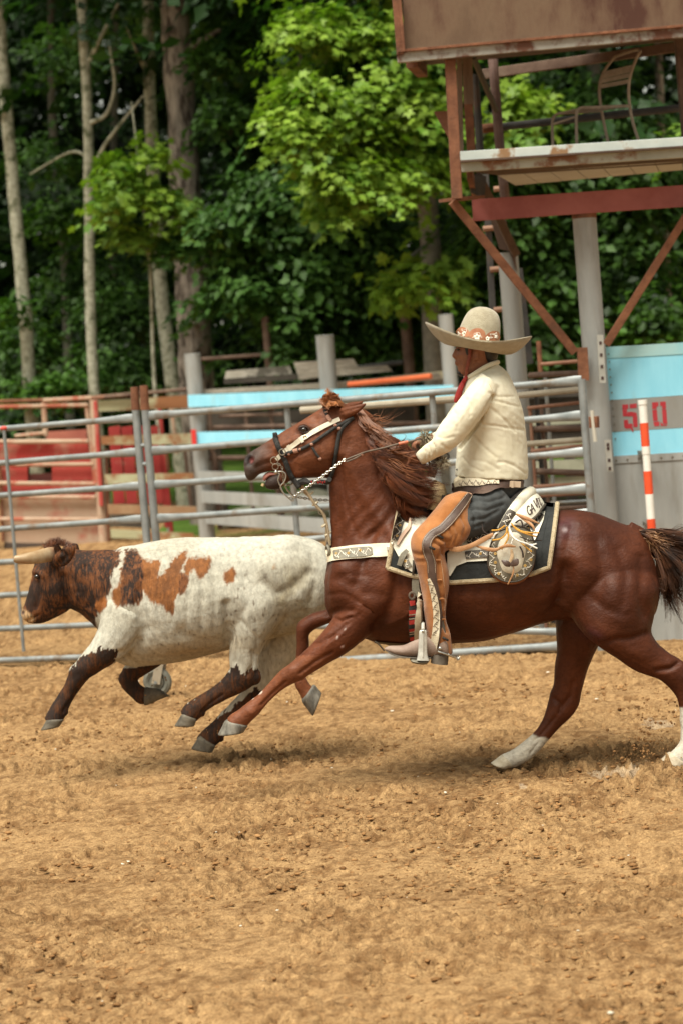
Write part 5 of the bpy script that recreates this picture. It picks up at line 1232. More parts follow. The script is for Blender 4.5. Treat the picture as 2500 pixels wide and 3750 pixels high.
# pommel and horn
suedeY = pm('yellow_rawhide', lin(.42, .27, .12), lin(.58, .42, .23), scale=9, rough=.6)
obj('pommel', pair_loft(cG, [(405, 320, 425, 300, .16), (420, 270, 480, 340, .15), (430, 190, 540, 300, .11), (445, 130, 560, 230, .075), (470, 110, 545, 150, .045)], HY, 4, 18), suedeY, saddle)
wrap = pm('wrapped_horn_leather', lin(.06, .04, .028), lin(.15, .11, .078), scale=26, rough=.8, bump=.8, bscale=90)
obj('horn_stalk', join([path_loft(cR, [(505, 1560, 70, 0, .03), (515, 1520, 56, 0, .026), (530, 1460, 56, 0, .024), (552, 1390, 62, 0, .026)], HY - .03, 4, 12)] + [ring_torus(Wc(cR, 512 + k * 5, 1535 - k * 17, HY - .03), (.2, 0, 1), .021, .0055) for k in range(9)]), wrap, saddle)
obj('horn_cap', path_loft(cR, [(545, 1378, 130, 0, .05), (556, 1366, 150, 0, .06), (564, 1352, 120, 0, .05)], HY - .03, 3, 16), wrap, saddle)
def tuft(c, cx, cy, Y, r, n, seed, mat, parent, L=.05, name='fur_tuft'):
    R = np.random.default_rng(seed); V = []
    c0 = Wc(c, cx, cy, Y)
    for i in range(n):
        d = norm(R.normal(0, 1, 3)); l = L * R.uniform(.5, 1.1)
        p = c0 + d * r * R.random()
        V.append(tube([p, p + d * l * .6 + vec((0, 0, -.003)), p + d * l + vec((0, 0, -.01))], [.0016, .0013, .0003], 3))
    return obj(name, join(V), mat, parent)
furm = pm('tassel_fur', lin(.12, .09, .055), lin(.40, .33, .22), scale=60, rough=.8)
tuft(cR, 610, 1445, HY - .06, .022, 240, 21, furm, saddle, .034)
obj('horn_rope_ring', ring_torus(Wc(cR, 622, 1392, HY - .05), (.2, 1, 0), .020, .0055), MATS['black_seat_leather'], saddle)
# stirrup leather, stirrup, cinch
obj('stirrup_leather', panel(cM, [(520, 250), (560, 290), (600, 420), (615, 720), (560, 790), (510, 880), (455, 910), (455, 800), (478, 600), (498, 430)], bvh_of(horse_body_o, chap_o), .035, .006, 40), pm('pale_strap', lin(.55, .48, .36), lin(.66, .6, .48), scale=8, rough=.6, c3=lin(.42, .32, .2), s3=3), saddle)
obj('billet', panel(cM, [(430, 40), (520, 0), (530, 200), (545, 270), (500, 330), (470, 300), (430, 270), (425, 150)], hb_b, .022, .008, 36), grey, saddle)
obj('cinch_ring', ring_torus(Wc(cM, 420, 320, HY - .30), (0.1, 1, 0), .017, .006, sx=.8), wrap, saddle)
cin = obj('cinch', strap(cM, [(415, 385, 66), (432, 480, 96), (432, 600, 104), (428, 720, 104), (424, 850, 90), (418, 990, 60)], hb_b, .012, .006, 4, nw=5), pm('cinch_black_weave', lin(.018, .016, .015), lin(.05, .045, .04), scale=60, rough=.9, bump=.4, bscale=200), saddle)
cinb = bvh_of(cin)
redw = pm('cinch_red_weave', lin(.36, .02, .018), lin(.45, .045, .03), scale=60, rough=.9)
palew = pm('cinch_pale_weave', lin(.42, .36, .28), None, rough=.9)
for y, w, mm in ((425, 70, redw), (560, 66, redw), (590, 14, palew), (650, 16, palew), (700, 60, redw), (820, 50, redw), (840, 12, palew), (870, 14, palew), (940, 56, redw), (610, 10, redw)):
    xw = np.interp(y, [385, 480, 600, 850, 990], [60, 90, 98, 84, 56])
    obj('woven_band', strap(cM, [(424 - xw / 2, y + 8, w), (426, y, w), (428 + xw / 2, y - 6, w)], cinb, .001, .002, 3), mm, cin)
pew = pm('pale_metal', lin(.42, .40, .36), lin(.64, .62, .57), scale=26, rough=.45, metal=.35, c3=lin(.33, .27, .18), s3=8, lo3=.6, hi3=.75)
st_ = obj('stirrup', join([pair_loft(cM, [(535, 812, 618, 812, .006), (522, 840, 630, 840, .010), (515, 950, 634, 950, .011), (510, 1080, 636, 1080, .012), (500, 1180, 645, 1180, .014), (485, 1245, 665, 1250, .016)], HY - .425, 3, 12),
    pair_loft(cM, [(535, 812, 618, 812, .006), (515, 950, 634, 950, .009), (500, 1180, 645, 1180, .012), (485, 1245, 665, 1250, .016)], HY - .30, 3, 12),
    tube([Wc(cM, 577, 805, HY - .425), Wc(cM, 577, 740, HY - .40), Wc(cM, 577, 720, HY - .3625), Wc(cM, 577, 740, HY - .32), Wc(cM, 577, 805, HY - .30)], .009, 8, 3)]), pew, saddle)
obj('stirrup_rivet', ball(Wc(cM, 578, 832, HY - .437), .008, .005, .008), silver, saddle)
obj('stirrup_ridge', tube([Wc(cM, 578, 870, HY - .4365), Wc(cM, 576, 1200, HY - .440)], .004, 6), pew, saddle)
obj('stirrup_tread', pair_loft(cM, [(392, 1225, 392, 1240, .03), (420, 1212, 425, 1278, .06), (520, 1222, 520, 1300, .068), (620, 1222, 620, 1298, .066), (665, 1215, 668, 1250, .04)], HY - .3625, 4, 16), grey, saddle)
# round pouch
def disc(cx, cy, pts_, Y, t, dome, name, mat, parent):
    P = np.array(pts_, float); P = catmull(np.vstack([P, P[:1]]), 5)[:-1]
    C = np.array([cx, cy]); rows = []
    for q, d in ((1.0, t), (1.02, t * .5), (1.0, 0), (.97, -.004), (.7, -.004 - dome * .6), (.35, -.004 - dome * .93), (.02, -.004 - dome)):
        rows.append([Wc(cG, *(C + (p - C) * q), Y + d) for p in P])
    G_ = np.array(rows); m, n = G_.shape[:2]
    Fc = [(a * n + b, a * n + (b + 1) % n, (a + 1) * n + (b + 1) % n, (a + 1) * n + b) for a in range(m - 1) for b in range(n)]
    Fc.append(tuple(range(n - 1, -1, -1))); Fc.append(tuple((m - 1) * n + i for i in range(n)))
    return obj(name, (G_.reshape(-1, 3), Fc), mat, parent, sharp=55)
out = [(935, 475), (885, 540), (855, 640), (852, 715), (885, 785), (950, 832), (1020, 845), (1085, 832), (1145, 785), (1182, 700), (1190, 620), (1175, 530), (1140, 465), (1040, 440)]
PY = HY - .375
disc(1020, 655, [(1020 + (x - 1020) * 1.0, 662 + (y - 655) * 1.02 + 4) for x, y in out], PY + .012, .055, .0, 'pouch_back', pm('orange_edge_leather', lin(.19, .062, .022), lin(.28, .1, .04), scale=14, rough=.6), saddle)
pouch = disc(1020, 655, out, PY, .014, .010, 'pouch_front', grey, saddle)
pob = bvh_of(pouch)
ctr = disc(1020, 640, [(975, 500), (930, 560), (915, 640), (930, 700), (955, 760), (1000, 785), (1050, 785), (1090, 755), (1110, 690), (1125, 620), (1110, 540), (1060, 490)], PY - .008, .004, .008, 'pouch_panel', white, saddle)
for k, (path, fl) in enumerate((([(905, 560), (878, 640), (882, 720), (925, 780), (985, 812)], [(905, 642), (905, 705), (930, 785)]), ([(1140, 530), (1160, 620), (1148, 710), (1110, 770), (1050, 812)], [(1160, 685), (1118, 728), (1062, 795)]))):
    obj('vine_embroidery', vine(cG, path, pob, .002, 30, 9, .0016, 30 + k), thread, pouch, kind='stuff')
    for (x, y) in fl: obj('flower', flower(hit(pob, cG, x, y, .003), .0085, 5), gold, pouch)
obj('pouch_seam', tube([Wc(cG, 1022, 790, PY - .016), Wc(cG, 1022, 842, PY - .006)], .0018, 5), dark, pouch)
obj('pouch_piping', tube([Wc(cG, x, y, PY - .004) for x, y in out + out[:1]], .0045, 6, 4), dark, pouch)
# leather ties and tassel strings hanging round the pouch
def lace(P, w, mat, Y=PY - .03, name='leather_lace', th=.0022):
    Q = catmull(np.array([list(Wc(cG, x, y, Y + d)) + [ww] for x, y, d, ww in P]), 4)
    A = []; Bv = []; T = np.gradient(Q[:, :3], axis=0)
    for i in range(len(Q)):
        t = norm(T[i]); s = norm(np.cross(t, (0, 1, 0))); A.append(s * Q[i, 3] * w); Bv.append(np.cross(t, s) * th)
    return obj(name, rings(Q[:, :3], A, Bv, 8), mat, saddle)
lace([(575, 605, .02, .9), (640, 610, .0, 1.1), (730, 585, -.01, 1), (830, 535, -.01, 1.1), (890, 500, 0, .6)], .012, tan)
lace([(750, 580, 0, .3), (830, 605, -.01, 1.0), (900, 615, -.02, 1.0), (945, 600, -.02, .6)], .009, tan)
lace([(930, 600, -.02, .5), (990, 585, -.03, 1.0), (1050, 592, -.02, .4)], .009, tan)
lace([(1020, 610, 0, .6), (1025, 660, -.01, 1), (1010, 710, -.01, .8)], .009, pm('pale_lace', lin(.5, .34, .2), None, rough=.7))
lace([(950, 690, -.01, .3), (985, 712, -.02, 1.2), (1015, 726, -.015, .7)], .013, beltm)
lace([(1015, 726, -.015, .6), (1050, 705, -.02, 1.3), (1066, 680, -.01, .4)], .014, beltm)
lace([(1038, 735, -.005, .5), (1030, 790, -.012, .7), (995, 862, -.005, .5)], .006, tan)
lace([(1055, 358, .03, .6), (1100, 375, .0, 1), (1160, 400, -.02, .9), (1225, 428, -.02, .2)], .008, tan)
lace([(1060, 362, .03, .6), (1110, 395, .0, 1), (1170, 440, -.03, .9), (1192, 488, -.03, .2)], .007, tan)
yel = pm('yellow_string', lin(.55, .26, .03), lin(.65, .36, .07), scale=60, rough=.9, bump=.5, bscale=300)
wst = pm('white_string', lin(.72, .7, .64), lin(.82, .8, .76), scale=60, rough=.9); bst = pm('dark_string', lin(.02, .012, .01), lin(.05, .03, .025), scale=60, rough=.9)
def string(P, mat, r=.0042):
    q = [Wc(cG, x, y, PY - .03 + d) for x, y, d in P]
    return obj('tassel_string', braid(q, r, max(4, len(P) * 3), 2, 4, 5), mat, saddle)
string([(1020, 425, 0), (1060, 470, -.02), (1130, 500, -.03), (1200, 520, -.02)], yel)
string([(1030, 440, 0), (1080, 475, -.02), (1150, 492, -.03), (1218, 492, -.02)], yel)
string([(990, 450, 0), (980, 500, -.02), (940, 535, -.02), (885, 545, 0)], yel)
string([(985, 460, 0), (1000, 520, -.02), (970, 580, -.02), (950, 610, 0)], yel)
string([(1085, 560, 0), (1120, 590, -.02), (1165, 628, -.02)], yel)
string([(975, 440, 0), (930, 470, -.01), (880, 475, 0)], yel)
string([(1005, 445, 0), (1015, 500, -.02), (1060, 545, -.03), (1130, 570, -.03), (1205, 605, -.02)], wst)
string([(1000, 450, 0), (1030, 520, -.02), (1020, 570, -.02)], wst)
string([(1040, 530, -.01), (1090, 560, -.03), (1160, 580, -.02), (1200, 570, -.01)], wst)
string([(930, 490, 0), (905, 500, -.01), (890, 530, 0)], wst)
string([(1050, 420, .02), (1085, 400, 0), (1100, 440, -.01), (1078, 455, 0)], bst)
string([(1080, 520, 0), (1150, 545, -.02), (1238, 548, 0)], bst, .003)
string([(1080, 590, 0), (1100, 630, -.02), (1104, 668, 0)], bst)
string([(810, 430, .04), (820, 480, .01), (860, 500, 0), (905, 470, .01)], bst, .003)
# spoon-shaped strap end below the rim
sp_ = obj('strap_end', strap(cG, [(1030, 335, 44), (1015, 360, 64), (985, 410, 62), (955, 455, 46), (942, 490, 30)], bvh_of(bpy.data.objects['cantle_rim'], sk2), .006, .005, 5, nw=5), dark, saddle)
obj('vine_embroidery', vine(cG, [(1018, 355), (985, 410), (962, 448)], bvh_of(sp_), .001, 26, 4, .0016, 9), thread, sp_, kind='stuff')
# breast collar
bc = obj('breast_collar', strap(cF, [(452, 1290, 60), (500, 1280, 62), (580, 1271, 62), (680, 1263, 62), (780, 1256, 60), (850, 1250, 56)], hb_b, .010, .006, 6, nw=5), cream, saddle)
bcb = bvh_of(bc)
bp = obj('tooled_border', strap(cF, [(484, 1282, 34), (500, 1280, 44), (580, 1271, 46), (650, 1265, 44), (670, 1263, 30)], bcb, .001, .004, 5, nw=5), grey, bc)
bpb = bvh_of(bp)
obj('vine_embroidery', vine(cF, [(490, 1282), (580, 1271), (662, 1264)], bpb, .001, 22, 8, .0016, 4), thread, bp, kind='stuff')
for (x, y) in ((500, 1279), (556, 1276), (612, 1262)): obj('flower', flower(hit(bpb, cF, x, y, .003), .0085), gold, bp)
obj('collar_buckle', join([beam(hit(bcb, cF, 740, 1252, .006), hit(bcb, cF, 785, 1250, .006), .022, .028, (0, -1, 0)), tube(drape(bcb, cF, [(800, 1228), (838, 1224), (842, 1268), (806, 1272), (800, 1228)], .008, HY - .25), .003, 6)]), pew, bc)
lace2 = obj('leather_lace', strap(cF, [(765, 1275, 20), (785, 1262, 26), (808, 1245, 22), (800, 1225, 12)], bcb, .012, .003, 4), tan, saddle)
obj('leather_lace', strap(cF, [(798, 1335, 22), (815, 1290, 26), (838, 1262, 18)], bvh_of(bc, pad, sk), .016, .004, 4), grey, saddle)
obj('leather_lace', strap(cF, [(790, 1235, 10), (815, 1190, 16), (845, 1150, 14), (850, 1110, 8)], bvh_of(bc, pad, sk), .012, .003, 4), pm('pink_lace', lin(.5, .33, .24), None, rough=.7), saddle)
obj('collar_ring', ring_torus(Wc(cF, 458, 1262, HY - .06), (1, .3, 0), .024, .008), grey, saddle)
# hanging strap at the shoulder and belly cinch end
obj('hanging_strap', strap(cG, [(322, 690, 16), (318, 760, 14), (314, 830, 10)], bvh_of(pad, horse_body_o), .02, .004, 3), dark, saddle)
obj('hanging_strap', tube([Wc(cG, 40, 1272, HY - .2), Wc(cG, 70, 1292, HY - .2), Wc(cG, 110, 1340, HY - .2)], .009, 8, 3, flat=.5), dark, saddle)
obj('belly_band', strap(cG, [(40, 1275, 18), (120, 1284, 20), (220, 1290, 18), (300, 1290, 14)], hb_b, .006, .004, 3, Y0=HY - .12), dark, saddle)

# ------------------------------------------------------------------ bridle, bit, reins, tie-down
bridle = thing('bridle', 'white and black bridle with steel bit and chain reins on the horse head', 'bridle', Wc(cD, 700, 700, HY))
blk = pm('black_rope', lin(.012, .011, .010), lin(.035, .032, .03), scale=40, rough=.85, bump=.5, bscale=200)
cop = pm('copper_knot', lin(.30, .13, .085), lin(.46, .25, .18), scale=60, rough=.7, bump=.8, bscale=220)
pale = pm('cream_strap', lin(.55, .49, .38), lin(.68, .62, .51), scale=14, rough=.55, c3=lin(.4, .32, .22), s3=5)
ch_ = obj('cheek_strap', strap(cD, [(425, 662, 40), (500, 590, 46), (600, 514, 48), (700, 443, 46), (800, 385, 44), (900, 332, 42), (1030, 272, 40)], hb_b, .006, .0035, 5, nw=3), pale, bridle)
chb = bvh_of(ch_)
for (x, y, a) in ((548, 548, 0), (662, 470, 0)):
    obj('keeper', strap(cD, [(x - 14, y - 24, 30), (x, y, 30), (x + 16, y + 26, 30)], chb, .002, .003, 3), pale, ch_)
obj('buckle', tube(drape(chb, cD, [(680, 440), (706, 432), (722, 462), (696, 474), (680, 440)], .005, HY - .1), .0026, 6), pm('brass', lin(.5, .38, .2), None, rough=.35, metal=.8), ch_)
for (x, y) in ((735, 425), (788, 398), (842, 368)):
    obj('strap_hole', ball(hit(chb, cD, x, y, .0005), .0022, .001, .0022, 6, 4), inkm, ch_)
nb = drape(hb_b, cD, lerp_poly([(410, 412), (420, 470), (440, 530), (470, 590), (500, 650), (530, 720), (560, 800), (600, 870), (640, 925)], 22), .010, HY - .06)
obj('noseband', braid(list(nb), .0125, 22, 2, 6, 2), blk, bridle)
obj('brow_band', braid(list(drape(hb_b, cD, lerp_poly([(880, 165), (892, 205), (908, 240)], 8), .008, HY - .09)), .007, 5, 2, 5, 2), blk, bridle)
for (x, y) in ((893, 186), (905, 212)): obj('knot', tube([hit(hb_b, cD, x - 14, y + 6, .010), hit(hb_b, cD, x + 14, y - 4, .010)], .006, 8), cop, bridle)
obj('knot', cord(cD, [(912, 245), (930, 275), (945, 292)], hb_b, .0105, .009), cop, bridle)
for P_ in ([(1150, 255), (1080, 305), (1000, 345), (900, 415), (790, 495), (680, 550), (560, 590), (500, 620)], [(1160, 258), (1090, 320), (1045, 375), (1020, 470), (1000, 580), (975, 700), (955, 790), (930, 870)], [(1150, 250), (1060, 315), (1010, 335)]):
    obj('black_cord', cord(cD, P_, hb_b, .0095 if len(P_) != 8 or P_[1][0] == 1080 else .0105, .008), blk, bridle)
obj('black_cord', cord(cD, [(770, 545), (800, 595), (830, 640)], hb_b, .0068, .008), blk, bridle)
for (x, y, w) in ((765, 516, 18), (988, 336, 18), (1025, 362, 18), (655, 558, 15), (545, 605, 16), (505, 632, 14), (834, 650, 18)):
    p = hit(hb_b, cD, x, y, .012)
    obj('knot', ball(p, w * .00055, .008, w * .0005, 8, 6), cop, bridle)
obj('knot', cord(cD, [(585, 582), (605, 576), (632, 568)], hb_b, .0125, .008), cop, bridle)
# throat piece with red beads
obj('throat_cord', tube([Wc(cD, x, y, HY + d) for x, y, d in ((640, 885, -.03), (700, 870, -.05), (740, 880, -.06), (800, 870, -.06), (870, 872, -.06), (920, 880, -.05), (930, 850, -.08))], [.016, .018, .011, .010, .010, .012, .014], 8, 4), blk, bridle)
for k in range(7): obj('red_bead', ball(Wc(cD, 762 + k * 21, 874 + (k % 2) * 8, HY - .072), .0045, .004, .007, 7, 5), red, bridle)
# steel bit: rings, S-shaped shank, curb chain
steel = pm('bit_steel', lin(.50, .47, .42), lin(.34, .31, .27), scale=50, rough=.32, metal=.95)
bx = HY - .085
for (x, y, r) in ((405, 672, .0155), (415, 730, .0125)): obj('bit_ring', ring_torus(Wc(cD, x, y, bx), (0, 1, .1), r * 1.25, .0026), steel, bridle)
obj('bit_ring', ring_torus(Wc(cD, 482, 590, bx - .01), (0, 1, .1), .016, .003), steel, bridle)
obj('bit_shank', join([ball(Wc(cD, 422, 784, bx), .012, .012, .012), tube([Wc(cD, x, y, bx) for x, y in ((425, 778), (470, 775), (505, 790), (515, 830), (495, 880), (465, 915), (480, 960), (510, 1000), (545, 1030), (580, 1058))], .0042, 8, 4),
    tube([Wc(cD, x, y, bx) for x, y in ((440, 790), (455, 800), (440, 850), (450, 890), (466, 915))], .0036, 8, 4), tube([Wc(cD, x, y, bx) for x, y in ((580, 1058), (588, 1045), (570, 1020), (540, 1020))], .0035, 8, 3)]), steel, bridle)
obj('bit_shank', tube([Wc(cD, x + 40, y - 25, HY + .07) for x, y in ((425, 778), (505, 790), (515, 830), (495, 880), (465, 915), (480, 960), (510, 1000), (560, 1040))], .0042, 8, 4), steel, bridle)
def chain(P, link, r, mat, name, parent):
    P = catmull(P, 8); L = np.concatenate([[0], np.cumsum(np.linalg.norm(np.diff(P, axis=0), axis=1))]); n = int(L[-1] / link)
    parts = []
    for k in range(n):
        u = (k + .5) / n * L[-1]; p = np.array([np.interp(u, L, P[:, i]) for i in range(3)]); q = np.array([np.interp(min(u + .004, L[-1]), L, P[:, i]) for i in range(3)])
        t = norm(q - p); a = norm(np.cross(t, (0, 1, 0))) if k % 2 else norm(np.cross(t, norm(np.cross(t, (0, 1, 0)))))
        V = []
        m = 10
        loop = [p + t * math.cos(2 * math.pi * j / m) * link * .72 + np.cross(t, a) * math.sin(2 * math.pi * j / m) * link * .42 for j in range(m + 1)]
        parts.append(tube(loop, r, 5))
    return obj(name, join(parts), mat, parent, kind=None)
chain([Wc(cD, x, y, HY + d) for x, y, d in ((585, 1025, -.09), (680, 955, -.11), (800, 870, -.125), (900, 795, -.135), (1000, 715, -.14), (1080, 660, -.14))], .0135, .0028, steel, 'rein_chain', bridle)
chain([Wc(cD, x, y, HY + d) for x, y, d in ((590, 1015, .05), (690, 1030, .06), (800, 1045, .08), (930, 1050, .10))], .0135, .0026, steel, 'rein_chain', bridle)
chain([Wc(cD, x, y, HY + d) for x, y, d in ((445, 700, -.075), (480, 740, -.075), (490, 830, -.07), (510, 900, -.05), (560, 900, -.02), (580, 880, .02))], .011, .0024, steel, 'curb_chain', bridle)
reinm = pm('rein_leather', lin(.07, .045, .03), lin(.13, .09, .062), scale=20, rough=.7)
obj('rein', join([tube([Wc(cF, x, y, HY + d) for x, y, d in ((542, 828, -.145), (600, 805, -.15), (640, 790, -.16), (720, 772, -.19), (800, 750, -.19), (860, 738, -.19), (905, 730, -.18), (930, 800, -.165), (945, 860, -.16))], .0055, 6, 4),
    tube([Wc(cF, x, y, HY + d) for x, y, d in ((545, 838, -.145), (590, 820, -.15), (630, 795, -.155))], .005, 6, 3)]), reinm, bridle)
obj('knot', ball(Wc(cD, 1240, 610, HY - .15), .011, .009, .010), cop, bridle)
obj('rein_wrap', tube([Wc(cF, 795, 752, HY - .19), Wc(cF, 840, 742, HY - .19)], .0085, 8), pm('orange_wrap', lin(.42, .10, .05), lin(.52, .2, .12), scale=60, rough=.8), bridle)
tuft(cR, 462, 1235, HY - .12, .026, 300, 22, furm, bridle, .036)
# leather tie-down from the noseband to the breast collar
rawh = pm('rawhide_cord', lin(.26, .19, .115), lin(.42, .33, .22), scale=24, rough=.7, bump=.3, bscale=160)
for k, o in enumerate(((0, 0, -.02), (-14, 6, .0), (16, -8, -.035), (4, 4, .02))):
    Pt = [(650, 905), (700, 960), (745, 1010), (790, 1075), (830, 1130), (870, 1180), (895, 1270), (905, 1360), (915, 1430), (935, 1490)]
    obj('tie_down_cord', tube([Wc(cD, x + o[0] * math.sin(i * .8 + k), y + o[1], HY + o[2]) for i, (x, y) in enumerate(Pt)], .0068, 6, 4), rawh, bridle)
for (x, y) in ((750, 985), (795, 1080), (885, 1285), (918, 1370)):
    obj('keeper', ring_torus(Wc(cD, x, y, HY - .01), (.5, .1, -.85), .0155, .006), cream, bridle)
obj('tie_ring', ring_torus(Wc(cD, 852, 1160, HY - .01), (.3, .9, 0), .014, .003), steel, bridle)
obj('tie_down_end', tube([Wc(cD, 930, 1450, HY - .02), Wc(cD, 920, 1500, HY - .02), Wc(cD, 955, 1530, HY - .03)], .013, 8, 3), wrap, bridle)
# ------------------------------------------------------------------ vertical planes through two ground points
def plane(a, b):
    a = vec(a); b = vec(b); n = vec((b[1] - a[1], -(b[0] - a[0])))
    def f(sx, sy, off=0.0):
        d = _F + (sx - 1250) / FPX * _R - (sy - 1875) / FPX * _U
        t = (n @ (a - CAM[:2])) / (n @ d[:2])
        p = CAM + d * t
        return p + vec((0, off, 0))
    return f
def foot(p, z=0.0): return vec((p[0], p[1], z))
galv = pm('galvanised_pipe', lin(.20, .215, .22), lin(.30, .315, .32), scale=7, rough=.5, metal=.45, c3=lin(.17, .11, .065), s3=5, lo3=.56, hi3=.74, rvar=.1)
rustm = pm('rusty_steel', lin(.115, .042, .020), lin(.215, .086, .042), scale=9, rough=.9, bump=.5, bscale=50, c3=lin(.07, .035, .022), s3=5, lo3=.55, hi3=.75)
brownp = pm('brown_pipe', lin(.085, .046, .032), lin(.16, .10, .072), scale=6, rough=.8, bump=.3, bscale=60, c3=lin(.22, .17, .12), s3=3, lo3=.6, hi3=.8)
beigep = pm('beige_pipe', lin(.27, .225, .165), lin(.36, .31, .24), scale=6, rough=.7, c3=lin(.2, .13, .08), s3=4, lo3=.62, hi3=.8)
greyp = pm('grey_paint', lin(.26, .265, .26), lin(.33, .33, .322), scale=4, rough=.6, c3=lin(.13, .105, .075), s3=2.6, lo3=.52, hi3=.85, bump=.15, bscale=40, stretch=(1.6, 1.6, .3))
bluep = pm('sky_blue_paint', lin(.225, .58, .76), lin(.29, .65, .82), scale=5, rough=.55, c3=lin(.34, .44, .42), s3=4, lo3=.58, hi3=.9, stretch=(1.4, 1.4, .5))
woodg = pm('weathered_wood', lin(.24, .205, .165), lin(.38, .335, .275), scale=7, rough=.9, stretch=(1, 1, 6), bump=.5, bscale=40)
nearP = plane((-2.84, 19.34), (1.46, 17.25))
def npt(c, x, y, off=0): return nearP(*c(x, y), off)
def flat_end(p, q, r):
    """pipe end hammered flat where it meets a post"""
    p = vec(p); q = vec(q); t = norm(q - p); L = np.linalg.norm(q - p)
    return p, q
def rail(pa, pb, r, ends=(True, True)):
    pa = vec(pa); pb = vec(pb); t = pb - pa; L = np.linalg.norm(t); t = t / L
    fr = [0, .05 / L, .16 / L, .30 / L, 1 - .30 / L, 1 - .16 / L, 1 - .05 / L, 1]
    hz = [1.35 if ends[0] else 1, 1.45 if ends[0] else 1, 1.2 if ends[0] else 1, 1, 1, 1.2 if ends[1] else 1, 1.45 if ends[1] else 1, 1.35 if ends[1] else 1]
    dp = [.35 if ends[0] else 1, .4 if ends[0] else 1, .75 if ends[0] else 1, 1, 1, .75 if ends[1] else 1, .4 if ends[1] else 1, .35 if ends[1] else 1]
    s = norm(np.cross(t, (0, 0, 1))); u = np.cross(s, t)
    C = [pa + (pb - pa) * k for k in fr]
    return rings(C, [u * r * h for h in hz], [s * r * d for d in dp], 10)
# ---- left fence panel
pA = thing('fence_panel', 'galvanised pipe fence panel left of the steer head, in front of the red gate', 'fence', foot(nearP(100, 2440)))
rows = [(cI, (-60, 533, 612, 478)), (cI, (-60, 690, 626, 634)), (cI, (-60, 838, 640, 790)), (cI, (-60, 993, 650, 942)), (cB, (-60, 256, 648, 216)), (cB, (-60, 402, 655, 366)), (cB, (-60, 549, 665, 518)), (cB, (-60, 688, 672, 660))]
rows = [(c, (x1 + (x0 - x1) * 2.1, y1 + (y0 - y1) * 2.1, x1, y1)) for c, (x0, y0, x1, y1) in rows]
for c, (x0, y0, x1, y1) in rows:
    obj('rail', rail(npt(c, x0, y0), npt(c, x1, y1), .024, (False, True)), galv, pA)
def post(pl, c, x0, y0, x1, y1, r, name, mat, parent, off=0.0):
    a = pl(*c(x0, y0), off); b = pl(*c(x1, y1), off)
    return obj(name, tube([a, b], r, 12), mat, parent)
a = npt(cI, 636, 470); b = foot(a + vec((.03, 0, 0)))
obj('post', tube([npt(cI, 625, 440), foot(npt(cI, 625, 440), .03)], .031, 12), galv, pA)
obj('post_top', tube([npt(cI, 619, 335), npt(cI, 625, 440)], .033, 12), rustm, pA)
p0 = npt(cI, 22, 530); obj('upright', tube([p0 + vec((0, -.03, 0)), foot(p0, .12) + vec((0, -.03, 0))], .014, 8), galv, pA)
obj('weld_mark', ball(p0 + vec((0, -.03, .01)), .03, .02, .018), pm('red_mark', lin(.5, .06, .04), None, rough=.7), pA)
for (x, y) in ((655, 605), (662, 690)):
    obj('hinge', tube([npt(cI, x - 18, y), npt(cI, x + 22, y - 2)], .017, 8), galv, pA)
# ---- long panel behind the animals
pB = thing('fence_panel', 'long galvanised pipe fence panel running behind the horse and rider', 'fence', foot(nearP(1300, 2380)))
K_end = [(880, 448), (893, 684), (912, 932), (930, 1178)]
left = [(682, 468), (690, 630), (704, 786), (716, 940)]
def lineB(c0, p, c1, q, r=.0255, e=(True, True)):
    obj('rail', rail(npt(c0, *p), npt(c1, *q), r, e), galv, pB)
for p, q in zip(left, K_end): lineB(cI, p, cK, q)
lineB(cB, (700, 214), cK, (945, 1345)); lineB(cB, (708, 366), cK, (955, 1480)); lineB(cB, (716, 516), cH, (1150, 634)); lineB(cH, (-430, 790), cH, (1150, 683), .03)
q = npt(cI, -800, 600); obj('post', tube([q, foot(q, .03)], .031, 12), galv, pA)
q = npt(cI, 668, 440); obj('post', tube([q, foot(q, .03)], .031, 12), galv, pB)
obj('post_top', tube([npt(cI, 661, 328), q], .033, 12), rustm, pB)
q = npt(cK, 880, 440); obj('post', tube([q, foot(q, .03)], .028, 12), galv, pB)
for (c, x, y) in ((cI, 1317, 420), (cF, 955, 515)):
    q = npt(c, x, y); obj('upright', tube([q + vec((0, .03, 0)), foot(q, .12) + vec((0, .03, 0))], .024, 10), galv, pB)
obj('latch', tube([npt(cK, 945, 650, -.05), npt(cK, 968, 860, -.05)], .014, 8), pm('pale_latch', lin(.45, .42, .36), None, rough=.5), pB)
obj('latch_plate', beam(npt(cK, 935, 730, -.03), npt(cK, 990, 728, -.03), .05, .08), rustm, pB)
# caster wheel carrying the panel
_dv = _F + (582 - 1250) / FPX * _R - (2548 - 1875) / FPX * _U; wz = CAM + _dv * (-CAM_H / _dv[2])
whe = thing('gate_wheel', 'small pale caster wheel on the ground under the fence behind the steer', 'wheel', foot(wz))
wm = pm('pale_wheel', lin(.085, .082, .066), lin(.15, .145, .118), scale=20, rough=.7)
wc = vec((wz[0], wz[1], .10))
obj('tyre', ring_torus(wc, (.25, 1, 0), .078, .028, 24, 8), wm, whe)
obj('hub', tube([wc + vec((-.006, -.025, 0)), wc + vec((.006, .025, 0))], .052, 14), wm, whe)
obj('axle', tube([wc + vec((-.012, -.05, 0)), wc + vec((.012, .05, 0))], .012, 8), galv, whe)
for s in (-1, 1): obj('fork', beam(wc + vec((.01 * s, .042 * s, -.01)), wc + vec((.05 + .01 * s, .042 * s, .19)), .012, .06, (1, 0, 0)), beigep, whe)
obj('fork_plate', beam(wc + vec((-.03, 0, .196)), wc + vec((.14, 0, .196)), .12, .014), rustm, whe)

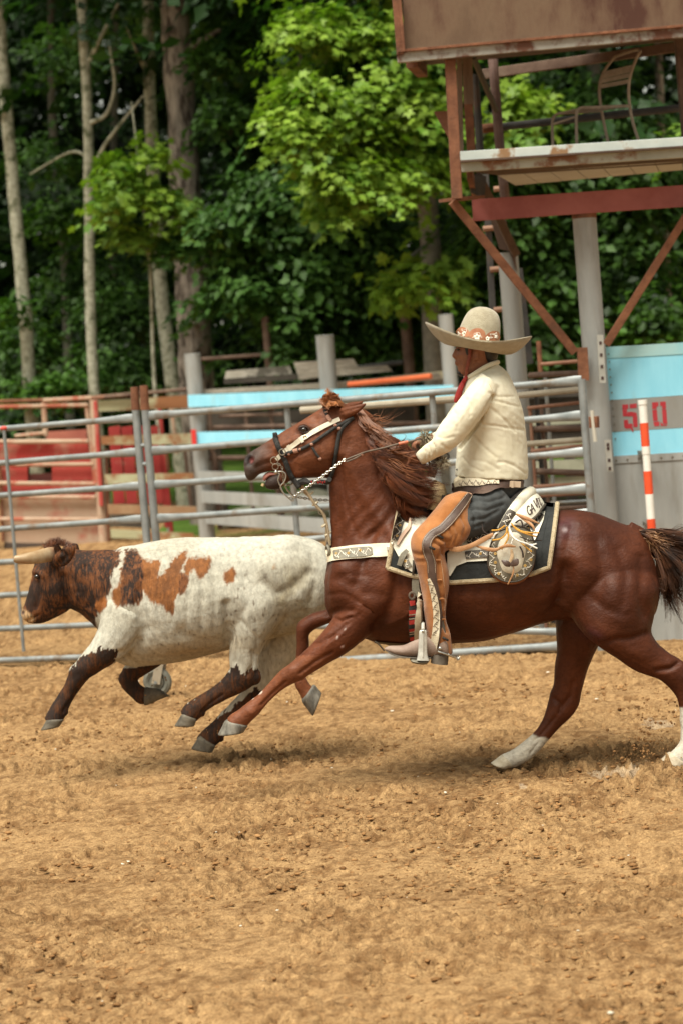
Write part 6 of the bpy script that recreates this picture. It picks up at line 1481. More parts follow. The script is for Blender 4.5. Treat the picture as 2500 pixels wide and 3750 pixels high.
# ---- numbered sheet-metal gate and its column
wallP = plane((1.9, 17.62), (3.3, 17.25))
gate = thing('metal_wall', 'blue and grey metal wall with red number 50 behind the horse rump', 'wall', foot(wallP(2400, 2350)))
def wall_sheet(name, y0l, y0r, y1l, y1r, mat, off, th=.02):
    # edges given on the K crop at x=left border and x=1700
    def xl(y): return 1036 + (y - 225) * .077
    L0 = wallP(*cK(xl(y0l), y0l), off); L1 = wallP(*cK(xl(y1l), y1l), off); R0 = wallP(*cK(1800, y0r), off); R1 = wallP(*cK(1800, y1r), off)
    return obj(name, slab([L0, R0, R1, L1], (0, th, 0)), mat, gate, smooth=False)
wall_sheet('top_lip', 223, 178, 300, 257, pm('pale_blue_paint', lin(.26, .53, .60), lin(.36, .56, .58), scale=4, rough=.6), -.006)
wall_sheet('blue_sheet', 300, 257, 582, 532, bluep, 0)
wall_sheet('grey_band', 583, 533, 798, 752, pm('band_grey', lin(.215, .215, .205), lin(.265, .26, .25), scale=3, rough=.6, c3=lin(.15, .13, .10), s3=3, lo3=.5, hi3=.8, stretch=(1.4, 1.4, .4)), -.002)
wall_sheet('blue_sheet', 799, 753, 962, 922, bluep, 0)
wall_sheet('grey_sheet', 960, 920, 1010, 970, greyp, -.012)
ground_l = foot(wallP(*cK(1150, 1400))); 
xl0 = wallP(*cK(1090, 1005)); xr0 = wallP(*cK(1800, 965))
obj('grey_sheet', slab([xl0 + vec((0, -.004, 0)), xr0 + vec((0, -.004, 0)), foot(xr0, .0) + vec((0, -.004, 0)), foot(xl0, .0) + vec((0, -.004, 0))], (0, .02, 0)), greyp, gate, smooth=False)
bolt = pm('bolt_head', lin(.22, .2, .17), None, rough=.6, metal=.5)
for k in range(7):
    obj('bolt', ball(wallP(*cK(1112 + k * 76, 985 - k * 4.5), -.016), .008, .005, .008, 8, 5), bolt, gate)
for k in range(12):
    y = 270 + k * 52
    obj('bolt', ball(wallP(*cK(1066 + (y - 225) * .077 - 6, y), -.008), .006, .004, .006, 8, 5), bolt, gate)
stm = pm('red_stencil', lin(.34, .012, .022), lin(.42, .03, .04), scale=12, rough=.7)
def stencil(polys):
    for P in polys: obj('stencil_stroke', slab([wallP(*cK(x, y), -.0045) for x, y in P], (0, .0018, 0)), stm, gate, smooth=False)
stencil([[(1155, 612), (1195, 610), (1196, 640), (1156, 642)], [(1205, 609), (1252, 604), (1253, 634), (1206, 637)], [(1156, 645), (1186, 643), (1190, 690), (1160, 692)], [(1190, 662), (1222, 660), (1252, 668), (1254, 690), (1190, 692)], [(1226, 692), (1256, 690), (1259, 762), (1230, 764)], [(1166, 716), (1194, 714), (1196, 742), (1222, 740), (1224, 772), (1180, 774), (1168, 762)], [(1212, 772), (1226, 772), (1232, 796), (1226, 798)]])
stencil([[(1356, 598), (1398, 594), (1399, 622), (1386, 623), (1387, 640), (1357, 642)], [(1410, 593), (1448, 591), (1451, 640), (1424, 642), (1423, 620), (1411, 620)], [(1358, 648), (1388, 646), (1394, 720), (1364, 722)], [(1424, 646), (1452, 644), (1459, 740), (1430, 742)], [(1365, 728), (1395, 726), (1405, 728), (1406, 756), (1372, 758)], [(1414, 728), (1432, 748), (1459, 745), (1456, 754), (1415, 756)]])
for (x0, x1, y0, y1) in ((985, 1045, 140, 465), (1035, 1095, 850, 1065)):
    yo = [y0 + (y1 - y0) * k for k in (.17, .42, .66, .9)] if y1 - y0 > 250 else [y0 + (y1 - y0) * k for k in (.15, .27, .64, .9)]
    Pn = [(x0, y0), (x0 + 42, y0), (x1, y1), (x0 + 18, y1)]
    hp_ = obj('hinge_plate', slab([W(*cK(*p), 17.30) for p in Pn], (0, .012, 0)), pm('hinge_steel', lin(.33, .32, .29), lin(.42, .41, .38), scale=9, rough=.6, metal=.3) if 'hinge_steel' not in MATS else MATS['hinge_steel'], gate, smooth=False)
    for y in yo:
        xc = x0 + 21 + (y - y0) / (y1 - y0) * (x1 - x0 - 42)
        obj('plate_hole', slab([W(*cK(xc + a, y + b), 17.297) for a, b in ((-9, -11), (9, -11), (9, 11), (-9, 11))], (0, .002, 0)), inkm, hp_, smooth=False)
# ---- striped pole
pole = thing('striped_pole', 'thin red and white striped pole fixed upright against the numbered wall', 'pole', W(*cK(1380, 1560), 17.22))
tp = W(*cK(1292, 592), 17.22); cuts = [592, 735, 893, 945, 1060, 1215, 1382, 1540, 1700]
zc = [W(*cK(1292 + (y - 592) * .094, y), 17.22)[2] for y in cuts]
mw = pm('white_pole', lin(.70, .68, .64), lin(.78, .76, .72), scale=10, rough=.5); mr_ = pm('orange_red_pole', lin(.68, .065, .018), lin(.74, .085, .025), scale=10, rough=.5)
seq = [mw, mr_, mw, mw, mr_, mw, mr_, mw]
for k in range(7):
    obj('band', tube([(tp[0], 17.22, zc[k]), (tp[0], 17.22, zc[k + 1])], .0305 if k not in (3,) else .028, 14), seq[k], pole, sharp=40)
obj('cap', tube([(tp[0], 17.22, zc[0] + .012), (tp[0], 17.22, zc[0] - .02)], .034, 14), mw, pole, sharp=40)
for zz in (zc[3], zc[6] - .05): obj('bracket', beam((tp[0], 17.24, zz), (tp[0], 17.52, zz), .05, .03), bolt, pole)

# ---- announcer stand
stand = thing('announcer_stand', 'raised rusty steel announcer stand on grey pipe columns at upper right', 'stand', foot(W(*cP(1060, 1500), 17.5)))
def P3(x, y, Y): return W(*cP(x, y), Y)
old_board = pm('stained_plywood', lin(.105, .060, .034), lin(.19, .12, .072), scale=2.2, rough=.85, stretch=(1.3, 1.3, .5), c3=lin(.055, .016, .007), s3=2.2, lo3=.44, hi3=.62, bump=.2, bscale=30)
obj('fascia_board', slab([P3(105, -40, 16.95), P3(1700, -160, 16.95), P3(1700, 122, 16.95), P3(112, 262, 16.95)], (0, .03, 0)), old_board, stand, smooth=False)
obj('end_channel', join([beam(P3(66, -40, 16.92), P3(92, 285, 16.92), .05, .075, (0, 1, 0)), beam(P3(86, -40, 16.88), P3(110, 270, 16.88), .02, .03, (0, 1, 0))]), rustm, stand)
edge_p = pm('chipped_white_paint', lin(.24, .225, .20), lin(.36, .345, .315), scale=4, rough=.7, c3=lin(.12, .045, .024), s3=5, lo3=.46, hi3=.58)
obj('roof_angle', beam(P3(75, 297, 16.93), P3(1700, 152, 16.93), .05, .085), edge_p, stand)
obj('roof_lip', beam(P3(75, 268, 16.90), P3(1700, 124, 16.90), .05, .018), rustm, stand)
dks = pm('dark_roof_wood', lin(.055, .032, .022), lin(.10, .06, .042), scale=5, rough=.9)
obj('roof_deck', slab([P3(110, 250, 17.0), P3(1800, 100, 17.0), P3(1800, 190, 19.2), P3(180, 345, 18.4)], (0, 0, .05)), dks, stand, smooth=False)
obj('roof_beam', beam(P3(150, 320, 17.3), P3(205, 372, 18.3), .08, .09), rustm, stand)
obj('corner_post', beam(P3(350, 296, 17.0), P3(387, 1036, 17.0), .075, .06, (0, 1, 0)), rustm, stand)
woodb = pm('brown_timber', lin(.11, .065, .042), lin(.20, .135, .095), scale=6, rough=.9, stretch=(4, 4, .5), bump=.4, bscale=40)
obj('timber_post', beam(P3(398, 300, 17.3), P3(408, 800, 17.3), .035, .05, (0, 1, 0)), woodb, stand)
obj('timber_post', beam(P3(440, 300, 17.6), P3(448, 545, 17.6), .07, .05, (0, 1, 0)), woodb, stand)
obj('timber_post', beam(P3(446, 545, 17.6), P3(462, 800, 17.6), .06, .05, (0, 1, 0)), rustm, stand)
dpm = pm('dark_steel', lin(.030, .028, .028), lin(.06, .055, .052), scale=8, rough=.6, c3=lin(.1, .05, .03), s3=4, lo3=.6, hi3=.8)
obj('rear_post', tube([P3(482, 388, 18.6), P3(508, 800, 18.6)], .030, 10), dpm, stand)
obj('rear_post', tube([P3(572, 285, 18.7), P3(612, 790, 18.7), P3(640, 1060, 18.7)], .038, 10), pm('purple_brown_steel', lin(.10, .055, .045), lin(.17, .105, .09), scale=6, rough=.75), stand)
obj('diagonal_brace', tube([P3(470, 296, 17.8), P3(590, 575, 18.6)], .024, 8), pm('olive_steel', lin(.08, .065, .045), None, rough=.8), stand)
obj('rear_beam', beam(P3(520, 388, 18.9), P3(1700, 222, 18.9), .05, .075), brownp, stand)
obj('handrail', tube([P3(525, 672, 18.8), P3(1700, 548, 18.8)], .030, 10), dpm, stand)
obj('right_post', beam(P3(1555, 190, 18.2), P3(1600, 770, 18.2), .10, .08, (0, 1, 0)), brownp, stand)
obj('handrail_end', tube([P3(520, 672, 18.75), P3(580, 665, 18.75)], .036, 10), rustm, stand)
obj('floor_edge', beam(P3(404, 820, 16.95), P3(1700, 736, 16.95), .04, .075), pm('floor_paint', lin(.36, .40, .39), lin(.50, .54, .52), scale=2.5, rough=.7, c3=lin(.24, .13, .06), s3=5, lo3=.52, hi3=.6), stand)
obj('floor_channel', beam(P3(408, 868, 16.99), P3(1700, 783, 16.99), .05, .085), pm('channel_paint', lin(.30, .30, .25), lin(.40, .40, .35), scale=3, rough=.7, c3=lin(.2, .09, .045), s3=5, lo3=.5, hi3=.6), stand)
obj('floor_lip', beam(P3(404, 843, 16.93), P3(1700, 758, 16.93), .05, .014), dks, stand)
# floor boards with visible underside
fl_dark = P3(430, 890, 17.0)
obj('floor_frame', slab([P3(430, 893, 17.05), P3(1700, 812, 17.05), P3(1700, 845, 17.7), P3(600, 915, 17.5)], (0, 0, .03)), dks, stand, smooth=False)
und = pm('pale_board_underside', lin(.42, .43, .44), lin(.50, .51, .53), scale=4, rough=.8)
L0, L1 = P3(590, 910, 17.45), P3(690, 968, 18.75); R0, R1 = P3(1700, 832, 17.45), P3(1700, 875, 18.75)
for k in range(8):
    q0, q1 = k / 8, (k + .96) / 8
    obj('floor_board', slab([L0 + (R0 - L0) * q0, L0 + (R0 - L0) * q1, L1 + (R1 - L1) * q1, L1 + (R1 - L1) * q0], (0, 0, .03)), und, stand, smooth=False)
obj('floor_side_beam', beam(P3(450, 895, 17.1), P3(480, 1005, 18.2), .04, .10), rustm, stand)
redb = pm('red_oxide_beam', lin(.26, .066, .058), lin(.33, .10, .088), scale=5, rough=.7, c3=lin(.20, .12, .09), s3=3, lo3=.6, hi3=.8)
obj('red_beam', join([beam(P3(468, 1098, 17.42), P3(1700, 1014, 17.42), .03, .155), beam(P3(468, 1052, 17.46), P3(1700, 966, 17.46), .10, .012), beam(P3(468, 1143, 17.46), P3(1700, 1062, 17.46), .10, .012)]), redb, stand)
obj('corner_plate', beam(P3(348, 1042, 17.1), P3(475, 1034, 17.3), .20, .022), rustm, stand)
obj('corner_gusset', slab([P3(470, 905, 17.6), P3(450, 905, 17.6), P3(460, 1005, 17.6), P3(530, 1040, 17.7), P3(540, 920, 17.7)], (0, .02, 0)), dpm, stand, smooth=False)
obj('rust_flap', slab([P3(270, 582, 17.2), P3(345, 578, 17.2), P3(350, 730, 17.2)], (0, .06, 0)), rustm, stand, smooth=False)
ctop = P3(1050, 1118, 17.5); 
obj('column', tube([ctop, foot(ctop)], .086, 24), greyp, stand)
obj('column_cap', tube([P3(1050, 1110, 17.5), ctop + vec((0, 0, -.03))], .089, 24), rustm, stand)
obj('rail_stub', beam(W(*cK(884, 226), 17.35), W(*cK(896, 450), 17.35), .075, .05, (0, 1, 0)), rustm, stand)
obj('strut', beam(P3(362, 1052, 17.05), P3(1000, 1838, 17.35), .06, .045, (0, 1, 0)), rustm, stand)
obj('strut', beam(P3(1700, 940, 17.3), P3(1165, 1800, 17.4), .055, .045, (0, 1, 0)), rustm, stand)
rc = P3(652, 1318, 19.0)
obj('rear_column', tube([rc, foot(rc)], .079, 20), greyp, stand)
obj('rear_gusset', slab([P3(560, 1135, 18.9), P3(640, 1140, 18.9), P3(690, 1330, 18.9), P3(700, 1420, 18.9), P3(660, 1310, 18.9), P3(610, 1300, 18.9)], (0, .03, 0)), dks, stand, smooth=False)
obj('rear_brace', beam(P3(500, 920, 18.0), P3(690, 1320, 18.9), .06, .07, (0, 1, 0)), dks, stand)
obj('ladder_stile', beam(P3(535, 910, 19.3), P3(585, 1850, 19.3), .05, .05, (0, 1, 0)), dpm, stand)
obj('ladder_stile', beam(P3(705, 1400, 19.6), P3(762, 1900, 19.6), .07, .05, (0, 1, 0)), dpm, stand)
for (x, y) in ((548, 1192), (585, 1405), (604, 1616), (604, 985)):
    obj('ladder_rung', tube([P3(x - 26, y + 3, 19.25), P3(x + 34, y - 3, 19.25)], .022, 8), pm('rung', lin(.30, .165, .11), None, rough=.8) if 'rung' not in MATS else MATS['rung'], stand)
# chair on the platform
chair = thing('metal_chair', 'rusty slatted metal chair on the announcer stand', 'chair', P3(1100, 745, 17.9))
chm = pm('brown_chair_paint', lin(.27, .21, .16), lin(.36, .29, .23), scale=14, rough=.7)
CY = 17.9
for s, ox, oy in ((-.18, 0, 0), (.18, -125, 30)):
    Y = CY + s
    obj('side_frame', tube([P3(x + (0 if s < 0 else 0), y, Y) for x, y in (((1012, 752), (1010, 600), (1030, 565), (1090, 560), (1290, 552)) if s < 0 else ((888, 768), (885, 640), (905, 598), (960, 590), (1140, 578)))], .011, 8, 4), chm, chair)
obj('back_frame', tube([P3(x, y, Y) for x, y, Y in ((1335, 735, CY - .1), (1300, 620, CY - .12), (1283, 500, CY - .14), (1290, 400, CY - .16), (1325, 300, CY - .17), (1343, 268, CY - .17), (1320, 262, CY - .1), (1230, 290, CY + .12), (1200, 310, CY + .16), (1150, 380, CY + .17), (1130, 460, CY + .17), (1138, 560, CY + .18), (1175, 742, CY + .2))], .011, 8, 4), chm, chair)
for k, (y0, y1, x0, x1) in enumerate(((385, 350, 1150, 1300), (400, 366, 1142, 1294), (425, 393, 1137, 1288), (452, 424, 1131, 1284))):
    m1_ = ((x0 + x1) / 2, (y0 + y1) / 2 - 4)
    obj('back_slat', beam(P3(x0, y0, CY + .17), P3(x1, y1, CY - .16), .012, .030), chm, chair)
for k in range(8):
    q = k / 7
    a0 = (910 + q * 210, 594 - q * 16); a1 = (1035 + q * 225, 566 - q * 12)
    obj('seat_slat', beam(P3(a0[0], a0[1] + 6 * math.sin(q * 3), CY + .18), P3(a1[0], a1[1] + 6 * math.sin(q * 3), CY - .18), .03, .008), chm, chair)
obj('seat_rail', tube([P3(888, 648, CY + .18), P3(1000, 612, CY - .18)], .009, 8), chm, chair)

# ---- chute of brown pipes between rider and column
chute = thing('pipe_chute', 'chute of brown and beige pipe rails beside the grey column, behind the rider', 'fence', foot(W(*cK(740, 1200), 18.6)))
def kp(x0, y0, x1, y1, w, Y0, Y1, mat, par, name='rail', c=cK):
    Ym = (Y0 + Y1) / 2
    return obj(name, tube([W(*c(x0, y0), Y0), W(*c(x1, y1), Y1)], w / SC[c] / FPX * Ym / 2, 10), mat, par)
kp(530, 414, 905, 398, 42, 18.6, 18.2, brownp, chute); kp(330, 562, 905, 506, 44, 18.3, 17.9, beigep, chute); kp(520, 635, 900, 594, 26, 18.8, 18.4, pm('rust_rail', lin(.20, .09, .055), lin(.27, .14, .09), scale=6, rough=.85), chute)
rr_ = MATS['rust_rail']
kp(570, 778, 915, 768, 44, 19.0, 18.6, brownp, chute); kp(515, 878, 925, 846, 42, 18.3, 17.9, beigep, chute); kp(545, 928, 925, 886, 30, 18.8, 18.4, rr_, chute)
kp(575, 1062, 945, 1076, 44, 19.0, 18.6, brownp, chute); kp(560, 1168, 945, 1146, 30, 18.8, 18.4, rr_, chute); kp(590, 1230, 945, 1208, 22, 18.8, 18.4, rr_, chute); kp(600, 1282, 945, 1262, 24, 19.6, 19.4, galv, chute); kp(600, 1318, 945, 1300, 26, 18.6, 18.4, brownp, chute)
for (x, y, w, Y, m) in ((530, 625, 24, 18.8, rr_), (566, 440, 34, 19.1, dpm), (635, 430, 26, 19.8, galv), (608, 640, 26, 19.0, brownp)):
    q = W(*cK(x, y), Y); obj('post', tube([q, foot(q)], w / 1.8447 / FPX * Y / 2, 10), m, chute)
# upright rust frame behind
kp(590, 182, 604, 400, 34, 20.5, 20.5, rustm, chute, 'post'); kp(604, 340, 870, 318, 26, 20.5, 20.0, rr_, chute); 
# beige rail carrying on to the left behind the rider
kp(330, 592, 1090, 536, 36, 18.9, 18.4, beigep, chute, 'rail', cF)
pal = thing('board_pen', 'added dark boards filling in the shade, and pale low boards, behind the pipe chute', 'pen', foot(W(*cK(750, 1000), 23)))
dkp = pm('shade_fill_board', lin(.030, .024, .019), lin(.06, .05, .04), scale=3, rough=1)  # dark boards added in place of the shade behind the rails
palb = pm('pale_green_board', lin(.20, .205, .15), lin(.29, .29, .22), scale=3, rough=.9, c3=lin(.13, .12, .08), s3=2.5)
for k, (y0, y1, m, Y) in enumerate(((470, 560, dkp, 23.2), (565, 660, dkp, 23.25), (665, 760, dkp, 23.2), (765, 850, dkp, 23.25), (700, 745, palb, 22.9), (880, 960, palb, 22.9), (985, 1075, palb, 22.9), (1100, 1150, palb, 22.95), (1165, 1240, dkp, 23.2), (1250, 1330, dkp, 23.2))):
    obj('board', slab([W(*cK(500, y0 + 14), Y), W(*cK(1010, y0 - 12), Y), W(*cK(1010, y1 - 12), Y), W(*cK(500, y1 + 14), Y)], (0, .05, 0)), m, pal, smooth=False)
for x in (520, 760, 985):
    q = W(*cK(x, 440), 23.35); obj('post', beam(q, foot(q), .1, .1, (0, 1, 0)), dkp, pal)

# ---- far pens
far_red = pm('faded_red_sheet', lin(.38, .030, .026), lin(.44, .07, .055), scale=1.1, rough=.75, c3=lin(.46, .26, .19), s3=1.6, lo3=.52, hi3=.68)
pale_red = pm('peeled_red_sheet', lin(.42, .28, .20), lin(.50, .38, .28), scale=1.4, rough=.8, c3=lin(.40, .08, .05), s3=1.5, lo3=.5, hi3=.66)
pinkp = pm('peeling_pink_pipe', lin(.38, .24, .165), lin(.46, .34, .25), scale=4, rough=.8, c3=lin(.34, .09, .05), s3=3, lo3=.52, hi3=.62)
RGY = 33.0
rg = thing('red_gate', 'faded red sheet-metal gate with pink pipe rails at far left', 'gate', foot(W(*cI(200, 1060), RGY)))
def I3(x, y, Y): return W(*cI(x, y), Y)
def quad(name, pts_, Y, mat, par, th=.03):
    return obj(name, slab([I3(x, y, Y) for x, y in pts_], (0, th, 0)), mat, par, smooth=False)
quad('upper_sheet', [(-700, 595), (405, 590), (420, 700), (-700, 705)], RGY, far_red, rg)
quad('middle_sheet', [(-700, 705), (128, 702), (128, 770), (-700, 775)], RGY, far_red, rg)
quad('middle_sheet', [(240, 702), (425, 700), (440, 765), (240, 768)], RGY, far_red, rg)
quad('window_board', [(128, 735), (240, 730), (242, 768), (128, 768)], RGY + .05, pm('dark_red_board', lin(.12, .035, .03), None, rough=.9), rg)
quad('middle_sheet', [(-700, 775), (440, 768), (440, 845), (-700, 850)], RGY + .004, far_red, rg)
quad('lower_sheet', [(15, 850), (440, 845), (465, 1055), (20, 1050)], RGY, pale_red, rg)
quad('side_sheet', [(215, 540), (400, 530), (400, 590), (215, 590)], RGY + .4, pm('brick_red_board', lin(.36, .10, .07), lin(.45, .15, .1), scale=3, rough=.85), rg)
for (x0, y0, x1, y1, w, m) in ((-700, 440, 405, 418, 20, pinkp), (-700, 590, 405, 585, 22, pinkp), (-700, 698, 430, 690, 18, pinkp), (-700, 772, 440, 780, 20, pinkp), (-700, 838, 440, 842, 22, pinkp), (-700, 938, 460, 945, 20, pinkp), (-700, 425, 200, 395, 18, rustm), (200, 398, 420, 385, 22, pinkp), (70, 560, 215, 545, 16, pinkp)):
    kp(x0, y0, x1, y1, w, RGY - .08, RGY - .08, m, rg, 'rail', cI)
for (x0, y0, x1, y1, w, m) in ((398, 415, 440, 775, 20, pinkp), (432, 388, 480, 1065, 44, pinkp), (200, 388, 212, 560, 26, pinkp), (0, 690, 15, 1045, 16, rustm), (490, 620, 500, 1050, 20, rustm)):
    kp(x0, y0, x1, y1, w, RGY - .06, RGY - .06, m, rg, 'post', cI)
for (x0, y0, x1, y1) in ((448, 690, 478, 1060),):
    obj('red_post_face', beam(I3(x0 - 8, y0 - 290, RGY - .14), I3(x1 - 10, y1 - 180, RGY - .14), .05, .10, (0, 1, 0)), far_red, rg)
quad('base_board', [(20, 1050), (500, 1062), (502, 1085), (20, 1075)], RGY - .02, pm('dark_base', lin(.07, .05, .04), None, rough=.95), rg)

pe = thing('board_fence', 'weathered green and rust board fence between red gate and blue boards', 'fence', foot(W(*cI(690, 1030), 32.6)))
peel = pm('peeling_green_board', lin(.36, .34, .20), lin(.42, .42, .28), scale=2.0, rough=.9, c3=lin(.26, .11, .045), s3=1.4, lo3=.47, hi3=.56, bump=.3, bscale=30)
rustb = pm('rust_brown_board', lin(.24, .11, .05), lin(.36, .24, .14), scale=1.6, rough=.9)
PY2 = 32.6
for (a, b, c_, d, m) in (((450, 400), (866, 372), (868, 430), (455, 448), peel), ((465, 562), (880, 548), (885, 598), (468, 600), peel), ((480, 738), (890, 730), (892, 765), (484, 782), peel), ((495, 875), (902, 885), (905, 915), (500, 920), rustb), ((508, 990), (890, 1008), (892, 1040), (512, 1028), peel)):
    quad('board', [a, b, c_, d], PY2 - .1, m, pe, .05)
dred = pm('dark_red_plank', lin(.30, .018, .02), lin(.38, .05, .04), scale=2, rough=.85, c3=lin(.42, .26, .2), s3=3, lo3=.6, hi3=.7)
for k in range(4):
    x = 500 + k * 58; quad('red_plank', [(x, 520), (x + 52, 512), (x + 76, 870), (x + 24, 874)], PY2 + .2, dred, pe, .04)
for (x0, y0, x1, y1, w, m) in ((735, 430, 790, 1000, 20, dred), (790, 430, 815, 640, 18, pinkp), (850, 620, 880, 880, 16, brownp), (760, 600, 775, 720, 22, rustm), (740, 640, 770, 980, 26, dred)):
    kp(x0, y0, x1, y1, w, PY2 + .25, PY2 + .25, m, pe, 'post', cI)
kp(470, 382, 860, 345, 18, PY2 - .15, PY2 - .3, brownp, pe, 'top_rail', cI); kp(420, 386, 620, 368, 20, PY2 - .15, PY2 - .15, rr_, pe, 'top_rail', cI)
quad('low_shade_board', [(510, 920), (720, 935), (722, 985), (512, 975)], PY2 + .3, pm('shade_board', lin(.09, .075, .06), None, rough=.95), pe)  # dark board filling the gap, its colour in place of shade

BF = 31.6
bf = thing('plank_fence', 'blue and grey plank fence on grey pipe posts behind the horse head', 'fence', foot(W(*cI(1150, 1000), BF)))
def pipe_post(x0, y0, w, Y, par, c=cI, m=greyp, name='pipe_post', cap=True):
    q = W(*c(x0, y0), Y); r = w / SC[c] / FPX * Y / 2
    o = obj(name, tube([q, foot(q)], r, 18), m, par)
    if cap: obj('post_rim', ring_torus(q, (0, 0, 1), r * .96, r * .08, 18, 5), m, par)
    return o
pipe_post(884, 185, 74, BF, bf); pipe_post(1492, 100, 84, BF - .6, bf)
pipe_post(1018, 135, 70, BF - 1.6, bf, cF)
def Fq_(name, pts_, Y0, Y1, mat, par, th=.05):
    (a, b, c_, d) = pts_
    return obj(name, slab([W(*cI(*a), Y0), W(*cI(*b), Y1), W(*cI(*c_), Y1), W(*cI(*d), Y0)], (0, th, 0)), mat, par, smooth=False)
Fq_('blue_board', [(864, 372), (2080, 326), (2080, 392), (866, 428)], BF - .2, BF - 1.9, bluep, bf)
Fq_('blue_board', [(902, 543), (2080, 520), (2080, 575), (904, 600)], BF - .2, BF - 1.9, bluep, bf)
Fq_('red_end', [(878, 532), (900, 530), (904, 602), (884, 604)], BF - .25, BF - .25, pm('bright_red_paint', lin(.6, .03, .025), None, rough=.6), bf)
Fq_('grey_plank', [(914, 722), (2000, 742), (2000, 792), (916, 762)], BF - .2, BF - 1.9, greyp, bf)
Fq_('grey_plank', [(924, 812), (2000, 862), (2000, 930), (928, 866)], BF - .2, BF - 1.9, greyp, bf)
Fq_('grey_plank', [(942, 906), (2000, 970), (2000, 1050), (946, 962)], BF - .2, BF - 1.9, greyp, bf)
for (x, y0, y1, w) in ((1128, 430, 980, 18), (1245, 430, 960, 18), (985, 640, 990, 24), (960, 430, 640, 20), (1550, 430, 1000, 22), (1700, 430, 1000, 22), (1850, 430, 1000, 22)):
    kp(x, y0, x + (y1 - y0) * .08, y1, w, BF + .1, BF + .1, brownp, bf, 'stake', cI)
for (x0, y0, x1, y1, w) in ((940, 522, 2000, 500, 22), (950, 662, 2000, 650, 24), (1010, 470, 1300, 460, 16)):
    kp(x0, y0, x1, y1, w, BF + .2, BF - .8, brownp, bf, 'pipe_rail', cI)
# flat dark board, its colour standing in for the shade behind the rails
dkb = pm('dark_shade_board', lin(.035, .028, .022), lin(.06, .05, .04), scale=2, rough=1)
Fq_('shade_back_board', [(900, 455), (1900, 420), (1900, 540), (905, 545)], BF + .9, BF - .2, dkb, bf)
# timber lying on top
def timber(label, pts_, Y0, Y1, mat, th=.35, name='timber_beam', cat='timber'):
    (a, b, c_, d) = pts_
    o = obj(name, slab([W(*cI(*a), Y0), W(*cI(*b), Y1), W(*cI(*c_), Y1), W(*cI(*d), Y0)], (0, th, 0)), mat, None, smooth=False, label=label, cat=cat, group='timber lying along the plank fence')
    return o
tw = pm('old_beam', lin(.29, .26, .215), lin(.42, .385, .33), scale=2.5, rough=.95, c3=lin(.08, .07, .055), s3=2.2, lo3=.5, hi3=.6, bump=.4, bscale=24)
timber('weathered beam end pile nearest the leftmost grey pipe post', [(1040, 262), (1330, 238), (1345, 275), (1032, 298)], BF + .4, BF + .3, tw)
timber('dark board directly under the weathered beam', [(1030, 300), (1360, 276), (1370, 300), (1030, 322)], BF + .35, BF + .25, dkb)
timber('grey slanting board behind the middle grey pipe post', [(1350, 222), (1620, 205), (1660, 268), (1375, 302)], BF + .3, BF + .1, woodg, .05, 'grey_board')
timber('thin board lying right of the middle grey pipe post', [(1540, 250), (1775, 235), (1800, 262), (1540, 285)], BF + .2, BF - .2, woodg, .05, 'grey_board')
timber('long pale board along the top of the blue boards', [(905, 350), (1470, 318), (1480, 342), (905, 368)], BF + .1, BF - .4, woodg, .3, 'grey_board')
timber('wide grey board under the orange bar', [(1480, 320), (2010, 268), (2030, 300), (1500, 346)], BF + .1, BF - 1.2, woodg, .3, 'grey_board')
timber('pale plank end beside the orange bar, left of the rider', [(1760, 290), (2030, 262), (2032, 300), (1790, 318)], BF - .3, BF - 1.2, pm('yellow_plank', lin(.42, .36, .24), None, rough=.9), .1, 'plank')
ob = obj('orange_bar', tube([W(*cF(555, 468), BF - .8), W(*cF(950, 428), BF - 1.4)], .035, 10), pm('orange_paint', lin(.78, .14, .045), lin(.82, .18, .06), scale=5, rough=.5), None, label='bright orange bar lying on the grey boards left of the rider', cat='bar')
# rusty posts with a cross pipe behind
for lab, (x, y), w, (rx0, ry0, rx1, ry1) in (('rusty pipe post with a cross pipe left of the middle grey post', (1218, 12), 34, (925, 208, 1225, 186)), ('rusty pipe post with a dark cross pipe left of the sombrero', (1850, -118), 52, (1540, 258, 1850, 222))):
    q = W(*cI(x, y), 33.0); t = thing('pipe_post', lab, 'post', foot(q), 'rusty pipe posts behind the plank fence')
    obj('upright', tube([q, foot(q)], w / 1.2544 / FPX * 33 / 2, 12), brownp, t)
    kp(rx0, ry0, rx1, ry1, 18 if w < 40 else 26, 33.0, 33.0, brownp if w < 40 else dpm, t, 'cross_pipe', cI)
# rocks at the foot of the bank
for k, (x, y, s, lab) in enumerate(((1130, 985, .35, 'mossy grey rock under the planks, nearest the leftmost grey post'), (1420, 1010, .5, 'larger mossy rock under the planks below the horse head'), (1290, 992, .3, 'small mossy rock between two others under the planks'))):
    p = foot(W(*cI(x, y), 33.6)); v, f = ball(p + vec((0, 0, s * .3)), s, s * .8, s * .5, 12, 8); v = v + (fbm(v, 3, 3)[:, None] - .5) * .3
    obj('rock', (v, f), pm('mossy_rock', lin(.22, .21, .16), lin(.34, .33, .25), scale=4, rough=.95, c3=lin(.12, .16, .05), s3=3) if 'mossy_rock' not in MATS else MATS['mossy_rock'], None, label=lab, cat='rock', group='rocks at the foot of the bank')
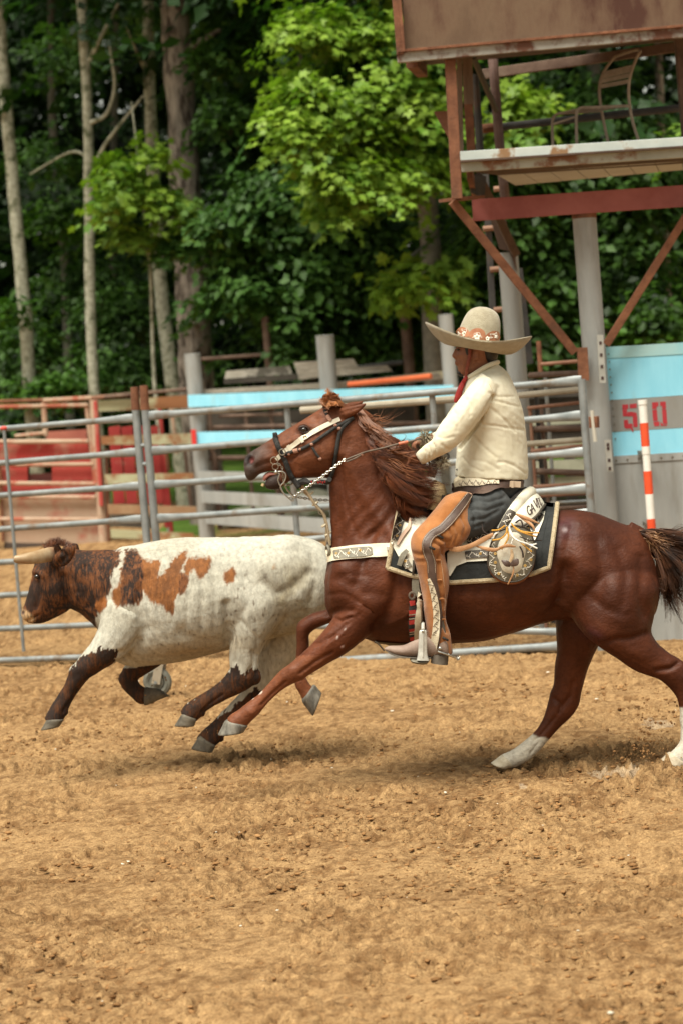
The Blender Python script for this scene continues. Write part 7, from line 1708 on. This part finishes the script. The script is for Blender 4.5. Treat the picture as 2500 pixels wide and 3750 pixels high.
# ------------------------------------------------------------------ trees
def leafmat(name, tr=.4):
    m = bpy.data.materials.new(name); m.use_nodes = True; N = m.node_tree.nodes; L = m.node_tree.links
    N.clear(); o = N.new('ShaderNodeOutputMaterial'); at = N.new('ShaderNodeAttribute'); at.attribute_name = 'col'
    p = N.new('ShaderNodeBsdfPrincipled'); p.inputs['Roughness'].default_value = .5; p.inputs['Specular IOR Level'].default_value = .3
    t = N.new('ShaderNodeBsdfTranslucent'); mx = N.new('ShaderNodeMixShader'); mx.inputs[0].default_value = tr
    g = N.new('ShaderNodeMix'); g.data_type = 'RGBA'; g.blend_type = 'MULTIPLY'; g.inputs['Factor'].default_value = 1; g.inputs['B'].default_value = (1.0, 1.25, .5, 1)
    L.new(at.outputs['Color'], p.inputs['Base Color']); L.new(at.outputs['Color'], g.inputs['A']); L.new(g.outputs['Result'], t.inputs['Color'])
    L.new(p.outputs[0], mx.inputs[1]); L.new(t.outputs[0], mx.inputs[2]); L.new(mx.outputs[0], o.inputs[0])
    return m
LEAF = leafmat('leaf', .32)
SHAPES = {
    'diamond': (np.array([(0, 0, 0), (.33, .45, .05), (0, 1, -.06), (-.33, .45, .05)]), [(0, 1, 2), (0, 2, 3)]),
    'maple': (np.array([(0, 0, 0), (.42, .12, .03), (.28, .38, .05), (.56, .66, -.03), (.2, .62, .04), (0, 1, -.08), (-.2, .62, .04), (-.56, .66, -.03), (-.28, .38, .05), (-.42, .12, .03), (0, .42, .0)]),
              [(10, 0, 1), (10, 1, 2), (10, 2, 3), (10, 3, 4), (10, 4, 5), (10, 5, 6), (10, 6, 7), (10, 7, 8), (10, 8, 9), (10, 9, 0)])}
def leaf_cloud(clumps, seed, shape='diamond'):
    """clumps: (centre, (rx,ry,rz), sprays, leaves per spray, leaf size, spray radius, colourA, colourB)"""
    R = np.random.default_rng(seed); base, fc = SHAPES[shape]; fc = np.array(fc)
    VV = []; CC = []
    for (c, rad, ns, nl, size, sr, ca, cb) in clumps:
        rad = np.array(rad, float)
        d = R.normal(0, 1, (ns, 3)); d /= np.linalg.norm(d, axis=1)[:, None]
        u = np.abs(R.normal(0, .62, ns)) + .12
        sc = np.asarray(c)[None] + d * rad * u[:, None]
        # spray plane: tilted outward and drooping
        out = d * [1, 1, .15]; out /= np.maximum(np.linalg.norm(out, axis=1), 1e-6)[:, None]
        nrm = out * .55 + np.array([0, 0, .9]) + R.normal(0, .18, (ns, 3)); nrm /= np.linalg.norm(nrm, axis=1)[:, None]
        ax = np.cross(nrm, R.normal(0, 1, (ns, 3))); ax /= np.linalg.norm(ax, axis=1)[:, None]; ay = np.cross(nrm, ax)
        if shape == 'maple':
            keep = R.random(ns) < .55; sc = sc[keep]; d = d[keep]; out = out[keep]; nrm = nrm[keep]; ax = ax[keep]; ay = ay[keep]; ns = int(keep.sum())
        a = R.uniform(0, 2 * math.pi, (ns, nl)); q = np.sqrt(R.random((ns, nl))) * sr * R.uniform(.6, 1.3, (ns, 1))
        P = sc[:, None] + ax[:, None] * (np.cos(a) * q)[..., None] + ay[:, None] * (np.sin(a) * q)[..., None] + R.normal(0, sr * .10, (ns, nl, 3))
        P[..., 2] -= q * .45
        # leaf frames
        n = nrm[:, None] + R.normal(0, .30, (ns, nl, 3)); n /= np.linalg.norm(n, axis=2)[..., None]
        t = out[:, None] * .8 + np.array([0, 0, -.45]) + R.normal(0, .6, (ns, nl, 3)); t -= n * (t * n).sum(-1, keepdims=True); t /= np.linalg.norm(t, axis=2)[..., None]
        s = np.cross(t, n); L = size * R.uniform(.65, 1.25, (ns, nl))
        V = P[:, :, None] + (s[:, :, None] * base[:, 0, None] + t[:, :, None] * base[:, 1, None] + n[:, :, None] * base[:, 2, None]) * L[..., None, None]
        k = np.clip(R.random((ns, 1)) * .7 + R.random((ns, nl)) * .45 - .05, 0, 1)[..., None]
        col = np.array(ca) * (1 - k) + np.array(cb) * k
        VV.append(V.reshape(-1, 3)); CC.append(np.repeat(col.reshape(-1, 3), len(base), axis=0))
    V = np.concatenate(VV); C = np.concatenate(CC); nlf = len(V) // len(base)
    Fc = (fc[None] + len(base) * np.arange(nlf)[:, None, None]).reshape(-1, 3)
    return V, Fc, C
def leaf_obj(name, clumps, seed, parent=None, shape='diamond', kind=None, label=None, cat=None):
    V, Fc, C = leaf_cloud(clumps, seed, shape)
    off = OFF[parent.name] if parent is not None else np.zeros(3)
    me = bpy.data.meshes.new(name)
    me.vertices.add(len(V)); me.vertices.foreach_set('co', (V - off).astype(np.float32).ravel())
    me.loops.add(len(Fc) * 3); me.loops.foreach_set('vertex_index', Fc.ravel().astype(np.int32))
    me.polygons.add(len(Fc)); me.polygons.foreach_set('loop_start', np.arange(0, len(Fc) * 3, 3, dtype=np.int32))
    me.update(calc_edges=True); set_attr(me, 'col', C); me.materials.append(LEAF)
    o = bpy.data.objects.new(name, me); COL.objects.link(o)
    if parent is not None: o.parent = parent
    OFF[o.name] = off
    if kind: o['kind'] = kind
    if label: o['label'] = label; o['category'] = cat
    return o
def CL(x, y, rx, ry, Y, dY, ns, nl, size, sr, ca, cb):
    """clump given in notes pixels and metres of depth"""
    s = Y / FPX * 1.5944
    return (Wc(cV, x, y, Y), (rx * s, dY, ry * s), ns, nl, size, sr, ca, cb)
bark_pale = pm('lichened_bark', lin(.24, .235, .175), lin(.46, .45, .355), scale=14, rough=.95, bump=1.2, bscale=24, c3=lin(.09, .10, .05), s3=8, lo3=.52, hi3=.66)
bark_brown = pm('furrowed_bark', lin(.17, .14, .115), lin(.30, .255, .215), scale=16, rough=.95, bump=2.5, bscale=16, stretch=(1, 1, .3), c3=lin(.05, .036, .027), s3=9, lo3=.47, hi3=.60)
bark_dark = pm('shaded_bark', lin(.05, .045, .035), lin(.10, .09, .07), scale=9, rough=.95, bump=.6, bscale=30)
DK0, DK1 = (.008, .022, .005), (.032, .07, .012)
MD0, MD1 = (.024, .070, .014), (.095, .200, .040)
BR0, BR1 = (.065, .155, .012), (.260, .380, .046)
def tree(label, path, Y, w0, w1, mat, name='tree', branches=(), clumps=(), seed=1, shape='diamond', top=13.0, group=None, crown_up=None):
    P = [Wc(cV, x, y, Y) for x, y in path]
    base = foot(P[-1], 0)
    t = thing(name, label, 'tree', base, group)
    up = P[0] + norm(P[0] - P[1]) * max(.5, top - P[0][2])
    pts_ = [up] + P + [vec((P[-1][0] + .03, Y, 0.0))]
    s = Y / FPX * 1.5944
    r = [w0 * s * .22] + list(np.linspace(w0, w1, len(P)) * s * .5) + [w1 * s * .56]
    v, f = tube(pts_, r, 14, 8)
    n = fbm(v, 5, 3) - .5
    cen = (v - v.mean(0)) * 0
    v = v + np.stack([n * .04, n * .04, 0 * n], 1) * (w1 / 40)
    obj('trunk', (v, f), mat, t)
    for b in branches:
        q = [Wc(cV, x, y, Y + d) for x, y, d in b[0]]
        obj('branch', tube(q, [b[1] * s * k for k in np.linspace(.5, .2, len(q))], 8, 4), mat, t)
    cl = list(clumps)
    if crown_up:  # upper crown out of view, added to keep the wood below dark
        (n_, rr, sz, c0, c1) = crown_up
        cl.append((up + vec((0, 0, -2.2)), (rr, rr, 2.6), n_, 26, sz, .55, c0, c1))
    if cl: leaf_obj('crown', cl, seed, t, shape)
    return t
UP = (150, 2.6, .18, DK0, MD0)
tree('slender lichened trunk at the left edge of the photo', [(-6, -20), (14, 230), (36, 480), (60, 740), (72, 930)], 37, 26, 32, bark_pale, 'pale_tree', [([(8, 60, 0), (2, 20, .3), (-30, -20, .5)], 14)], [CL(20, 700, 70, 30, 36.5, .5, 10, 20, .13, .35, MD0, BR0)], 11, crown_up=UP, group='slender pale trunks on the left')
tree('slender lichened trunk with bare side branches, second from left', [(186, -20), (200, 220), (206, 480), (208, 700), (220, 930)], 36, 22, 25, bark_pale, 'pale_tree',
     [([(206, 140, -.1), (235, 80, -.2), (272, 8, -.3)], 13), ([(208, 282, -.1), (245, 262, -.2), (264, 200, -.3), (256, 130, -.4), (250, 90, -.4)], 11), ([(218, 382, -.1), (250, 320, -.3), (330, 220, -.6)], 12), ([(196, 200, 0), (186, 120, .2), (182, 60, .3)], 10), ([(205, 360, 0), (160, 350, .4), (70, 400, .9)], 9)],
     [CL(200, 60, 60, 30, 36, .6, 12, 20, .13, .4, MD0, MD1)], 12, crown_up=UP, group='slender pale trunks on the left')
tree('slender lichened trunk behind the bright sapling, third from left', [(340, -20), (346, 250), (358, 480), (374, 700), (402, 930)], 37, 25, 34, bark_pale, 'pale_tree', [([(345, 180, 0), (320, 130, -.3), (290, 60, -.6)], 10)], [CL(330, 30, 70, 30, 37, .6, 12, 20, .13, .4, MD0, MD1)], 13, crown_up=UP, group='slender pale trunks on the left')
tree('thick furrowed grey brown trunk left of the bright maple', [(398, -20), (416, 250), (432, 500), (446, 740), (458, 950)], 35.2, 64, 84, bark_brown, 'thick_tree', [([(420, 120, 0), (470, 90, -.4), (520, 60, -.8)], 20)], [CL(560, 40, 120, 60, 38, 1.0, 60, 24, .15, .4, DK0, MD1), CL(560, 200, 110, 60, 38.5, .9, 60, 24, .15, .4, DK0, MD1)], 14, crown_up=(260, 3.4, .28, DK0, MD0))
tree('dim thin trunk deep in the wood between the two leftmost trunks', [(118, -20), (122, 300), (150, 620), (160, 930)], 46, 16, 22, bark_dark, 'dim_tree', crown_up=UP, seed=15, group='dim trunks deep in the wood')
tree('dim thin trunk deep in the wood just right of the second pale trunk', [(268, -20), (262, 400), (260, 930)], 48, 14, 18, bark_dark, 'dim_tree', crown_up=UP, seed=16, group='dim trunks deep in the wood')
# the bright maple
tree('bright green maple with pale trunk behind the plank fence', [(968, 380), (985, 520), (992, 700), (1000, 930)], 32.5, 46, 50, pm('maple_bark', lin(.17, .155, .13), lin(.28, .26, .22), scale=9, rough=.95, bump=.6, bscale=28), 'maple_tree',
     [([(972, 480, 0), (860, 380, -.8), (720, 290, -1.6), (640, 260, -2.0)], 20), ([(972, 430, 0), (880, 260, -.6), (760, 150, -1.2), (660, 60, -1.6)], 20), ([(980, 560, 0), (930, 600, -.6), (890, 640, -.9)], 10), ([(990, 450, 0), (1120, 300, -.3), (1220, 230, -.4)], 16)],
     [CL(860, 220, 210, 240, 31.4, .9, 420, 24, .125, .4, MD0, BR0), CL(700, 50, 80, 40, 30.3, .6, 46, 24, .125, .33, BR0, BR1), CL(820, 60, 130, 60, 30.8, .8, 80, 24, .125, .36, BR0, BR1), CL(700, 190, 70, 40, 30.0, .6, 40, 24, .125, .33, BR0, BR1), CL(690, 290, 78, 44, 29.8, .6, 56, 24, .125, .33, BR0, BR1), CL(800, 250, 110, 90, 30.3, .8, 100, 24, .125, .35, BR0, BR1), CL(930, 220, 100, 130, 30.8, .9, 110, 24, .125, .36, BR0, BR1),  # inner clump darker than the outer ones: crown shade put into leaf colour
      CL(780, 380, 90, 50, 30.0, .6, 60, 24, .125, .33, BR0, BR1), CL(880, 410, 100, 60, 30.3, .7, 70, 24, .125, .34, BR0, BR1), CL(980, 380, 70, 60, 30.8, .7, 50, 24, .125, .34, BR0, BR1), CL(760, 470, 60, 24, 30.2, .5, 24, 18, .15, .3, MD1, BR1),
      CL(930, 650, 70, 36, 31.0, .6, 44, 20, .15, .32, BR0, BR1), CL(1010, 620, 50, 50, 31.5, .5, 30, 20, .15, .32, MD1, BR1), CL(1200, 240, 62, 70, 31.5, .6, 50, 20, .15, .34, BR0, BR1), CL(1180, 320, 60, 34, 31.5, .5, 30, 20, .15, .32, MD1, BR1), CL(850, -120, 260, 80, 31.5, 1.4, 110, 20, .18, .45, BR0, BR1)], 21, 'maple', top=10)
# sapling in front of the third pale trunk
tree('bright leafy sapling in front of the third pale trunk', [(330, 470), (345, 600), (352, 800), (360, 930)], 33.8, 7, 10, bark_pale, 'sapling', [([(340, 540, 0), (420, 490, -.2), (470, 480, -.3)], 6)],
     [CL(275, 395, 45, 30, 33.2, .5, 30, 16, .14, .28, BR0, BR1), CL(345, 345, 40, 26, 33.4, .5, 24, 16, .14, .28, BR0, BR1), CL(258, 465, 40, 26, 33.2, .5, 26, 16, .14, .28, MD1, BR1), CL(330, 430, 60, 36, 33.3, .5, 34, 16, .14, .3, BR0, BR1), CL(400, 470, 60, 30, 33.4, .5, 34, 16, .14, .3, MD1, BR1), CL(455, 515, 50, 24, 33.4, .5, 26, 16, .14, .28, MD0, BR1), CL(300, 530, 60, 24, 33.4, .4, 26, 16, .14, .3, MD0, BR1), CL(400, 555, 45, 18, 33.4, .4, 16, 16, .14, .28, MD0, MD1), CL(250, 350, 24, 14, 33.3, .3, 8, 14, .13, .22, BR0, BR1)], 22, 'maple', top=6.0)
# mid-green oak masses
tree('deep green leafy tree filling the gap between thick trunk and maple', [(700, 200), (710, 500), (716, 940)], 34.5, 30, 40, bark_dark, 'leafy_tree',
     [([(706, 560, 0), (600, 600, -.8), (510, 650, -1.2)], 16), ([(706, 480, 0), (600, 450, -.8), (480, 500, -1.4)], 16)],
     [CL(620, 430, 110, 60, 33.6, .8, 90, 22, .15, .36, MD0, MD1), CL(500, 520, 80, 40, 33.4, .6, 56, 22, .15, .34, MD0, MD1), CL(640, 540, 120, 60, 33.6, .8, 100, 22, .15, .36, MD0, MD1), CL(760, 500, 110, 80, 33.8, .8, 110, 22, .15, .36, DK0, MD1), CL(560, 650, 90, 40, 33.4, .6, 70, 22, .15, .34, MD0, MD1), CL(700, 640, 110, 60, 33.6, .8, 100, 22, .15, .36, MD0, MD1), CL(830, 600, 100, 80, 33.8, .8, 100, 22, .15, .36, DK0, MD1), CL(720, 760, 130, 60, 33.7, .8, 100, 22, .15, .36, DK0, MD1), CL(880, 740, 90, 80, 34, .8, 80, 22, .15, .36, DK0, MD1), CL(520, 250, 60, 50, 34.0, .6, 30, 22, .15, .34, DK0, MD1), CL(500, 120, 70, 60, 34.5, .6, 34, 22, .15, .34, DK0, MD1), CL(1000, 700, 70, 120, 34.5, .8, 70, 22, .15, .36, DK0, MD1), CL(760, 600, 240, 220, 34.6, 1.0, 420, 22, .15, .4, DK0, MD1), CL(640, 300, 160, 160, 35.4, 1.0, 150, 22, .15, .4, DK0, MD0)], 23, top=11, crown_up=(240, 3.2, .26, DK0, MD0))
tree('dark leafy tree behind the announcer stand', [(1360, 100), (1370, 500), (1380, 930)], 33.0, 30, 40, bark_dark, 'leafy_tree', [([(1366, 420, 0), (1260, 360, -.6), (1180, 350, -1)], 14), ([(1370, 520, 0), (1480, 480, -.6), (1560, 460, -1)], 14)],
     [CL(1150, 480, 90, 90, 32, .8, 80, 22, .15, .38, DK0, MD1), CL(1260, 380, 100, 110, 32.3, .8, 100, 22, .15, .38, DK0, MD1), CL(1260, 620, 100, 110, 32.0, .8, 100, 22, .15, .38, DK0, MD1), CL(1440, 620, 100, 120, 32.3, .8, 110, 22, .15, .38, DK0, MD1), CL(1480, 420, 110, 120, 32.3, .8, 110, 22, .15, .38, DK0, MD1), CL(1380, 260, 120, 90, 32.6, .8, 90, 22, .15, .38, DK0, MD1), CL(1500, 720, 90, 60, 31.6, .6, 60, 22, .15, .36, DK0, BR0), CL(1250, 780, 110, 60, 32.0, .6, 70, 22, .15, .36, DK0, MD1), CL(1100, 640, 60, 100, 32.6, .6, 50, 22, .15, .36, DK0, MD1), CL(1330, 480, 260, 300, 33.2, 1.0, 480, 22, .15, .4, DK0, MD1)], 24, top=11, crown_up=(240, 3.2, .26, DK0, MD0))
tree('slim brown trunk seen right of the grey column under the stand', [(1512, 150), (1522, 420), (1532, 700), (1540, 930)], 33.8, 18, 22, bark_brown, 'slim_tree', [], [CL(1545, 330, 40, 50, 30, .4, 20, 18, .14, .3, MD1, BR1)], 25, 'maple', crown_up=UP)
# undergrowth on the left and the wood behind everything
leaf_obj('undergrowth', [CL(60, 800, 110, 110, 38.5, 1, 70, 22, .14, .36, DK0, MD1), CL(200, 640, 120, 100, 39.5, 1, 70, 22, .14, .36, DK0, MD1), CL(150, 480, 90, 60, 39, .8, 44, 20, .14, .36, DK0, BR0), CL(280, 720, 90, 80, 38, .8, 70, 22, .14, .34, DK0, MD1), CL(270, 840, 120, 60, 37.5, .8, 80, 22, .14, .34, DK0, MD1), CL(120, 880, 160, 40, 37, .8, 70, 22, .14, .34, MD0, BR0), CL(480, 860, 60, 60, 38, .6, 40, 22, .14, .34, DK0, MD1), CL(100, 340, 120, 60, 41, 1, 40, 20, .14, .4, DK0, MD1), CL(150, 120, 140, 90, 41, 1, 50, 20, .14, .4, DK0, MD1), CL(400, 620, 60, 140, 40.5, .6, 46, 22, .14, .36, DK0, MD0)], 31, kind='stuff', label='shady leafy undergrowth at the edge of the wood', cat='undergrowth')
FR = np.random.default_rng(5)
fc_ = []
for k in range(120):
    x = FR.uniform(-25, 25); Y = FR.uniform(46, 70); z = FR.uniform(0.5, 13)
    px_, py_ = PROJ(np.array([[x, Y, z]])); vx, vy = px_[0] / 1.5944, py_[0] / 1.5944
    if 60 < vx < 340 and 60 < vy < 330 and FR.random() < .8: continue
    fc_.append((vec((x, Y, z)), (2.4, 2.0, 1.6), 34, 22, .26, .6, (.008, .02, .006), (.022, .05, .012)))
for ix in range(-9, 10):
    for iz in range(0, 7):
        x = ix * 1.7 + FR.uniform(-.5, .5); z = .8 + iz * 1.7 + FR.uniform(-.5, .5); Y = FR.uniform(52, 60)
        px_, py_ = PROJ(np.array([[x, Y, z]])); vx, vy = px_[0] / 1.5944, py_[0] / 1.5944
        if 200 < vx < 330 and 90 < vy < 230 and FR.random() < .45: continue
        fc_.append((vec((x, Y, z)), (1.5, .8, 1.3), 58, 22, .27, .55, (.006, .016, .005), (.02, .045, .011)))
for k in range(60):  # overhead leaf clumps above the view, added to shade the wood
    x = FR.uniform(-30, 30); Y = FR.uniform(38, 64); z = FR.uniform(11, 17)
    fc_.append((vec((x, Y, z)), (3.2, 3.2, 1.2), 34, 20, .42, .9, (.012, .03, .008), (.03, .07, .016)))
for ix in range(-13, 14):
    for iz in range(0, 8):
        x = ix * 2.1 + FR.uniform(-.5, .5); z = 1 + iz * 1.9 + FR.uniform(-.5, .5); Y = FR.uniform(74, 80)
        px_, py_ = PROJ(np.array([[x, Y, z]])); vx, vy = px_[0] / 1.5944, py_[0] / 1.5944
        if 80 < vx < 320 and 100 < vy < 330 and FR.random() < .75: continue
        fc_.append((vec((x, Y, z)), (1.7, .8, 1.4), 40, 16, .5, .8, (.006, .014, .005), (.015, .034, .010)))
for k in range(46):
    x = FR.uniform(-26, 26); Y = FR.uniform(50, 72); z = FR.uniform(.3, 3.5)
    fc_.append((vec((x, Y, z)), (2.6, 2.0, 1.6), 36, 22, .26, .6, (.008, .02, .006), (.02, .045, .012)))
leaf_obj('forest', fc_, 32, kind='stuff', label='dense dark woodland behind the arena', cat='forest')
